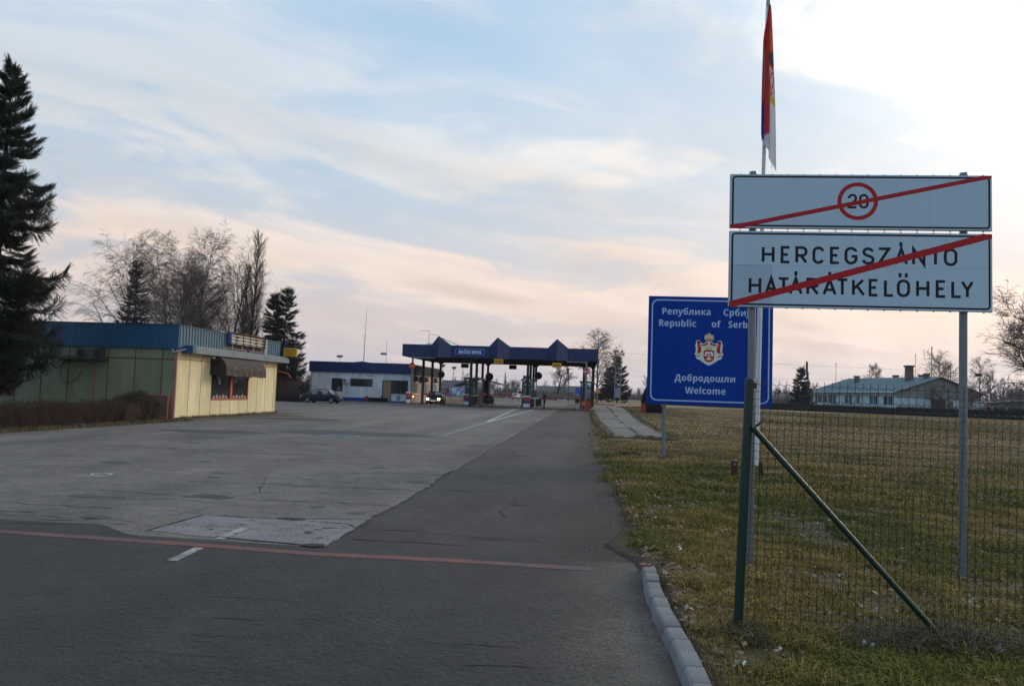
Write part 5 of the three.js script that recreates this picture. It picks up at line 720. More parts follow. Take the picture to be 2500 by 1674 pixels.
{
  // islands from near end (larger z) to far end
  const isl = (label, x0, x1, zn, zf) => { const t = thing('traffic_island', label, 'traffic island', [(x0 + x1) / 2, 0, zn]); part(t, 'slab', islandM, extrude([[x0, -zf], [x0, -zn - .5], [x0 + .3, -zn], [x1 - .3, -zn], [x1, -zn - .5], [x1, -zf]].map(p => [p[0], p[1]]), .15).rotateX(-PI / 2)); for (const x of [x0 + .2, x1 - .2]) part(t, 'corner_stone', M([.45, .43, .33]), rbox(x - .11, x + .11, .01, .21, zn - .35, zn + .03, .04)); };
  isl('raised island under the chevron booth', -6.9, -4.9, -79.4, -96); isl('raised island under the left booth', -13.2, -11.0, -81, -97); isl('raised island at the right canopy column', -.9, .95, -80.6, -97);
  const b3 = booth('narrow glazed booth with the chevron board on the middle island', -6.62, -5.30, -82, -85.4); const mon = part(b3, 'monitor', M([.12, .15, .13]), box(-5.9, -5.5, 1.2, 1.55, -82.5, -82.4));
  booth('glazed booth with a pale side on the left island', -12.98, -11.62, -84, -88.5, { base: M([.06, .04, .032]) }); booth('tall dark booth at the right canopy column', -.48, .72, -83, -86);
  const chev = thing('chevron_board', 'black and white upward chevron board on the booth front', 'sign', [-6, 2.4, -81.8]); part(chev, 'panel', mats.black, box(-6.52, -5.66, 2.35, 3.42, -81.84, -81.8)); const ch = y => extrude([[-6.47, y], [-6.09, y + .42], [-5.71, y], [-5.71, y + .3], [-6.09, y + .72], [-6.47, y + .3]].map(p => [p[0], p[1]]), .01).translate(0, 0, -81.798); part(chev, 'white_chevron', M([.62, .68, .72], { roughness: .5 }), ch(2.66)); part(chev, 'white_chevron', M([.62, .68, .72], { roughness: .5 }), extrude([[-6.47, 2.38], [-6.09, 2.80], [-5.71, 2.38]], .01).translate(0, 0, -81.798));
  for (const [x, z, l] of [[-11.0, -88.6, 'stool with yellowish seat beside the left booth'], [-10.7, -91.4, 'second stool further back on the left island']]) { const s = thing('stool', l, 'stool', [x, .15, z]); part(s, 'seat', M([.50, .40, .22]), new THREE.CylinderGeometry(.22, .22, .07, 16).translate(x, .80, z)); part(s, 'leg', M([.06, .06, .06]), [rod([x, .15, z], [x, .78, z], .04)]); part(s, 'foot_ring', M([.06, .06, .06]), new THREE.CylinderGeometry(.22, .24, .04, 16).translate(x, .17, z)); }
  const g = thing('equipment_box', 'dark grey equipment box on the lane behind the left booth', 'box', [-11.5, 0, -95.5]); part(g, 'casing', M([.07, .07, .068], { roughness: .7 }), rbox(-11.92, -11.12, .2, 1.05, -96, -95, .04)); part(g, 'lid', M([.09, .09, .088]), rbox(-11.95, -11.09, 1.04, 1.12, -96.04, -94.96, .02)); part(g, 'foot', mats.black, [box(-11.85, -11.7, .15, .2, -95.9, -95.1)]); part(g, 'foot', mats.black, [box(-11.35, -11.2, .15, .2, -95.9, -95.1)]);
  const g2 = thing('equipment_box', 'dark grey equipment box beside the chevron booth island', 'box', [-5.5, 0, -94]); part(g2, 'casing', M([.07, .07, .068], { roughness: .7 }), rbox(-5.95, -5.15, .15, 1.0, -94.5, -93.6, .04)); part(g2, 'lid', M([.09, .09, .088]), rbox(-5.98, -5.12, .99, 1.06, -94.54, -93.56, .02)); part(g2, 'foot', mats.black, box(-5.85, -5.25, .145, .16, -94.4, -93.7));
  const bk = thing('booth', 'narrow solid dark booth at the back of the left island', 'booth', [-12.1, 0, -96]); part(bk, 'wall', M([.03, .027, .026]), rbox(-12.5, -11.75, .15, 2.85, -97.0, -95.9, .03)); part(bk, 'roof', M([.06, .06, .065]), box(-12.6, -11.65, 2.85, 2.95, -97.1, -95.8)); part(bk, 'door', M([.045, .04, .038]), box(-12.4, -11.85, .2, 2.3, -95.9, -95.87));
}
const barBlue = M([.02, .03, .12], { roughness: .5 }), barWhite = M([.60, .62, .65], { roughness: .5, map: T.plaster }), barRed = M([.36, .025, .02], { roughness: .5, map: T.plaster });
function barrier(label, x0, x1, z, y1, dirs) {
  const t = thing('barrier', label, 'barrier', [(x0 + x1) / 2, 0, z]), h = y1 - .17;
  part(t, 'cabinet', barRed, rbox(x0, x1, .15, y1, z - .5, z, .02)); part(t, 'red_panel', M([.30, .022, .02], { roughness: .45 }), box(x0 + .03, x1 - .03, .17 + h * .58, y1 - .1, z, z + .012)); part(t, 'blue_panel', barBlue, box(x0 + .03, x1 - .03, .17 + h * .32, .17 + h * .58, z, z + .012)); part(t, 'white_panel', barWhite, box(x0 + .03, x1 - .03, .17, .17 + h * .32, z, z + .012));
  const n = 6, w = (x1 - x0 + .1) / n; part(t, 'fringe', M([.66, .64, .62]), [box(x0 - .05, x1 + .05, y1, y1 + .06, z - .5, z + .03), ...Array.from({ length: n }, (_, i) => extrude([[0, 0], [w, 0], [w / 2, -.10]], .012).translate(x0 - .05 + i * w, y1, z + .014))]);
  for (const [len, rise, a0, dz] of dirs) { const s = Math.sign(len), xs = s > 0 ? x1 : x0, L = Math.abs(len), k = Math.ceil(L / .95), col = [barWhite, barRed, barBlue]; const y = y1 - .14; for (let i = 0; i < k; i++) { const f0 = i / k, f1 = (i + 1) / k; part(t, 'arm_segment', col[(i + a0) % 3], rod([xs + len * f0, y + rise * f0, z - .25 + dz * f0], [xs + len * f1, y + rise * f1, z - .25 + dz * f1], .055, .055, 8)); } part(t, 'arm_disc', M([.50, .03, .025], { roughness: .45 }), disc(.14, .02, xs + len * .62, y + rise * .62 + .08, z - .16 + dz * .62, 20)); }
  return t;
}
const bl = barrier('striped barrier with tassel fringe at the left canopy post', -18.98, -18.30, -82, 1.25, [[3.2, .05, 0, 0]]); 
barrier('striped barrier with tassel fringe in front of the left booth', -12.74, -12.06, -81.6, 1.24, [[2.6, .24, 0, 0], [-3.1, .20, 0, 0]]); barrier('striped barrier with tassel fringe in front of the chevron booth', -6.3, -5.58, -79.8, 1.26, [[3.7, -.14, 0, 0], [-2.6, .30, 0, 0]]);
{ const t = thing('warning_lamp', 'small lit amber lamp on the side of the left barrier', 'lamp', [-18.15, .8, -81.9]); const am = new THREE.MeshStandardMaterial({ color: 0xffa040, emissive: lin(1, .55, .15), emissiveIntensity: 4 }); part(t, 'lamp_lens', am, new THREE.SphereGeometry(.07, 12, 8).translate(-18.15, .85, -81.85)); part(t, 'lamp_holder', mats.black, box(-18.3, -18.12, .7, .8, -82, -81.9)); const L = new THREE.PointLight(lin(1, .6, .2), 1.2, 8); L.position.set(0, .05, .2); t.add(L); L.name = 'lamp_light'; L.castShadow = true; }
// red side barriers across the concrete path
{
  const a = thing('barrier', 'plain red barrier box in front of the right booth', 'barrier', [.32, 0, -78]); part(a, 'cabinet', barRed, rbox(.08, .56, 0, .98, -78.3, -77.9, .02)); part(a, 'arm', barRed, rod([.56, .78, -78.1], [2.98, .68, -78.1], .045, .04, 8)); part(a, 'lid', M([.25, .02, .018]), box(.06, .58, .98, 1.01, -78.32, -77.88));
  const b = thing('barrier', 'plain red barrier box on the grass right of the concrete path', 'barrier', [5.76, 0, -78]); part(b, 'cabinet', barRed, rbox(5.53, 5.98, 0, .95, -78.3, -77.9, .02)); part(b, 'arm', barRed, rod([5.53, .62, -78.1], [3.12, .55, -78.1], .045, .04, 8)); part(b, 'lid', M([.25, .02, .018]), box(5.51, 6.0, .95, .98, -78.32, -77.88));
}
// temporary round signs on trestles
function tempSign(label, x, y, z, ring) { const t = thing('trestle_sign', label, 'sign', [x, 0, z]); const tx = printTex(128, 128, (c, w) => { c.fillStyle = ring ? '#a34a12' : '#a8140f'; c.fillRect(0, 0, w, w); c.fillStyle = ring ? '#8a4a10' : '#d6931a'; c.beginPath(); c.arc(64, 64, 46, 0, 7); c.fill(); c.fillStyle = '#4a2208'; if (ring) c.fillRect(34, 52, 60, 26); else { c.fillRect(30, 58, 68, 12); c.fillRect(46, 48, 36, 12); c.beginPath(); c.arc(44, 72, 7, 0, 7); c.arc(84, 72, 7, 0, 7); c.fill(); } }); part(t, 'plate', M([.30, .06, .03]), disc(.27, .025, x, y, z, 28)); part(t, 'sign_face', new THREE.MeshStandardMaterial({ map: tx, roughness: .5, side: THREE.DoubleSide }), new THREE.CircleGeometry(.265, 28).translate(x, y, z + .016), { uv: false }); for (const [dx, dz] of [[-.24, .2], [.24, .2], [-.24, -.3], [.24, -.3]]) part(t, 'leg', mats.galv, rod([x + dx, 0, z + dz], [x + dx * .9, y - .15, z - .03], .016, .016, 6)); part(t, 'crossbar', mats.galv, rod([x - .24, y - .35, z], [x + .24, y - .35, z], .014, .014, 6)); }
tempSign('round brown and red sign on a trestle left of the right booth', -.82, .93, -86, true); tempSign('round red and yellow sign on a trestle beside the red barrier box', -.10, .74, -79, false);

// ------------------------------------------------------------------ cars and the man
function carBody(o) {                                                 // side outline with wheel arches, rounded across the width
  const pts = [...o.out], arch = (cx, r, y) => { const a = []; for (let i = 0; i <= 12; i++) { const t = PI - i / 12 * PI; a.push([cx + r * Math.cos(t), y + r * Math.sin(t)]); } return a; };
  pts.push(...arch(o.rear, o.wr + .05, .27), ...arch(o.front, o.wr + .05, .27));
  const g = extrude(pts, o.W - .16, .08).translate(0, 0, -(o.W - .16) / 2), p = g.attributes.position;
  for (let i = 0; i < p.count; i++) { const x = p.getX(i), y = p.getY(i), z = p.getZ(i), k = 1 - .10 * sstep(o.L * .36, o.L * .52, Math.abs(x)) - .05 * sstep(.62, .95, y); p.setZ(i, z * k); }
  g.computeVertexNormals(); return toCreasedNormals(g, .7);
}
function car(name, label, at, turn, o) {
  const t = thing(name, label, 'car', at, undefined, turn), pm = new THREE.MeshPhysicalMaterial({ color: lin(...o.col), roughness: .5, clearcoat: .35, clearcoatRoughness: .15, specularIntensity: .35, side: THREE.DoubleSide }), L = (n, m, g, x) => part(t, n, m, g, { local: true, ...x });
  L('body', pm, carBody(o)); const h = o.W / 2, top = h - .20, bw = h - .055, [[ax, ay], [atx, aty], [ctx, cty], [cx, cy]] = o.house;
  // roof and pillars
  const rp = []; const n = 8; for (let i = 0; i <= n; i++) for (let k = 0; k <= n; k++) { const u = i / n, v = k / n * 2 - 1; rp.push([mix(atx, ctx, u), mix(aty, cty, u) + .05 * Math.sin(u * PI) + .035 * (1 - v * v), v * top]); }
  const pos = []; for (let i = 0; i < n; i++) for (let k = 0; k < n; k++) { const a = rp[i * (n + 1) + k], b = rp[i * (n + 1) + k + 1], c = rp[(i + 1) * (n + 1) + k + 1], d = rp[(i + 1) * (n + 1) + k]; pos.push(...a, ...b, ...c, ...a, ...c, ...d); } const rg = new THREE.BufferGeometry(); rg.setAttribute('position', new THREE.Float32BufferAttribute(pos, 3)); rg.computeVertexNormals();
  const rails = []; for (const s of [-1, 1]) { rails.push(rod([ax, ay - .03, s * bw], [atx, aty, s * top], .035, .03, 6), rod([cx, cy - .03, s * bw], [ctx, cty, s * top], o.cp ?? .07, .05, 6), rod([atx, aty, s * top], [ctx, cty, s * top], .035, .035, 6)); for (const q of o.pillars) rails.push(rod([q[0], ay - .02, s * bw], [q[1], mix(aty, cty, .5) + .04, s * top], .03, .028, 6)); }
  L('roof', pm, [rg, ...rails]);
  const pane = (a, b, c, d, m = o.glass ?? glassClear) => L('window_glass', m, quad(a, b, c, d), { uv: false }); pane([ax, ay, -bw + .04], [ax, ay, bw - .04], [atx, aty, top - .04], [atx, aty, -top + .04]); pane([cx, cy, -bw + .04], [cx, cy, bw - .04], [ctx, cty, top - .04], [ctx, cty, -top + .04]);
  const px = [[ax, atx], ...o.pillars, [cx, ctx]]; for (const s of [-1, 1]) for (let i = 0; i + 1 < px.length; i++) { const [b0, t0] = px[i], [b1, t1] = px[i + 1]; pane([b0 - .05, ay, s * bw], [b1 + .05, ay, s * bw], [t1 + .05, aty, s * top], [t0 - .04, aty, s * top]); }
  L('seat', M([.05, .045, .045], { roughness: .9 }), [rbox(.15, .35, .5, 1.12, .12, .56, .06), rbox(-.1, .35, .5, .66, .12, .56, .05)]); L('seat', M([.05, .045, .045], { roughness: .9 }), [rbox(.15, .35, .5, 1.12, -.56, -.12, .06), rbox(-.1, .35, .5, .66, -.56, -.12, .05)]); L('seat', M([.05, .045, .045], { roughness: .9 }), rbox(-.95, -.75, .5, 1.08, -.58, .58, .06));
  L('steering_wheel', mats.black, new THREE.TorusGeometry(.18, .018, 6, 18).rotateY(PI / 2 - .4).translate(.72, .98, .34));
  for (const [wx, s] of [[o.front, 1], [o.front, -1], [o.rear, 1], [o.rear, -1]]) { const w = L('wheel', mats.tyre, new THREE.TorusGeometry(o.wr - .075, .078, 10, 28).scale(1, 1, 1.15).translate(wx, o.wr, s * (h - .10))); part(w, 'rim', M([.30, .32, .33], { metalness: .5, roughness: .4 }), [new THREE.CylinderGeometry(o.wr - .10, o.wr - .10, .10, 24).rotateX(PI / 2).translate(wx, o.wr, s * (h - .10))], { local: true }); part(w, 'hub_cap', M([.16, .17, .18], { metalness: .4, roughness: .4 }), [new THREE.CylinderGeometry(.06, .08, .03, 14).rotateX(PI / 2).translate(wx, o.wr, s * (h - .04)), ...Array.from({ length: 6 }, (_, i) => new THREE.CylinderGeometry(.018, .018, .03, 8).rotateX(PI / 2).translate(wx + .12 * Math.cos(i * PI / 3), o.wr + .12 * Math.sin(i * PI / 3), s * (h - .045)))], { local: true }); }
  L('underbody', mats.black, rbox(o.out[o.out.length - 1][0] + .15, o.out[0][0] - .2, .16, .42, -h + .2, h - .2, .03));
  const fx = o.out[1][0], rx = o.out[o.out.length - 2][0]; L('bumper', o.bump ?? M([.05, .05, .052], { roughness: .5 }), rbox(fx - .12, fx + .10, .36, .50, -h + .06, h - .06, .04)); L('bumper', o.bump ?? M([.05, .05, .052], { roughness: .5 }), rbox(rx - .10, rx + .12, .36, .50, -h + .06, h - .06, .04));
  L('grille', mats.black, rbox(fx + .005, fx + .085, .54, .68, -.36, .36, .01)); L('number_plate', M([.55, .56, .56]), box(fx + .10, fx + .112, .38, .48, -.26, .26)); L('number_plate', M([.55, .56, .56]), box(rx - .075, rx - .065, .55, .66, -.26, .26));
  for (const s of [-1, 1]) {
    const hl = new THREE.MeshPhysicalMaterial({ color: lin(.7, .7, .66), roughness: .1, emissive: o.lit ? lin(1, .82, .52) : lin(0, 0, 0), emissiveIntensity: o.lit ? 3.2 : 0 }); L('headlight', hl, new THREE.SphereGeometry(.12, 16, 10).scale(.45, .8, o.lit ? 1.35 : 1).translate(fx + .035, .64, s * (h - .27)));
    if (o.lit) { const P = new THREE.PointLight(lin(1, .84, .58), 1.6, 14); P.position.set(fx + .25, .64, s * (h - .27)); P.name = 'headlight_beam'; P.castShadow = true; t.add(P); }
    L('tail_light', M([.32, .02, .015], { roughness: .25 }), rbox(rx - .03, rx + .05, .62, .76, s * (h - .30) - .12, s * (h - .30) + .12, .02)); L('door_mirror', pm, rbox(ax - .32, ax - .18, ay + .02, ay + .16, s * (h + .06) - .08, s * (h + .06) + .08, .03));
    for (const q of o.handles) L('door_handle', M([.25, .26, .27], { metalness: .6, roughness: .3 }), box(q, q + .16, .80, .825, s * (h - .035) - .02, s * (h - .035) + .02)); for (const q of o.seams) L('door_seam', mats.black, box(q - .006, q + .006, .32, .88, s * (h - .012) - .012, s * (h - .012) + .012));
  }
  L('wiper', mats.black, [rod([ax - .02, ay + .04, .1], [ax - .2, ay + .20, .5], .008), rod([ax - .02, ay + .04, -.45], [ax - .2, ay + .20, -.05], .008)]); return t;
}
car('sedan', 'old dark blue saloon parked side-on by the white office', [-25.3, 0, -73.6], PI - .10, { L: 3.85, W: 1.56, wr: .285, front: 1.15, rear: -1.27, col: [.007, .016, .026], glass: new THREE.MeshPhysicalMaterial({ color: lin(.97, .98, .98), roughness: .02, transmission: 1, thickness: 0, side: THREE.DoubleSide }), out: [[1.80, .24], [1.90, .46], [1.86, .72], [1.62, .80], [.92, .87], [-1.42, .89], [-1.78, .84], [-1.90, .70], [-1.90, .46], [-1.78, .24]], house: [[.98, .87], [.42, 1.31], [-.80, 1.31], [-1.22, .89]], pillars: [[.02, -.06]], handles: [.12, -.85], seams: [.95, .02, -.95], cp: .10 });
car('estate_car', 'dark car with lit headlights waiting under the canopy', [-16.55, 0, -86.3], -PI / 2 + .05, { L: 4.5, W: 1.76, wr: .315, front: 1.42, rear: -1.30, col: [.016, .015, .016], lit: true, glass: new THREE.MeshPhysicalMaterial({ color: lin(.30, .32, .33), transmission: .75, thickness: 0, roughness: .04, side: THREE.DoubleSide }), out: [[2.10, .24], [2.22, .48], [2.16, .70], [1.85, .80], [1.12, .93], [-2.0, .97], [-2.18, .90], [-2.22, .60], [-2.2, .40], [-2.0, .24]], house: [[1.22, .92], [.42, 1.40], [-1.75, 1.38], [-2.12, .96]], pillars: [[.10, .05], [-.95, -.95]], handles: [.2, -.85], seams: [1.02, .06, -1.0] });
// far vehicles on the road beyond
{
  const v = thing('van', 'pale green van far away on the road', 'van', [-16.5, 0, -202]); part(v, 'body', M([.42, .55, .42], { roughness: .5 }), rbox(-17.4, -15.5, .5, 2.25, -205, -201, .2, 3)); part(v, 'windscreen', glassDark, box(-17.2, -15.7, 1.35, 2.0, -201, -200.97)); part(v, 'window_glass', glassDark, box(-15.49, -15.47, 1.35, 2.0, -204.5, -201.5)); for (const [x, z] of [[-17.2, -201.8], [-15.7, -201.8], [-17.2, -204.3], [-15.7, -204.3]]) part(v, 'wheel', mats.tyre, new THREE.CylinderGeometry(.33, .33, .2, 16).rotateZ(PI / 2).translate(x, .33, z)); part(v, 'bumper', mats.black, rbox(-17.4, -15.5, .4, .6, -201, -200.85, .03));
  const c = thing('white_car', 'small white car with red tail light far away beside the van', 'car', [-16.2, 0, -182]); part(c, 'body', M([.62, .63, .65], { roughness: .4 }), [rbox(-17.1, -15.4, .3, .92, -185.6, -181.8, .12, 3)]); part(c, 'roof', M([.62, .63, .65], { roughness: .4 }), rbox(-16.95, -15.55, .85, 1.42, -184.6, -182.3, .2, 3)); part(c, 'rear_window', glassDark, box(-16.8, -15.7, .98, 1.3, -182.28, -182.25)); for (const [x, z] of [[-16.95, -182.5], [-15.55, -182.5], [-16.95, -184.9], [-15.55, -184.9]]) part(c, 'wheel', mats.tyre, new THREE.CylinderGeometry(.29, .29, .2, 16).rotateZ(PI / 2).translate(x, .29, z)); const tl = new THREE.MeshStandardMaterial({ color: 0xaa1010, emissive: lin(1, .05, .08), emissiveIntensity: 3 }); for (const x of [-16.9, -15.6]) part(c, 'tail_light', tl, rbox(x - .13, x + .13, .62, .82, -181.82, -181.76, .02)); part(c, 'bumper', mats.black, rbox(-17.1, -15.4, .3, .45, -181.85, -181.72, .03)); const P = new THREE.PointLight(lin(1, .05, .08), .8, 6); P.position.set(.6, .72, .5); P.name = 'tail_lamp_light'; P.castShadow = true; c.add(P);
}
// the man: joints with radii, blended into one skin
function skin(res, scale, centre, bones, smooth) {
  const mc = new MarchingCubes(res, new THREE.MeshBasicMaterial(), false, false, 200000); mc.isolation = 0; const hf = res / 2; let q = 0;
  const sd = (x, y, z, b) => { const [a, c, r0, r1, fl] = b; let px = x - a[0], py = y - a[1], pz = z - a[2]; const bx = c[0] - a[0], by = c[1] - a[1], bz = c[2] - a[2]; const bb = bx * bx + by * by + bz * bz; let h = bb ? clamp((px * bx + py * by + pz * bz) / bb) : 0; px -= bx * h; py -= by * h; pz -= bz * h; if (fl) pz *= fl; return Math.sqrt(px * px + py * py + pz * pz) - mix(r0, r1, h); };
  for (let k = 0; k < res; k++) for (let j = 0; j < res; j++) for (let i = 0; i < res; i++) { const x = (i - hf) / hf * scale + centre[0], y = (j - hf) / hf * scale + centre[1], z = (k - hf) / hf * scale + centre[2]; let d = 9; for (const b of bones) { const e = sd(x, y, z, b), s = b[5] ?? smooth, h = clamp(.5 + .5 * (d - e) / s); d = d > 8 ? e : mix(d, e, h) - s * h * (1 - h); } mc.field[i + j * res + k * res * res] = -d; }
  mc.update(); const n = mc.count, g = new THREE.BufferGeometry(); g.setAttribute('position', new THREE.BufferAttribute(mc.positionArray.slice(0, n * 3), 3)); g.scale(scale, scale, scale).translate(...centre); g.computeVertexNormals(); return g;
}
{
  const t = thing('person', 'man in dark clothes standing in the lane, looking down at papers he holds', 'person', [-4.2, 0, -82], undefined, -1.15);
  const hip = .98, B = [];
  for (const s of [-1, 1]) { const f = s > 0 ? .10 : -.04; B.push([[s * .10, hip - .02, 0], [s * .115, .52, .03 + f * .4], .105, .075], [[s * .115, .52, .03 + f * .4], [s * .12, .10, f], .072, .055], [[s * .12, .06, f - .03], [s * .14, .045, f + .17], .055, .042]); }
  B.push([[0, hip, 0], [0, 1.16, .01], .155, .15, 1.25, .06], [[0, 1.16, .01], [0, 1.40, .0], .15, .165, 1.3, .08], [[-.16, 1.47, -.01], [.16, 1.47, -.01], .085, .085], [[0, 1.48, 0], [0, 1.60, .04], .062, .058, 1, .04]);
  const hands = []; for (const s of [-1, 1]) { const sh = [s * .205, 1.46, -.01], el = [s * .26, 1.17, .05], wr = [s * .10, 1.20, .30]; B.push([sh, el, .066, .052], [el, wr, .052, .038]); hands.push(wr); }
  const g1 = skin(92, 1.0, [0, .92, .06], B, .035);
  const H = [[[0, 1.715, .055], [0, 1.735, .045], .098, .098, .92], [[0, 1.655, .105], [0, 1.675, .09], .058, .07], [[0, 1.69, .155], [0, 1.67, .168], .014, .018, 1, .015], [[-.1, 1.70, .05], [-.1, 1.675, .05], .02, .014, 1, .01], [[.1, 1.70, .05], [.1, 1.675, .05], .02, .014, 1, .01], [[0, 1.55, .03], [0, 1.62, .05], .055, .055]];
  const nod = g => g.translate(0, -1.58, -.03).rotateX(.42).translate(0, 1.58, .03); const g2 = nod(skin(64, .19, [0, 1.66, .06], H, .025)), list = [g1, g2];
  for (const [i, s] of [[0, -1], [1, 1]]) { const w = hands[i], F = [[w, [w[0] - s * .035, w[1] + .02, w[2] + .07], .030, .032, 1.1]]; for (let f = 0; f < 4; f++) { const k = [w[0] - s * (.035 + .0), w[1] + .045 - f * .019, w[2] + .085], l = [.044, .05, .046, .036][f]; const m = [k[0] - s * .012, k[1], k[2] + l * .6], e = [m[0] - s * l * .65, m[1], m[2] + .006]; F.push([k, m, .0095, .009, 1, .006], [m, e, .009, .008, 1, .006]); } F.push([[w[0] - s * .02, w[1] + .04, w[2] + .03], [w[0] - s * .055, w[1] + .066, w[2] + .06], .012, .0095, 1, .008], [[w[0] - s * .055, w[1] + .066, w[2] + .06], [w[0] - s * .06, w[1] + .06, w[2] + .09], .0095, .009, 1, .005]); list.push(skin(48, .11, [w[0] - s * .035, w[1] + .02, w[2] + .07], F, .012)); }
  const body = mergeGeometries(list.map(g => { for (const k of Object.keys(g.attributes)) if (!['position', 'normal'].includes(k)) g.deleteAttribute(k); return g; })), p = body.attributes.position, c = new Float32Array(p.count * 3);
  for (let i = 0; i < p.count; i++) { const x = p.getX(i), y = p.getY(i), z = p.getZ(i); const q = y > 1.535 || (z > .305 && y > 1.1) ? [.36, .22, .16] : y < .095 ? [.015, .014, .014] : y < .97 ? [.016, .017, .022] : [.018, .019, .026]; c.set(q, 3 * i); }
  body.setAttribute('color', new THREE.BufferAttribute(c, 3)); const bm = part(t, 'body', M([1, 1, 1], { vertexColors: true, roughness: .9 }), body, { local: true, color: true, uv: false });
  part(bm, 'hair', M([.022, .018, .015], { roughness: .9 }), nod(new THREE.SphereGeometry(.105, 20, 12, 0, 2 * PI, 0, 1.75).scale(1, 1, 1.05).rotateX(-.38).translate(0, 1.735, .04)), { local: true });
  part(bm, 'eye', M([.02, .02, .02], { roughness: .3 }), nod(new THREE.SphereGeometry(.011, 8, 6).translate(-.033, 1.705, .137)), { local: true }); part(bm, 'eye', M([.02, .02, .02], { roughness: .3 }), nod(new THREE.SphereGeometry(.011, 8, 6).translate(.033, 1.705, .137)), { local: true }); part(bm, 'mouth', M([.22, .09, .08]), nod(rbox(-.022, .022, 1.637, 1.643, .15, .166, .002)), { local: true });
  part(bm, 'jacket_hem', M([.014, .015, .02]), [new THREE.CylinderGeometry(.178, .185, .10, 24, 1, true).scale(1, 1, .82).translate(0, .97, .005)], { local: true });
  const pp = thing('paper', 'white papers in the hands of the man in the lane', 'papers', [-4.42, 1.24, -81.86], undefined, -1.15); part(pp, 'sheet', M([.40, .42, .45]), new THREE.PlaneGeometry(.21, .30).rotateX(-.7).translate(0, .03, .16), { local: true });
}

// ------------------------------------------------------------------ near signs, flag and fence
const panelW = [.62, .65, .70];
// letters drawn as round-ended strokes in the style of road lettering: a glyph is a list of paths in a box one cap height tall
const GL = {
  H: [.62, x => { x.moveTo(0, 0); x.lineTo(0, 1); x.moveTo(.62, 0); x.lineTo(.62, 1); x.moveTo(0, .49); x.lineTo(.62, .49); }],
  E: [.52, x => { x.moveTo(.52, 0); x.lineTo(0, 0); x.lineTo(0, 1); x.lineTo(.52, 1); x.moveTo(0, .49); x.lineTo(.42, .49); }],
  R: [.60, x => { x.moveTo(0, 1); x.lineTo(0, 0); x.lineTo(.33, 0); x.arc(.33, .27, .27, -PI / 2, PI / 2); x.lineTo(0, .54); x.moveTo(.27, .54); x.lineTo(.60, 1); }],
  C: [.58, x => { x.moveTo(.56, .22); x.arc(.29, .29, .29, -.42, PI, true); x.lineTo(0, .71); x.arc(.29, .71, .29, PI, .42, true); }],
  G: [.60, x => { x.moveTo(.57, .22); x.arc(.30, .30, .30, -.42, PI, true); x.lineTo(0, .70); x.arc(.30, .70, .30, PI, 0, true); x.lineTo(.60, .54); x.lineTo(.33, .54); }],
  S: [.56, x => { x.moveTo(.53, .20); x.bezierCurveTo(.46, -.05, .03, -.06, .03, .25); x.bezierCurveTo(.03, .53, .56, .44, .56, .75); x.bezierCurveTo(.56, 1.07, .06, 1.08, 0, .78); }],
  Z: [.58, x => { x.moveTo(0, 0); x.lineTo(.58, 0); x.lineTo(0, 1); x.lineTo(.58, 1); }],
  A: [.64, x => { x.moveTo(0, 1); x.lineTo(.32, 0); x.lineTo(.64, 1); x.moveTo(.10, .70); x.lineTo(.54, .70); }],
  N: [.62, x => { x.moveTo(0, 1); x.lineTo(0, 0); x.lineTo(.62, 1); x.lineTo(.62, 0); }],
  T: [.60, x => { x.moveTo(0, 0); x.lineTo(.60, 0); x.moveTo(.30, 0); x.lineTo(.30, 1); }],
  O: [.62, x => { x.moveTo(0, .70); x.lineTo(0, .31); x.arc(.31, .31, .31, PI, 0); x.lineTo(.62, .69); x.arc(.31, .69, .31, 0, PI); }],
  K: [.60, x => { x.moveTo(0, 0); x.lineTo(0, 1); x.moveTo(.58, 0); x.lineTo(0, .62); x.moveTo(.21, .40); x.lineTo(.62, 1); }],
  L: [.50, x => { x.moveTo(0, 0); x.lineTo(0, 1); x.lineTo(.50, 1); }],
  Y: [.62, x => { x.moveTo(0, 0); x.lineTo(.31, .52); x.lineTo(.62, 0); x.moveTo(.31, .52); x.lineTo(.31, 1); }],
  2: [.54, x => { x.moveTo(.02, .26); x.bezierCurveTo(.04, -.08, .54, -.10, .52, .28); x.bezierCurveTo(.52, .46, .20, .62, .02, 1); x.lineTo(.56, 1); }],
  0: [.54, x => { x.moveTo(0, .70); x.lineTo(0, .27); x.arc(.27, .27, .27, PI, 0); x.lineTo(.54, .73); x.arc(.27, .73, .27, 0, PI); }],
};
function strokes(x, str, x0, y0, cap, w, marks) { str.forEach(([ch, px, pw], i) => { const [gw, f] = GL[ch]; x.save(); x.translate(px + w / 2, y0 + w / 2); const sx = (pw - w) / gw, sy = cap - w; x.beginPath(); x.scale(sx, sy); f(x); x.restore(); x.lineWidth = w; x.stroke(); }); for (const [mx, my, mh] of marks) { x.fillRect(mx - w / 2, my, w, mh); } }
const grime = (x, w, h, seed) => { const r = mulberry(seed); for (let i = 0; i < 240; i++) { x.fillStyle = `rgba(60,60,55,${.02 + r() * .05})`; const q = 1 + r() * 3; x.beginPath(); x.arc(r() * w, r() * h, q, 0, 7); x.fill(); } for (let i = 0; i < 26; i++) { x.fillStyle = `rgba(70,75,80,${.006 + r() * .012})`; const a = r() * w; x.fillRect(a, 0, 6 + r() * 60, h); } };
const frameStroke = (x, w, h, q, lw, rad) => { x.lineWidth = lw; x.beginPath(); x.roundRect(q, q, w - 2 * q, h - 2 * q, rad); x.stroke(); };
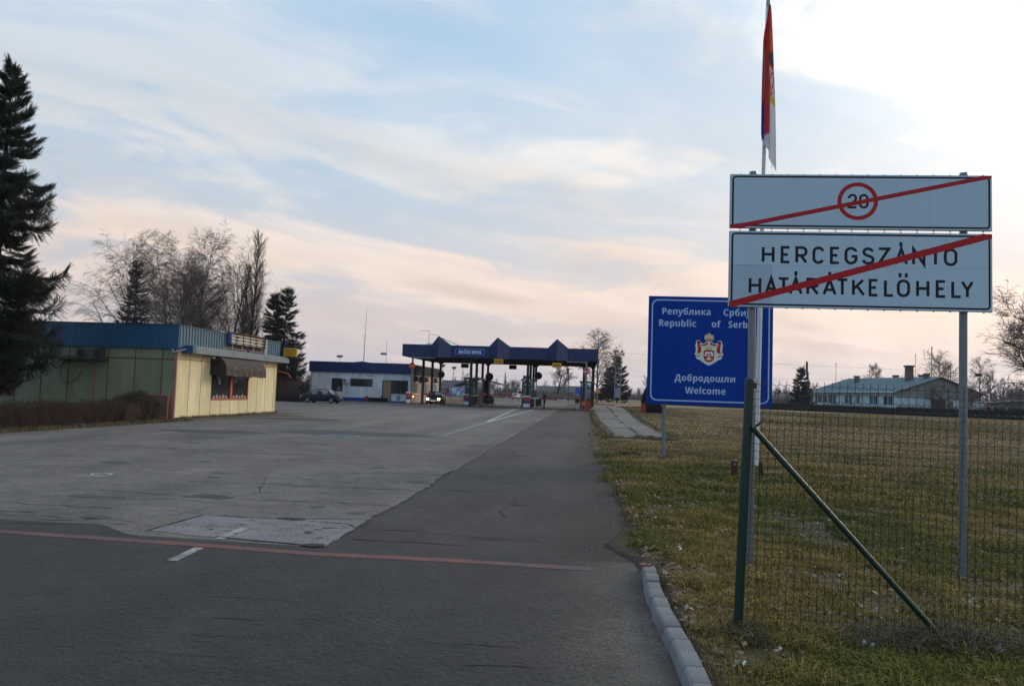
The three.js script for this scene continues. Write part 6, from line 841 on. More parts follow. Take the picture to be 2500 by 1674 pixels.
const speedTex = printTex(2048, 460, (x, w, h) => {
  x.fillStyle = '#b4c7d3'; x.fillRect(0, 0, w, h); grime(x, w, h, 4); x.strokeStyle = '#14181c'; frameStroke(x, w, h, 20, 15, 26);
  x.fillStyle = '#a8151c'; const cx = 1012, cy = 224; x.lineWidth = 33; x.strokeStyle = '#ab1a1f'; x.beginPath(); x.arc(cx, cy, 143, 0, 7); x.stroke();
  x.strokeStyle = x.fillStyle = '#15181c'; x.lineCap = 'butt'; x.lineJoin = 'miter'; strokes(x, [['2', 932, 78], ['0', 1022, 76]], 0, 162, 124, 19, []);
  x.fillStyle = '#ab1a1f'; x.beginPath(); x.moveTo(0, h - 27); x.lineTo(130, h - 46); x.lineTo(w - 60, 0); x.lineTo(w, 0); x.lineTo(w, 22); x.lineTo(140, h - 10); x.lineTo(110, h); x.lineTo(0, h); x.fill();
  x.fillStyle = 'rgba(40,45,50,.35)'; x.fillRect(1570, 0, 2, h);
});
const townTex = printTex(2048, 636, (x, w, h) => {
  x.fillStyle = '#b6c9d5'; x.fillRect(0, 0, w, h); grime(x, w, h, 7); x.fillStyle = 'rgba(60,66,80,.10)'; x.fillRect(0, h * .44, 336, h * .56); x.strokeStyle = '#14181c'; frameStroke(x, w, h, 21, 15, 26);
  const S = 2048 / 2156, X = v => (v - 76) * S; x.strokeStyle = x.fillStyle = '#15181c'; x.lineCap = 'butt'; x.lineJoin = 'miter'; x.miterLimit = 8;
  const W = 23, cap = 146;
  strokes(x, [['H', 347, 108], ['E', 505, 86], ['R', 628, 102], ['C', 770, 100], ['E', 915, 86], ['G', 1035, 108], ['S', 1178, 104], ['Z', 1305, 106], ['A', 1444, 112], ['N', 1588, 108], ['T', 1724, 106], ['O', 1844, 110]].map(([c, p, q]) => [c, X(p), q * S]), 0, 122, cap, W, [[X(1497), 76, 36], [X(1899), 76, 36]]);
  strokes(x, [['H', 240, 107], ['A', 376, 106], ['T', 480, 106], ['A', 576, 116], ['R', 722, 106], ['A', 856, 116], ['T', 966, 106], ['K', 1098, 106], ['E', 1234, 84], ['L', 1359, 86], ['O', 1464, 108], ['H', 1620, 108], ['E', 1778, 88], ['L', 1903, 88], ['Y', 1980, 104]].map(([c, p, q]) => [c, X(p), q * S]), 0, 384, cap, W, [[X(634), 332, 36], [X(914), 332, 36], [X(1490), 332, 36], [X(1541), 332, 36]]);
  x.fillStyle = 'rgba(40,45,50,.40)'; x.fillRect(0, 286, w, 2); x.fillRect(336, 286, 2, h - 286); x.fillRect(1700, 0, 2, 286);
  x.fillStyle = '#b0161b'; x.beginPath(); x.moveTo(0, h - 42); x.lineTo(30, h - 50); x.lineTo(w - 70, 0); x.lineTo(w, 0); x.lineTo(w, 36); x.lineTo(50, h); x.lineTo(0, h); x.fill();
});
{
  const t = thing('town_sign', 'large two-panel sign on grey posts, red bars across HERCEGSZÁNTÓ HATÁRÁTKELŐHELY', 'road sign', [2.65, 0, -7.95]);
  for (const x of [1.64, 3.675]) { const p = part(t, 'post', mats.galv, rod([x + (x < 2 ? .02 : -.02), 0, -7.99], [x, 3.93, -7.99], .037, .037, 20)); part(p, 'post_cap', mats.galv, rod([x, 3.93, -7.99], [x, 3.96, -7.99], .04, .036, 16)); }
  const panel = (y0, y1, tex, lab) => { const al = M([.50, .53, .56], { roughness: .45, metalness: .4, map: T.galv }); const p = part(t, 'sign_panel', al, [rbox(1.40, 3.905, y0, y1, -7.945, -7.912, .006)], { label: lab }); face(p, 'sign_face', 2.497, y1 - y0 - .006, tex, [2.6525, (y0 + y1) / 2, -7.909], { rough: .42 }); for (const y of [y0 + .1, y1 - .1]) part(p, 'rear_channel', al, box(1.42, 3.88, y - .02, y + .02, -7.975, -7.946)); const bolts = []; for (let i = 0; i < 16; i++) { bolts.push(box(1.5 + i * .155, 1.512 + i * .155, y0 - .008, y0 + .001, -7.94, -7.925)); bolts.push(box(1.5 + i * .155, 1.512 + i * .155, y1 - .001, y1 + .008, -7.94, -7.925)); } part(p, 'edge_clips', al, bolts); };
  panel(3.365, 3.915, speedTex, 'upper panel with a crossed out speed limit of 20'); panel(2.572, 3.338, townTex, 'lower panel with a crossed out place name');
  for (const x of [1.64, 3.675]) part(t, 'clamp', mats.galv, [box(x - .07, x + .07, 2.65, 2.70, -8.03, -7.96), box(x - .07, x + .07, 3.20, 3.25, -8.03, -7.96), box(x - .07, x + .07, 3.45, 3.50, -8.03, -7.96), box(x - .07, x + .07, 3.78, 3.83, -8.03, -7.96)]);
}
// welcome sign with arms
function drawArms(x, cx, cy, s) {                                     // mantled shield under a crown, drawn about cx, cy; s = height in pixels
  x.save(); x.translate(cx, cy); x.scale(s / 200, s / 200);
  const P = (pts, c, o = 3, oc = '#dfe3e2') => { x.beginPath(); pts.forEach((p, i) => p.length === 2 ? (i ? x.lineTo(...p) : x.moveTo(...p)) : x.quadraticCurveTo(...p)); x.closePath(); if (o) { x.lineWidth = o * 2; x.strokeStyle = oc; x.stroke(); } x.fillStyle = c; x.fill(); };
  const half = [[0, -62], [16, -54], [26, -44, 46, -42], [56, -50], [62, -66, 74, -64], [86, -60, 82, -42], [88, -34], [80, -10, 84, 10], [90, 26], [80, 34, 76, 40], [84, 46], [70, 62, 60, 58], [54, 64], [30, 84, 0, 96]];
  const mir = half.slice().reverse().map((p, i, a) => null); const full = x2 => { x.beginPath(); x.moveTo(0, -62); for (const p of half.slice(1)) p.length === 2 ? x.lineTo(...p) : x.quadraticCurveTo(...p); const pts = half.map(p => p.length === 2 ? { e: p } : { c: [p[0], p[1]], e: [p[2], p[3]] }); for (let i = pts.length - 1; i > 0; i--) { const e = pts[i - 1].e; pts[i].c ? x.quadraticCurveTo(-pts[i].c[0], pts[i].c[1], -e[0], e[1]) : x.lineTo(-e[0], e[1]); } x.closePath(); };
  full(); x.lineWidth = 7; x.strokeStyle = '#dfe3e0'; x.stroke(); x.fillStyle = '#d9dcd6'; x.fill();
  for (const m of [-1, 1]) { x.save(); x.scale(m, 1); P([[8, -58], [22, -42, 50, -40], [52, -34], [24, -30, 6, -46]], '#a02418', 0); P([[52, -38], [58, -30], [50, -16], [52, 14], [76, 14], [72, -10], [78, -40]], '#b4301a', 0); P([[50, 12], [78, 14], [84, 26], [60, 20]], '#c98f20', 0); P([[56, 34], [78, 32], [82, 42], [60, 46]], '#c8941f', 0); P([[4, -48], [20, -32, 50, -30], [50, -26], [20, -26, 4, -42]], '#d0a032', 0); x.fillStyle = '#9c1d1a'; x.beginPath(); x.arc(68, -52, 12, 0, 7); x.fill(); x.restore(); }
  x.fillStyle = '#7d7f7c'; for (let r = 0; r < 5; r++) for (let c = -3; c <= 3; c++) x.fillRect(c * 14 + (r & 1) * 7 - 1, -22 + r * 22, 2, 3);
  P([[-34, 0], [34, 0], [34, 42], [32, 74, 0, 76], [-32, 74, -34, 42]], '#a8201c', 1.5, '#d0a23a');
  for (const m of [-1, 1]) { x.save(); x.scale(m, 1); P([[2, 10], [16, 4, 26, 12], [30, 40], [22, 34, 10, 46], [14, 64], [4, 60], [0, 70], [0, 14]], '#e2e4e2', 0); x.fillStyle = '#c98f20'; x.beginPath(); x.arc(20, 58, 7, 0, 7); x.fill(); x.fillStyle = '#a8201c'; x.fillRect(8, 24, 9, 8); x.fillRect(8, 36, 9, 8); x.restore(); }
  x.fillStyle = '#a8201c'; x.fillRect(-17, 22, 34, 24); x.fillStyle = '#e6e6e4'; x.fillRect(-2.5, 20, 5, 28); x.fillRect(-18, 31.5, 36, 5);
  const crown = (y, k) => { x.save(); x.translate(0, y); x.scale(k, k); P([[-26, 0], [-34, -20, -22, -30], [-12, -36, 0, -30], [12, -36, 22, -30], [34, -20, 26, 0]], '#c9b06a', 2); x.fillStyle = '#dcdcd2'; for (const q of [-16, 0, 16]) { x.beginPath(); x.ellipse(q, -16, 4.5, 11, 0, 0, 7); x.fill(); } x.fillStyle = '#b98a2a'; x.fillRect(-24, -6, 48, 7); x.fillStyle = '#d9d4b8'; x.fillRect(-2.5, -46, 5, 18); x.fillRect(-8, -42, 16, 5); x.restore(); };
  crown(-2, .72); P([[-20, -62], [-14, -76], [14, -76], [20, -62]], '#b4471c', 1); crown(-72, 1.0); x.restore();
}
const welcomeTex = printTex(1536, 1356, (x, w, h) => {
  x.fillStyle = '#08388f'; x.fillRect(0, 0, w, h); const r = mulberry(3); for (let i = 0; i < 34; i++) { x.fillStyle = `rgba(70,90,200,${.015 + r() * .03})`; x.fillRect(r() * w, 0, 3 + r() * 50, h); } x.strokeStyle = '#a9bcd8'; frameStroke(x, w, h, 46, 17, 74);
  x.fillStyle = '#b4c4dc'; x.textAlign = 'center'; x.textBaseline = 'alphabetic'; const put = (s, cx, y, px, wd) => { x.font = `bold ${px}px sans-serif`; x.fillText(s, cx, y, wd); };
  const L = (s, x0, y, px, wd) => { x.font = `bold ${px}px sans-serif`; x.textAlign = 'left'; x.fillText(s, x0, y, wd); };
  L('Република', 160, 228, 114, 670); L('Србија', 922, 228, 114, 440); L('Republic', 122, 378, 114, 545); L('of', 780, 378, 114, 122); L('Serbia', 986, 378, 114, 430);
  drawArms(x, 757, 672, 376); x.fillStyle = '#b4c4dc'; L('Добродошли', 338, 1062, 114, 832); L('Welcome', 470, 1218, 114, 566);
  x.fillStyle = 'rgba(0,5,40,.25)'; x.fillRect(0, 398, w, 2); x.fillRect(757, 0, 1, h);
});
{
  const t = thing('welcome_sign', 'big blue welcome sign with white Cyrillic and Latin lettering and arms', 'road sign', [3.17, 0, -20.5]); const al = M([.34, .38, .44], { roughness: .5, metalness: .3 });
  part(t, 'panel', M([.012, .04, .28], { roughness: .45 }), rbox(1.595, 4.76, 1.475, 4.275, -20.55, -20.5, .008)); face(t, 'sign_face', 3.16, 2.79, welcomeTex, [3.1775, 2.875, -20.497], { rough: .5, spec: .2 });
  for (const x of [2.06, 4.3]) { part(t, 'post', M([.20, .235, .28], { roughness: .45, metalness: .3, map: T.galv }), rod([x, 0, -20.62], [x, 4.2, -20.62], .045, .045, 16)); part(t, 'clamp', al, [box(x - .08, x + .08, 1.7, 1.76, -20.68, -20.55), box(x - .08, x + .08, 3.9, 3.96, -20.68, -20.55)]); }
}
// flagpole with its tilting foot, the slack flag, and the second foot beside it
{
  const t = thing('flagpole', 'tall white flagpole on a rusty red foot behind the signs', 'flagpole', [3.64, 0, -17]); part(t, 'pole', mats.whitePaint, rod([3.625, .28, -17], [3.76, 10.28, -17], .058, .034, 18)); part(t, 'pole_cap', M([.30, .36, .42], { roughness: .4 }), [rod([3.76, 10.25, -17], [3.763, 10.48, -17], .045, .04, 14), new THREE.SphereGeometry(.06, 14, 10).translate(3.764, 10.5, -17)]);
  const rm = M([.085, .022, .018], { map: T.conc, roughness: .9 }); for (const dx of [-.085, .085]) part(t, 'foot_plate', rm, extrude([[-.03, 0], [.10, 0], [.04, .34], [-.02, .38]], .03).rotateY(dx < 0 ? PI : 0).translate(3.62 + dx, 0, -17 + (dx < 0 ? .015 : -.015))); part(t, 'pivot_bolt', mats.rust, rod([3.52, .32, -17], [3.74, .32, -17], .02, .02, 8)); part(t, 'rope', M([.45, .45, .43]), tube([[3.70, 10.2, -16.94], [3.66, 6, -16.93], [3.655, 1.4, -16.93]], .006, 4, 10));
  const s = thing('pole_foot', 'short rusty red stub of an empty pole foot on the grass', 'pole foot', [3.16, 0, -16.9]); part(s, 'stub', M([.10, .028, .022], { map: T.conc, roughness: .9 }), [box(3.10, 3.225, 0, .36, -16.96, -16.84)]); part(s, 'collar', mats.galv, rod([3.165, .36, -16.9], [3.165, .39, -16.9], .06, .06, 14)); part(s, 'bolt_head', mats.galv, rod([3.165, .30, -16.84], [3.165, .30, -16.82], .03, .03, 10)); part(s, 'flange', mats.rust, extrude([[0, 0], [.14, 0], [.02, .12], [0, .12]], .03).translate(3.225, 0, -16.92));
}
{
  // hanging cloth: rows down the pole, folded into pleats; colours follow the cloth's own stripes
  const t = thing('flag', 'slack red, blue and white flag hanging against the pole', 'flag', [3.76, 6.6, -16.95]); const rows = 60, cols = 46, pos = [], col = [], P = [];
  for (let j = 0; j <= rows; j++) for (let i = 0; i <= cols; i++) { const u = i / cols, v = j / rows; const x0 = mix(3.75, 3.69, v), wd = mix(.055, .29, Math.pow(v, .7)); const len = mix(2.92, 3.55, sstep(.15, .85, u)) - .18 * Math.cos(u * 9) * u; const y = 10.24 - v * len; const ph = u * 13 + v * .9; const xx = x0 - .10 * (1 - u) * sstep(0, .3, v) + wd * (u * .80 + .12 * Math.sin(ph)); const zz = -16.93 + .06 * Math.cos(ph) * (.3 + .7 * v) + .02 * Math.sin(v * 7 + u * 3); P.push([xx, y, zz]); const s = v + .16 * (u - .5) - .05 * Math.sin(u * 6); const red = [.44, .016, .018], blue = [.025, .035, .26], white = [.58, .58, .64]; let c = u < .35 ? (s < .66 ? red : s < .90 ? blue : white) : u < .78 ? (s < .87 ? red : white) : (v < .30 ? [.48, .09, .02] : v < .37 ? [.03, .07, .06] : v < .58 ? (fbm(v * 90, u * 30, 2) > .52 ? [.55, .50, .45] : red) : v < .62 ? [.50, .38, .06] : white); if (u < .3 && v > .36 && v < .38 && u > .1) c = [.5, .38, .1]; col.push(c); }
  const G = (j, i) => j * (cols + 1) + i, cc = []; for (let j = 0; j < rows; j++) for (let i = 0; i < cols; i++) for (const k of [G(j, i), G(j + 1, i), G(j, i + 1), G(j, i + 1), G(j + 1, i), G(j + 1, i + 1)]) { pos.push(...P[k]); cc.push(...col[k]); }
  const g = new THREE.BufferGeometry(); g.setAttribute('position', new THREE.Float32BufferAttribute(pos, 3)); g.setAttribute('color', new THREE.Float32BufferAttribute(cc, 3)); g.computeVertexNormals(); part(t, 'cloth', new THREE.MeshPhysicalMaterial({ color: 0xffffff, vertexColors: true, roughness: .9, transmission: .35, thickness: 0, side: THREE.DoubleSide }), g, { color: true, uv: false }); part(t, 'corner_cord', M([.5, .5, .52]), tube([[3.86, 6.78, -16.93], [3.865, 6.70, -16.93], [3.86, 6.62, -16.93]], .006, 4, 6));
}
// wire mesh fence: end post, brace, crimped wires
{
  const t = thing('mesh_fence', 'dark green wire mesh fence with leaning end post and diagonal brace', 'fence', [1.15, 0, -5.85]); const gm = M([.008, .030, .021], { roughness: .35 }), gz = fieldH(1.15, -5.85);
  const post = part(t, 'post', gm, rod([1.135, -.05, -5.85], [1.197, 1.795, -5.85], .033, .033, 24)); part(post, 'post_cap', gm, rod([1.197, 1.795, -5.85], [1.198, 1.806, -5.85], .035, .03, 20));
  const br = part(t, 'brace', gm, rod([1.225, 1.44, -5.82], [2.535, .02, -5.80], .021, .021, 20)); part(br, 'brace_end', gm, rod([1.213, 1.455, -5.82], [1.232, 1.433, -5.82], .026, .024, 16)); part(br, 'clamp_bolt', mats.black, [rod([1.232, 1.458, -5.82], [1.272, 1.487, -5.82], .011, .009, 8)]); part(post, 'wire_clip', mats.rust, [box(1.225, 1.246, 1.735, 1.775, -5.86, -5.84)]);
  const wm = M([.007, .020, .014], { roughness: .5 }), x0 = 1.245, x1 = 8.2, sp = .0535, zf = -5.845, yb = .015, yt = 1.765, ver = [], rowsN = 33; const W = new Wood();
  const lean = x => (x - 1.2) * -.006; for (let x = x0, i = 0; x < x1; x += sp, i++) W.limb([[x - .055 * .9, yb, zf], [x - .03, .9, zf + .006 * Math.sin(i * 1.7)], [x, yt + .035 + lean(x), zf]], .0021, .0021, 5);
  part(t, 'vertical_wires', wm, W.geo(), { uv: false }); const Wh = new Wood(); for (let j = 0; j < rowsN; j++) { const y = yt - j * .0535, sh = -.055 * .9 * (yt - y) / (yt - yb), pts = []; for (let x = x0 - .03, k = 0; x < x1; x += sp / 4, k++) pts.push([x + sh, y + lean(x) + .0065 * Math.sin((x - x0) / sp * 2 * PI + .6) * (.75 + .4 * vn(j * 1.3, x)), zf + .003]); Wh.limb(pts, .0020, .0020, 4); } part(t, 'horizontal_wires', wm, Wh.geo(), { uv: false });
}

// ------------------------------------------------------------------ beyond the canopy and across the field
const farGlass = M([.05, .06, .07], { roughness: .15 });
bareTree('birch', 'tall bare weeping birch with reddish twigs right of the canopy', [2.4, 0, -160], { ...KIND.birch, kids: [20, 8, 6, 4], H: 14.2, seed: 91, limb: .40, minR: .018, rad: .24 }, barkGrey, twigRed);
bareTree('walnut_tree', 'wide bare tree seen under the canopy beside the leaning poles', [-10, 0, -285], { ...KIND.walnut, H: 10.3, seed: 95, minR: .035, rad: .42, limb: .50 }, barkDark, M([.10, .085, .078], { roughness: 1 }));
bareTree('poplar', 'thin distant poplar seen under the middle of the canopy', [-30.8, 0, -300], { ...KIND.poplar, kids: [40, 6, 4], H: 9.4, seed: 97, minR: .03, rad: .22 }, barkGrey, twigFar);
bareTree('maple', 'small bare distant tree left of the chevron booth', [-27.3, 0, -300], { ...KIND.maple, kids: [14, 6, 5, 3], H: 5.6, seed: 99, minR: .03, limb: .55 }, barkGrey, twigFar);
bareTree('maple', 'big bare spreading tree at the right edge of the photo', [76.5, 0, -138], { ...KIND.walnut, kids: [18, 9, 8, 6], H: 17.6, seed: 101, minR: .026, rad: .5, limb: .50, from: .16 }, barkDark, M([.075, .052, .042], { roughness: 1 }));
bareTree('maple', 'round bare tree behind the right end of the house roof', [82.5, 0, -190], { ...KIND.maple, kids: [18, 8, 6, 3], H: 12.4, seed: 103, minR: .02, limb: .42 }, barkGrey, twigRed);
bareTree('maple', 'small round bare tree behind the middle of the house roof', [78.4, 0, -222], { ...KIND.maple, kids: [16, 7, 6, 3], H: 11.4, seed: 105, minR: .025, limb: .38 }, barkGrey, twigRed);
bareTree('maple', 'thin small bare tree just left of the big chimney', [87, 0, -222], { ...KIND.maple, kids: [12, 6, 5, 3], H: 9.2, seed: 106, minR: .018, limb: .45 }, barkGrey, twigRed);
{ const b = bareTree('birch', 'bare birch with a bird nest right of the right sign post', [82, 0, -172], { ...KIND.birch, kids: [16, 7, 6, 3], H: 11.8, seed: 107, minR: .018, limb: .36 }, barkGrey, twigFar); const n = thing('bird_nest', 'dark bird nest high in the bare birch', 'nest', [81.7, 8.3, -171.5]); const W = new Wood(), R = mulberry(4); for (let i = 0; i < 160; i++) { const a = R() * 6.28, q = .2 + R() * .55, y = (R() - .3) * .55; W.limb([[Math.cos(a) * q, y, Math.sin(a) * q], [Math.cos(a + .8) * q, y + .06, Math.sin(a + .8) * q], [Math.cos(a + 1.5) * q * .9, y, Math.sin(a + 1.5) * q]], .03, .02, 3); } part(n, 'sticks', mats.black, W.geo(), { local: true, uv: false }); }
spruce('spruce', 'small dark spruce at the left end of the long low house', [40.9, 0, -153], { seed: 111, H: 7.8, h0: .2, step: .4, whorl: 7, prof: y => .2 + (7.8 - y) * .31, dens: 13, size: 1, hang: .2, side: .3, col: [.020, .028, .020], sprig: sprigFar });
{ // dark pines right of the canopy: clumped crown over a short stem
  const pine = (label, at, H, prof, seed) => spruce('pine', label, at, { seed, H, h0: 1.0, step: .36, whorl: 7, prof, dens: 9, size: 1.0, hang: .35, side: .45, gap: .42, droop: .4, inner: .3, col: [.030, .036, .022], sprig: sprigFar });
  pine('dark bushy pine behind the lattice mast', [7.3, 0, -181], 10.4, y => { const t = y / 10.4; return 3.6 * Math.pow(Math.max(0, 1 - t), .75) * sstep(-.1, .22, t) + .2; }, 115); pine('lower dark pine left of the lattice mast', [5.3, 0, -178], 7.6, y => { const t = y / 7.6; return 2.5 * Math.pow(Math.max(0, 1 - t), .7) * sstep(-.1, .25, t) + .2; }, 117);
  const thuja = (label, at, H, w, seed) => brush('thuja', label, 'tree', at, { seed, n: 2600, size: [w * 2, H, w * 2], len: .5, r: .03, spread: .5, twig: M([.022, .026, .018], { roughness: 1 }), inside: (x, y, z) => Math.hypot(x, z) < w * Math.pow(Math.sin(Math.min(1, (1 - y / H) * 1.1) * PI / 2), .7) * (.85 + .3 * fbm(x * 3 + 9, y * 2 + z, 2)), core: new THREE.ConeGeometry(w * .7, H * .9, 10).translate(0, H * .45, 0) });
  thuja('dark column shaped evergreen behind the left edge of the blue welcome sign', [6.55, 0, -82], 3.0, .75, 121); brush('bush', 'low dark round bush under the left edge of the blue welcome sign', 'bush', [7.0, 0, -79.4], { seed: 123, n: 2200, size: [1.9, 1.2, 1.4], len: .3, r: .018, spread: 1, twig: M([.035, .025, .022], { roughness: 1 }), inside: (x, y, z) => Math.hypot(x / .85, (y - .45) / .55, z / .6) < 1, core: new THREE.SphereGeometry(.45, 10, 8).scale(1.4, .9, 1).translate(0, .42, 0) });
}
{ // lattice mast with floodlights
  const t = thing('lattice_mast', 'grey steel lattice mast with floodlights on top beside the pines', 'mast', [6.95, 0, -170]), gal = M([.22, .27, .31], { roughness: .5, metalness: .3 }); const c = [[-.62, -.5], [.62, -.5], [.62, .5], [-.62, .5]].map(p => [p[0] + 6.95, p[1] - 170]), leg = [], br = []; for (const [x, z] of c) part(t, 'leg', gal, rod([x, 0, z], [x, 10.9, z], .055, .05, 5)); for (let y = 1.0, k = 0; y < 10.6; y += .72, k++) for (let i = 0; i < 4; i++) { const a = c[i], b = c[(i + 1) % 4]; br.push(rod(k & 1 ? [a[0], y, a[1]] : [b[0], y, b[1]], k & 1 ? [b[0], y + .72, b[1]] : [a[0], y + .72, a[1]], .03, .03, 4)); } part(t, 'bracing', gal, br); part(t, 'platform', gal, [box(6.1, 7.85, 10.55, 10.62, -170.6, -169.4), rod([6.1, 11.0, -169.4], [7.8, 11.0, -169.4], .03), rod([5.6, 10.0, -169.5], [7, 10.1, -169.5], .03), rod([7.5, 7.0, -169.5], [8.5, 7.0, -169.5], .035)]); part(t, 'cabinet', M([.20, .25, .29], { roughness: .6 }), rbox(6.45, 7.5, 1.2, 3.2, -169.5, -169.3, .03)); const lampM = M([.05, .05, .055], { roughness: .5 }); for (const [x, y] of [[6.15, 11.15], [6.75, 11.2], [7.75, 11.15], [8.05, 10.5], [5.75, 10.05]]) part(t, 'lamp_head', lampM, [rbox(x - .22, x + .22, y - .2, y + .22, -169.6, -169.2, .06)]);
}
{ // road signs further on
  const t = thing('bend_sign', 'orange framed triangle warning sign with a bent arrow right of the canopy', 'sign', [2.22, 0, -140]); part(t, 'post', mats.galv, rod([2.22, 0, -140.05], [2.22, 2.9, -140.05], .05, .05, 8)); part(t, 'plate', M([.60, .11, .03], { roughness: .5 }), extrude([[1.62, 1.98], [2.82, 1.98], [2.22, 3.05]], .03).translate(0, 0, -140)); part(t, 'yellow_field', M([.62, .36, .03], { roughness: .5 }), extrude([[1.86, 2.12], [2.58, 2.12], [2.22, 2.76]], .01).translate(0, 0, -139.968)); part(t, 'arrow', mats.black, extrude([[2.28, 2.16], [2.36, 2.16], [2.33, 2.34], [2.18, 2.46], [2.22, 2.51], [2.08, 2.50], [2.10, 2.38], [2.14, 2.42], [2.26, 2.31]], .008).translate(0, 0, -139.956));
  const b = thing('direction_sign', 'small blue road sign left of the right booth', 'sign', [-1.1, 0, -130]); part(b, 'panel', M([.03, .09, .36], { roughness: .5 }), rbox(-1.6, -.55, 1.45, 2.75, -130.05, -130, .02)); part(b, 'white_bar', M([.55, .58, .62]), box(-1.5, -1.0, 1.58, 1.68, -130, -129.985)); for (const x of [-1.4, -.75]) part(b, 'post', mats.galv, rod([x, 0, -130.08], [x, 2.7, -130.08], .04, .04, 8));
}
{ // leaning double pole, plain poles, lamps, overhead wires
  const a = thing('utility_pole', 'leaning double wooden pole under the right half of the canopy', 'pole', [-5.2, 0, -220]); const wd = M([.065, .055, .048], { roughness: .9 }); part(a, 'leg', wd, rod([-6.2, 0, -220], [-4.95, 8.6, -220], .13, .10, 7)); part(a, 'leg', wd, rod([-4.45, 0, -220], [-4.9, 8.6, -220], .12, .10, 7)); part(a, 'transformer', M([.05, .05, .055]), rbox(-5.3, -4.6, 7.4, 8.9, -220.3, -219.7, .1)); part(a, 'crossarm', wd, rod([-6.3, 7.4, -220], [-3.4, 7.6, -220], .06, .06, 5));
  const b = thing('utility_pole', 'single wooden pole beside the thin distant poplar', 'pole', [-27.2, 0, -240]); part(b, 'shaft', wd, rod([-26.9, 0, -240], [-26.9, 4.6, -240], .10, .08, 6)); part(b, 'crossarm', wd, rod([-27.6, 4.3, -240], [-26.2, 4.3, -240], .05, .05, 5));
  const cpl = thing('utility_pole', 'thin dark pole under the right corner of the canopy', 'pole', [1.2, 0, -110]); part(cpl, 'shaft', steelDark, rod([1.2, 0, -110], [1.2, 5.6, -110], .09, .08, 7));
  const lamp = (label, x0, x1, z, h) => { const t = thing('street_lamp', label, 'street lamp', [x0, 0, z]); part(t, 'pole', M([.16, .17, .18], { roughness: .6 }), rod([x0, 0, z], [x1, h, z], .07, .045, 8)); part(t, 'lamp_head', M([.14, .14, .15], { roughness: .5 }), new THREE.CylinderGeometry(.42, .14, .36, 16).translate(x1, h + .1, z)); part(t, 'lamp_cap', M([.22, .23, .24], { roughness: .4 }), new THREE.CylinderGeometry(.46, .46, .06, 16).translate(x1, h + .31, z)); };
  lamp('upright street lamp just right of the office corner', -21.0, -21.2, -115, 5.1); lamp('leaning street lamp seen between the left canopy columns', -21.7, -21.2, -125, 5.1);
  const fp = thing('flagpole', 'thin bare pole beside the leaning street lamp', 'pole', [-20.3, 0, -128]); part(fp, 'pole', mats.galv, rod([-20.4, 0, -128], [-20.2, 5.9, -128], .04, .03, 6)); part(fp, 'pole_cap', mats.galv, new THREE.SphereGeometry(.06, 8, 6).translate(-20.2, 5.93, -128));
  const sf = thing('flag', 'small faded flag seen between the left booth columns', 'flag', [-14.2, 2.6, -110]); part(sf, 'staff', mats.galv, rod([-14.62, 2.2, -110], [-14.6, 3.6, -110], .02)); part(sf, 'red_stripe', M([.34, .10, .10]), box(-14.6, -13.75, 2.80, 3.05, -110.02, -110)); part(sf, 'blue_stripe', M([.12, .14, .34]), box(-14.6, -13.76, 3.05, 3.28, -110.02, -110)); part(sf, 'pale_stripe', M([.45, .36, .34]), box(-14.6, -13.76, 3.28, 3.5, -110.02, -110));
  const wm = M([.16, .15, .15], { roughness: .8 }); const wire = (name, label, p, q, sag) => { const t = thing('overhead_wire', label, 'wire', [(p[0] + q[0]) / 2, (p[1] + q[1]) / 2 - sag, (p[2] + q[2]) / 2]); const n = 14, pts = []; for (let i = 0; i <= n; i++) { const u = i / n; pts.push([mix(p[0], q[0], u), mix(p[1], q[1], u) - sag * 4 * u * (1 - u), mix(p[2], q[2], u)]); } part(t, 'strand', wm, tube(pts, .022, 3, 28)); };
  wire('', 'upper overhead wire running right from the lattice mast behind the blue sign', [7.7, 10.9, -170], [140, 12.6, -230], 1.4); wire('', 'lower overhead wire running right behind the blue sign', [7.7, 5.9, -172], [140, 10.6, -236], .5); wire('', 'faint wire running from the leaning double pole to the far left', [-6.0, 7.5, -220], [-70, 6.0, -300], .4);
  const py = thing('lattice_mast', 'dark lattice power pole with cross arms behind the right end of the house', 'mast', [88.5, 0, -200]); const pm = M([.10, .09, .09]); for (const dx of [-.4, .4]) part(py, 'leg', pm, rod([88.5 + dx, 0, -200], [88.5 + dx * .5, 12.2, -200], .09, .07, 5)); part(py, 'bracing', pm, Array.from({ length: 14 }, (_, i) => rod([88.5 + (i & 1 ? .35 : -.35), i * .85, -200], [88.5 + (i & 1 ? -.33 : .33), i * .85 + .85, -200], .05, .05, 4))); part(py, 'crossarm', pm, rod([86, 12.1, -200], [88.7, 12.2, -200], .07, .07, 4)); part(py, 'crossarm', pm, rod([85.2, 9.9, -200], [90.5, 9.9, -200], .07, .07, 4));
}
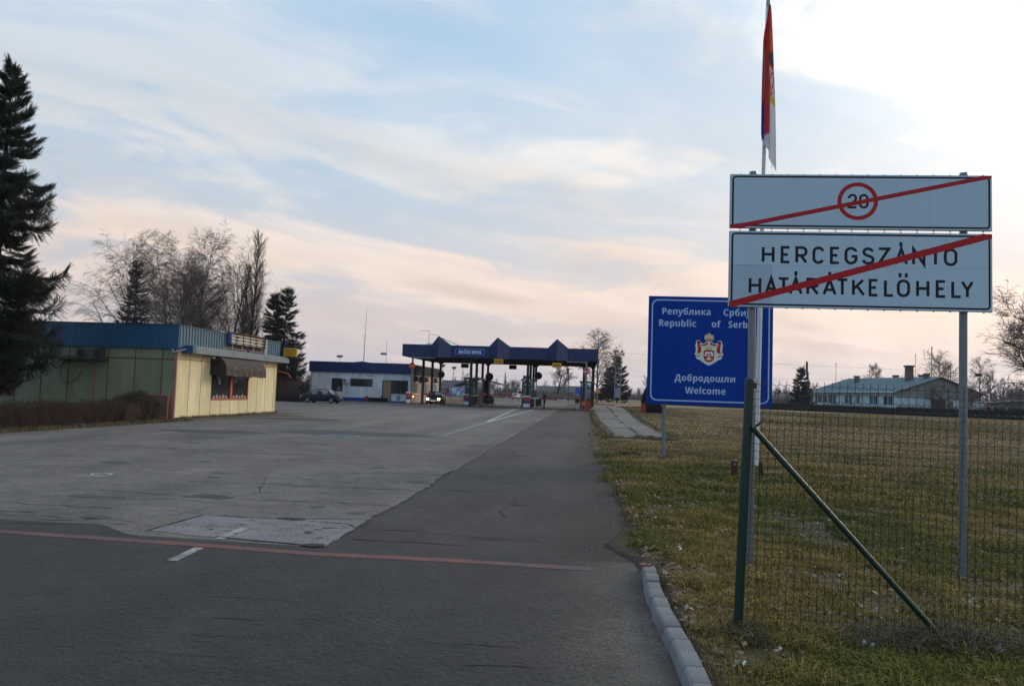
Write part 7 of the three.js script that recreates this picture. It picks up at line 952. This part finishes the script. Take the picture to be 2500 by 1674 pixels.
{ // small blue-columned booth building and houses beyond the lanes
  const t = thing('small_building', 'small building with sloping dark roof and blue columns beyond the left lanes', 'building', [-18, 0, -125]); const bl = M([.20, .34, .50], { roughness: .7 }); part(t, 'wall', M([.24, .24, .25], { roughness: .9 }), box(-19.6, -15.2, 0, 2.5, -126, -130)); for (const x of [-19.55, -18.6, -16.6, -15.5]) part(t, 'column', bl, box(x, x + .42, 0, 2.5, -125.1, -125.5)); part(t, 'panel', bl, box(-17.6, -16.9, .1, 2.4, -125.95, -126)); part(t, 'roof', M([.07, .07, .075], { roughness: .8 }), extrude([[-21.2, 2.5], [-17.4, 3.9], [-13.4, 2.9], [-13.4, 2.7], [-17.4, 3.6], [-21.2, 2.3]], 6).translate(0, 0, -131));
  const m = thing('painted_wall', 'low wall painted with blue and white shapes far beyond the left lanes', 'wall', [-29.8, 0, -180]); part(m, 'wall', M([.36, .42, .48], { roughness: .9 }), box(-31.4, -27.8, .3, 2.25, -180.2, -180)); face(m, 'mural', 3.5, 1.9, printTex(256, 128, (x, w, h) => { const r = mulberry(8); x.fillStyle = '#8fa4bd'; x.fillRect(0, 0, w, h); for (let i = 0; i < 26; i++) { x.fillStyle = ['#3f6fb4', '#5b83bd', '#b9c6d6', '#9a6a72', '#c7d0da'][Math.floor(r() * 5)]; x.beginPath(); x.ellipse(r() * w, r() * h, 10 + r() * 28, 6 + r() * 20, r() * 3, 0, 7); x.fill(); } }), [-29.6, 1.28, -179.99]);
  const farHouse = (label, x, z, w, wallH, roofH, roofC, wallC) => { const q = thing('far_house', label, 'house', [x, 0, z]); part(q, 'wall', M(wallC, { roughness: .9 }), box(x - w / 2, x + w / 2, 0, wallH, z - 6, z)); part(q, 'roof', M(roofC, { roughness: .9 }), extrude([[-.6, wallH - .2], [3, wallH + roofH], [6.6, wallH - .2]], w + .8).rotateY(PI / 2).translate(x - w / 2 - .4, 0, z)); for (const dx of [-.28, .1, .32]) part(q, 'window', farGlass, box(x + w * dx - .4, x + w * dx + .4, wallH * .4, wallH * .8, z, z + .03)); part(q, 'chimney', M([.14, .09, .08]), box(x + w * .2, x + w * .2 + .5, wallH + roofH * .5, wallH + roofH + .5, z - 2.6, z - 2.1)); };
  farHouse('distant house with a dark roof beyond the left lanes', -34, -205, 8, 2.3, 2.0, [.11, .095, .10], [.20, .20, .22]); farHouse('distant low house behind the wide bare tree', -12, -330, 16, 2.4, 2.4, [.13, .12, .135], [.22, .21, .22]); farHouse('distant low house right of the wide bare tree', -1.5, -340, 10, 2.6, 2.6, [.14, .125, .135], [.25, .24, .25]); farHouse('distant house left of the thin poplar', -45, -330, 12, 2.6, 2.4, [.13, .10, .10], [.22, .20, .20]);
  for (const [x, z, l] of [[-3.8, -150, 'white road marker post under the leaning double pole'], [-19.0, -190, 'small white sign post far on the left of the road']]) { const p = thing('marker_post', l, 'post', [x, 0, z]); part(p, 'post', mats.whitePaint, rbox(x - .06, x + .06, 0, 1.0, z - .05, z + .05, .02)); part(p, 'cap', mats.black, box(x - .07, x + .07, .8, .92, z - .055, z + .056)); }
}
// the long low house across the field, with its hedge
{
  const C = [53.1, -140], u = [-.25, -.968], v = [.968, -.25];         // front corner; direction of the long side, direction of the gable side
  const Ls = 26, Lg = 16.5; const at = (a, b, y) => [C[0] + u[0] * a + v[0] * b, y, C[1] + u[1] * a + v[1] * b];
  const h = thing('house', 'long low white house with pale blue grey roof across the field', 'house', [C[0], 0, C[1]]); const EY = 4.0, RY = 6.75, wl = M([.56, .70, .75], { map: T.streak, roughness: .85 }), wg = M([.30, .33, .31], { map: T.streak, roughness: .85 }), rf = M([.11, .195, .235], { roughness: .45, map: T.streak, metalness: .15 });
  part(h, 'long_wall', wl, quad(at(0, 0, 0), at(Ls, 0, 0), at(Ls, 0, EY), at(0, 0, EY))); part(h, 'gable_wall', wl, quad(at(0, 0, 0), at(0, Lg, 0), at(0, Lg, 2.9), at(0, 0, 2.9))); const gab = new THREE.BufferGeometry(); gab.setAttribute('position', new THREE.Float32BufferAttribute([...at(0, 0, 2.9), ...at(0, Lg, 2.9), ...at(0, Lg, EY), ...at(0, 0, 2.9), ...at(0, Lg, EY), ...at(0, 0, EY), ...at(0, 0, EY), ...at(0, Lg, EY), ...at(0, Lg / 2, RY - .1)], 3)); gab.computeVertexNormals(); part(h, 'gable', wg, gab, { label: 'dull grey gable' }); part(h, 'rear_wall', wl, [quad(at(Ls, 0, 0), at(Ls, Lg, 0), at(Ls, Lg, EY), at(Ls, 0, EY)), quad(at(0, Lg, 0), at(Ls, Lg, 0), at(Ls, Lg, EY), at(0, Lg, EY))]);
  const slope = (b0, b1, y0, y1) => { const g = []; const n = 34; for (let i = 0; i < n; i++) { const a0 = -.7 + (Ls + 1.4) * i / n, a1 = -.7 + (Ls + 1.4) * (i + 1) / n, am = mix(a0, a1, .75), hi = (a, b, y, e) => at(a, b, y + e); const hipA = t => t; g.push(quad(hi(a0, b0, y0, 0), hi(am, b0, y0, 0), hi(am, b1, y1, 0), hi(a0, b1, y1, 0)), quad(hi(am, b0, y0, 0), hi(mix(a0, a1, .88), b0, y0, .09), hi(mix(a0, a1, .88), b1, y1, .09), hi(am, b1, y1, 0)), quad(hi(mix(a0, a1, .88), b0, y0, .09), hi(a1, b0, y0, 0), hi(a1, b1, y1, 0), hi(mix(a0, a1, .88), b1, y1, .09))); } return g; };
  part(h, 'roof', rf, slope(-.8, Lg / 2, EY - .25, RY)); part(h, 'roof', M([.16, .18, .20], { roughness: .5 }), slope(Lg + .8, Lg / 2, EY - .25, RY), { label: 'far roof slope' }); part(h, 'gutter', M([.42, .46, .48]), rod(at(-.7, -.85, EY - .28), at(Ls + .7, -.85, EY - .28), .09, .09, 6)); part(h, 'eaves_board', M([.10, .09, .08]), [rod(at(-.7, -.8, EY - .32), at(-.7, Lg / 2, RY - .07), .10, .10, 5), rod(at(-.7, Lg / 2, RY - .07), at(-.7, Lg + .8, EY - .32), .10, .10, 5)]);
  const wn = (a, w, y0, y1, label) => { const p = part(h, 'window', M([.52, .56, .58], { roughness: .6 }), quad(at(a, -.05, y0), at(a + w, -.05, y0), at(a + w, -.05, y1), at(a, -.05, y1)), { label }); part(p, 'pane', farGlass, [quad(at(a + .1, -.09, y0 + .1), at(a + w / 2 - .06, -.09, y0 + .1), at(a + w / 2 - .06, -.09, y1 - .1), at(a + .1, -.09, y1 - .1)), quad(at(a + w / 2 + .06, -.09, y0 + .1), at(a + w - .1, -.09, y0 + .1), at(a + w - .1, -.09, y1 - .1), at(a + w / 2 + .06, -.09, y1 - .1))]); };
  for (const [a, w] of [[.6, 1.2], [1.95, 1.2], [4.8, 1.1], [6.1, 1.1], [10.1, 1.1], [13.8, 1.1], [19, 1.6], [20.9, 1.6], [22.8, 1.5]]) wn(a, w, 1.6, 3.2); for (const a of [12.6, 17.95, 24.5]) part(h, 'shutter', M([.03, .14, .12], { roughness: .7 }), quad(at(a, -.06, 1.4), at(a + .9, -.06, 1.4), at(a + .9, -.06, 3.2), at(a, -.06, 3.2)), { label: 'dark green shutter' });
  part(h, 'gable_door', M([.05, .05, .055]), quad(at(-.05, 6.8, .2), at(-.05, 9.6, .2), at(-.05, 9.6, 2.9), at(-.05, 6.8, 2.9))); part(h, 'gable_window', farGlass, quad(at(-.06, 10.1, 1.2), at(-.06, 11, 1.2), at(-.06, 11, 2.5), at(-.06, 10.1, 2.5))); part(h, 'gable_vent', M([.30, .18, .16]), quad(at(-.06, 7.9, 5.0), at(-.06, 9, 5.0), at(-.06, 9, 5.5), at(-.06, 7.9, 5.5)));
  const chim = (a, b, y0, y1, w) => { const c = at(a, b, 0), p = part(h, 'chimney', M([.15, .115, .10], { map: T.conc, roughness: .9 }), box(c[0] - w, c[0] + w, y0, y1, c[2] - w, c[2] + w)); part(p, 'chimney_cap', M([.08, .07, .065]), box(c[0] - w * 1.3, c[0] + w * 1.3, y1, y1 + .3, c[2] - w * 1.3, c[2] + w * 1.3)); }; chim(5.2, 6.4, 5.5, 8.5, .55); chim(19.5, 5.4, 5, 6.8, .38); chim(13.5, 9.6, 5.5, 7.0, .38); chim(7.6, 10.6, 5.6, 7.0, .36); chim(2.2, 7.6, 5.8, 7.05, .36);
  // antennas and flag standing behind the house
  const mast = (label, x, z, y0, y1, r) => { const t = thing('antenna', label, 'antenna', [x, 0, z]); part(t, 'pole', M([.17, .15, .15]), rod([x, y0, z], [x + .1, y1, z], r, r * .7, 5)); part(t, 'tip_element', M([.2, .19, .19]), rod([x + .05, y1 - .4, z], [x + .15, y1 + .25, z], r * 1.3, r, 5)); return t; };
  mast('thin pole behind the left end of the house roof', 57, -185, 0, 10.6, .07); mast('thin pole above the middle of the house roof', 66.2, -190, 0, 10.8, .07); mast('thin pole left of the big chimney', 80.5, -200, 0, 14.0, .08);
  const m = mast('tall antenna with three prongs right of the big chimney', 74.2, -176, 0, 14.2, .11); part(m, 'cross_bar', M([.17, .15, .15]), [rod([72.8, 11.6, -176], [75.4, 12.0, -176], .05), rod([72.8, 11.6, -176], [72.6, 13.7, -176], .05), rod([75.4, 12.0, -176], [75.5, 12.7, -176], .05)]);
  const f = thing('flag', 'small hanging flag on a pole beside the little spruce', 'flag', [42.2, 0, -154]); part(f, 'pole', mats.galv, rod([42.0, 0, -154], [42.1, 9.6, -154], .06, .04, 6)); part(f, 'cloth', M([.14, .04, .045]), rbox(41.95, 42.35, 7.4, 9.3, -154.06, -153.94, .04)); part(f, 'blue_stripe', M([.06, .07, .22]), rbox(42.05, 42.5, 6.0, 7.4, -154.06, -153.94, .04)); part(f, 'white_stripe', M([.55, .55, .6]), rbox(42.2, 42.6, 4.9, 6.0, -154.06, -153.94, .04));
  const gz = thing('shelter', 'open shelter with a flat dark roof at the right edge behind the hedge', 'shelter', [66, 0, -128]); part(gz, 'roof', M([.05, .05, .055]), extrude([[-5.6, 2.42], [-.4, 3.0], [5.6, 2.42], [5.6, 2.3], [-5.6, 2.3]], 5).translate(67.4, 0, -131)); for (const x of [62.2, 64.2, 68, 72]) part(gz, 'post', M([.20, .21, .22]), box(x, x + .25, 0, 2.3, -126.5, -126.75)); part(gz, 'dark_counter', M([.03, .03, .03]), box(63, 73, 0, 1.7, -129, -129.3));
  // clipped hedge along the far side of the field
  const hd = M([.060, .045, .038], { roughness: 1 }); const seg = (label, x0, z0, x1, z1, H, seed) => { const L = Math.hypot(x1 - x0, z1 - z0), a = Math.atan2(-(z1 - z0), x1 - x0); const t = brush('hedge', label, 'hedge', [(x0 + x1) / 2, 0, (z0 + z1) / 2], { seed, n: Math.round(L * 210), size: [L, H + .2, 1.3], len: .5, r: .016, spread: 1, twig: hd, inside: (x, y, z) => y < H + .12 * (fbm(x * .9, 3, 3) - .5) * 2 && Math.abs(z) < .6, core: box(-L / 2, L / 2, .02, H - .15, -.42, .42) }); t.rotation.y = a; return t; };
  seg('brown clipped hedge across the field in front of the house', 14, -175, 50, -132.2, 1.3, 131); seg('darker clipped hedge along the far right of the field', 50.3, -131.8, 88, -87, 1.45, 133);
  // small leafless fruit trees before the gable
  bareTree('fruit_tree', 'low spreading bare tree in front of the gable door', [58.6, 0, -137], { ...KIND.walnut, kids: [10, 7, 6, 3], H: 4.6, seed: 141, limb: .62, minR: .02, rad: .12, from: .25 }, barkDark, twigGrey); bareTree('fruit_tree', 'low spreading bare tree at the right end of the gable', [62.8, 0, -136], { ...KIND.walnut, kids: [10, 7, 6, 3], H: 4.2, seed: 143, limb: .62, minR: .02, rad: .12, from: .25 }, barkDark, twigGrey);
}
{ // far woods that read as one mass
  const mk = (seed, k, H) => { const [a, b] = bareGeo({ ...KIND[k], kids: k === 'poplar' ? [18, 5, 3] : [10, 5, 4], H, seed, minR: .06, rad: .25, limb: .45 }); return mergeGeometries([a, b]); }; const R = mulberry(151);
  const kinds = [mk(1, 'maple', 8), mk(2, 'birch', 9), mk(3, 'maple', 6)]; const L = [[], [], []];
  const put = (az, d, s) => { const a = az * D2R; L[Math.floor(R() * 3)].push({ x: Math.sin(a) * d, y: -.1, z: -Math.cos(a) * d, ry: R() * 6.28, s, sy: s * (.8 + R() * .4), c: (k => [.135 * k, .118 * k, .115 * k])(.8 + R() * .5) }); };
  for (let i = 0; i < 420; i++) { const az = -48 + R() * 90; if (az > -5 && az < 3) { put(az, 380 + R() * 200, .5 + R() * .5); continue; } put(az, 340 + R() * 320, .55 + R() * .75); }
  for (let i = 0; i < 90; i++) put(8 + R() * 20, 330 + R() * 160, .5 + R() * .6);
  for (let i = 0; i < 70; i++) put(26 + R() * 8, 170 + R() * 110, .45 + R() * .45);
  for (let i = 0; i < 60; i++) put(-19 + R() * 12, 250 + R() * 110, .35 + R() * .35);
  kinds.forEach((g, i) => scatter('woodland', g, M([1, 1, 1], { roughness: 1 }), L[i], ['distant bare trees along the horizon, first mix', 'distant feathery bare trees along the horizon', 'distant low bare trees along the horizon'][i]));
  const sc = []; for (let i = 0; i < 5200; i++) { const az = (-48 + R() * 92) * D2R, d = 300 + R() * 260; sc.push({ x: Math.sin(az) * d, y: 0, z: -Math.cos(az) * d, ry: R() * 6.28, s: 2 + R() * 3.2, sy: 2 + R() * 3.0, c: (k => [.125 * k, .108 * k, .10 * k])(.75 + R() * .5) }); } for (let i = 0; i < 1500; i++) { const az = (-17 + R() * 17) * D2R, d = 215 + R() * 60; sc.push({ x: Math.sin(az) * d, y: 0, z: -Math.cos(az) * d, ry: R() * 6.28, s: 1 + R() * 1.4, sy: .8 + R() * 1.2, c: (k => [.16 * k, .115 * k, .085 * k])(.75 + R() * .5) }); }
  for (let i = 0; i < 900; i++) { const az = (27 + R() * 9) * D2R, d = 165 + R() * 60; sc.push({ x: Math.sin(az) * d, y: 0, z: -Math.cos(az) * d, ry: R() * 6.28, s: 1 + R() * 1.4, sy: 1 + R() * 1.6, c: (k => [.10 * k, .08 * k, .07 * k])(.75 + R() * .5) }); }
  scatter('scrub', tuftGeo(26, 1.0, .7, .035, 12, .5), M([1, 1, 1], { roughness: 1 }), sc, 'distant brown scrub below the horizon trees');
}
scene.fog = new THREE.FogExp2(new THREE.Color().setRGB(.72, .70, .76), 0.00016);
renderer.render(scene, camera);
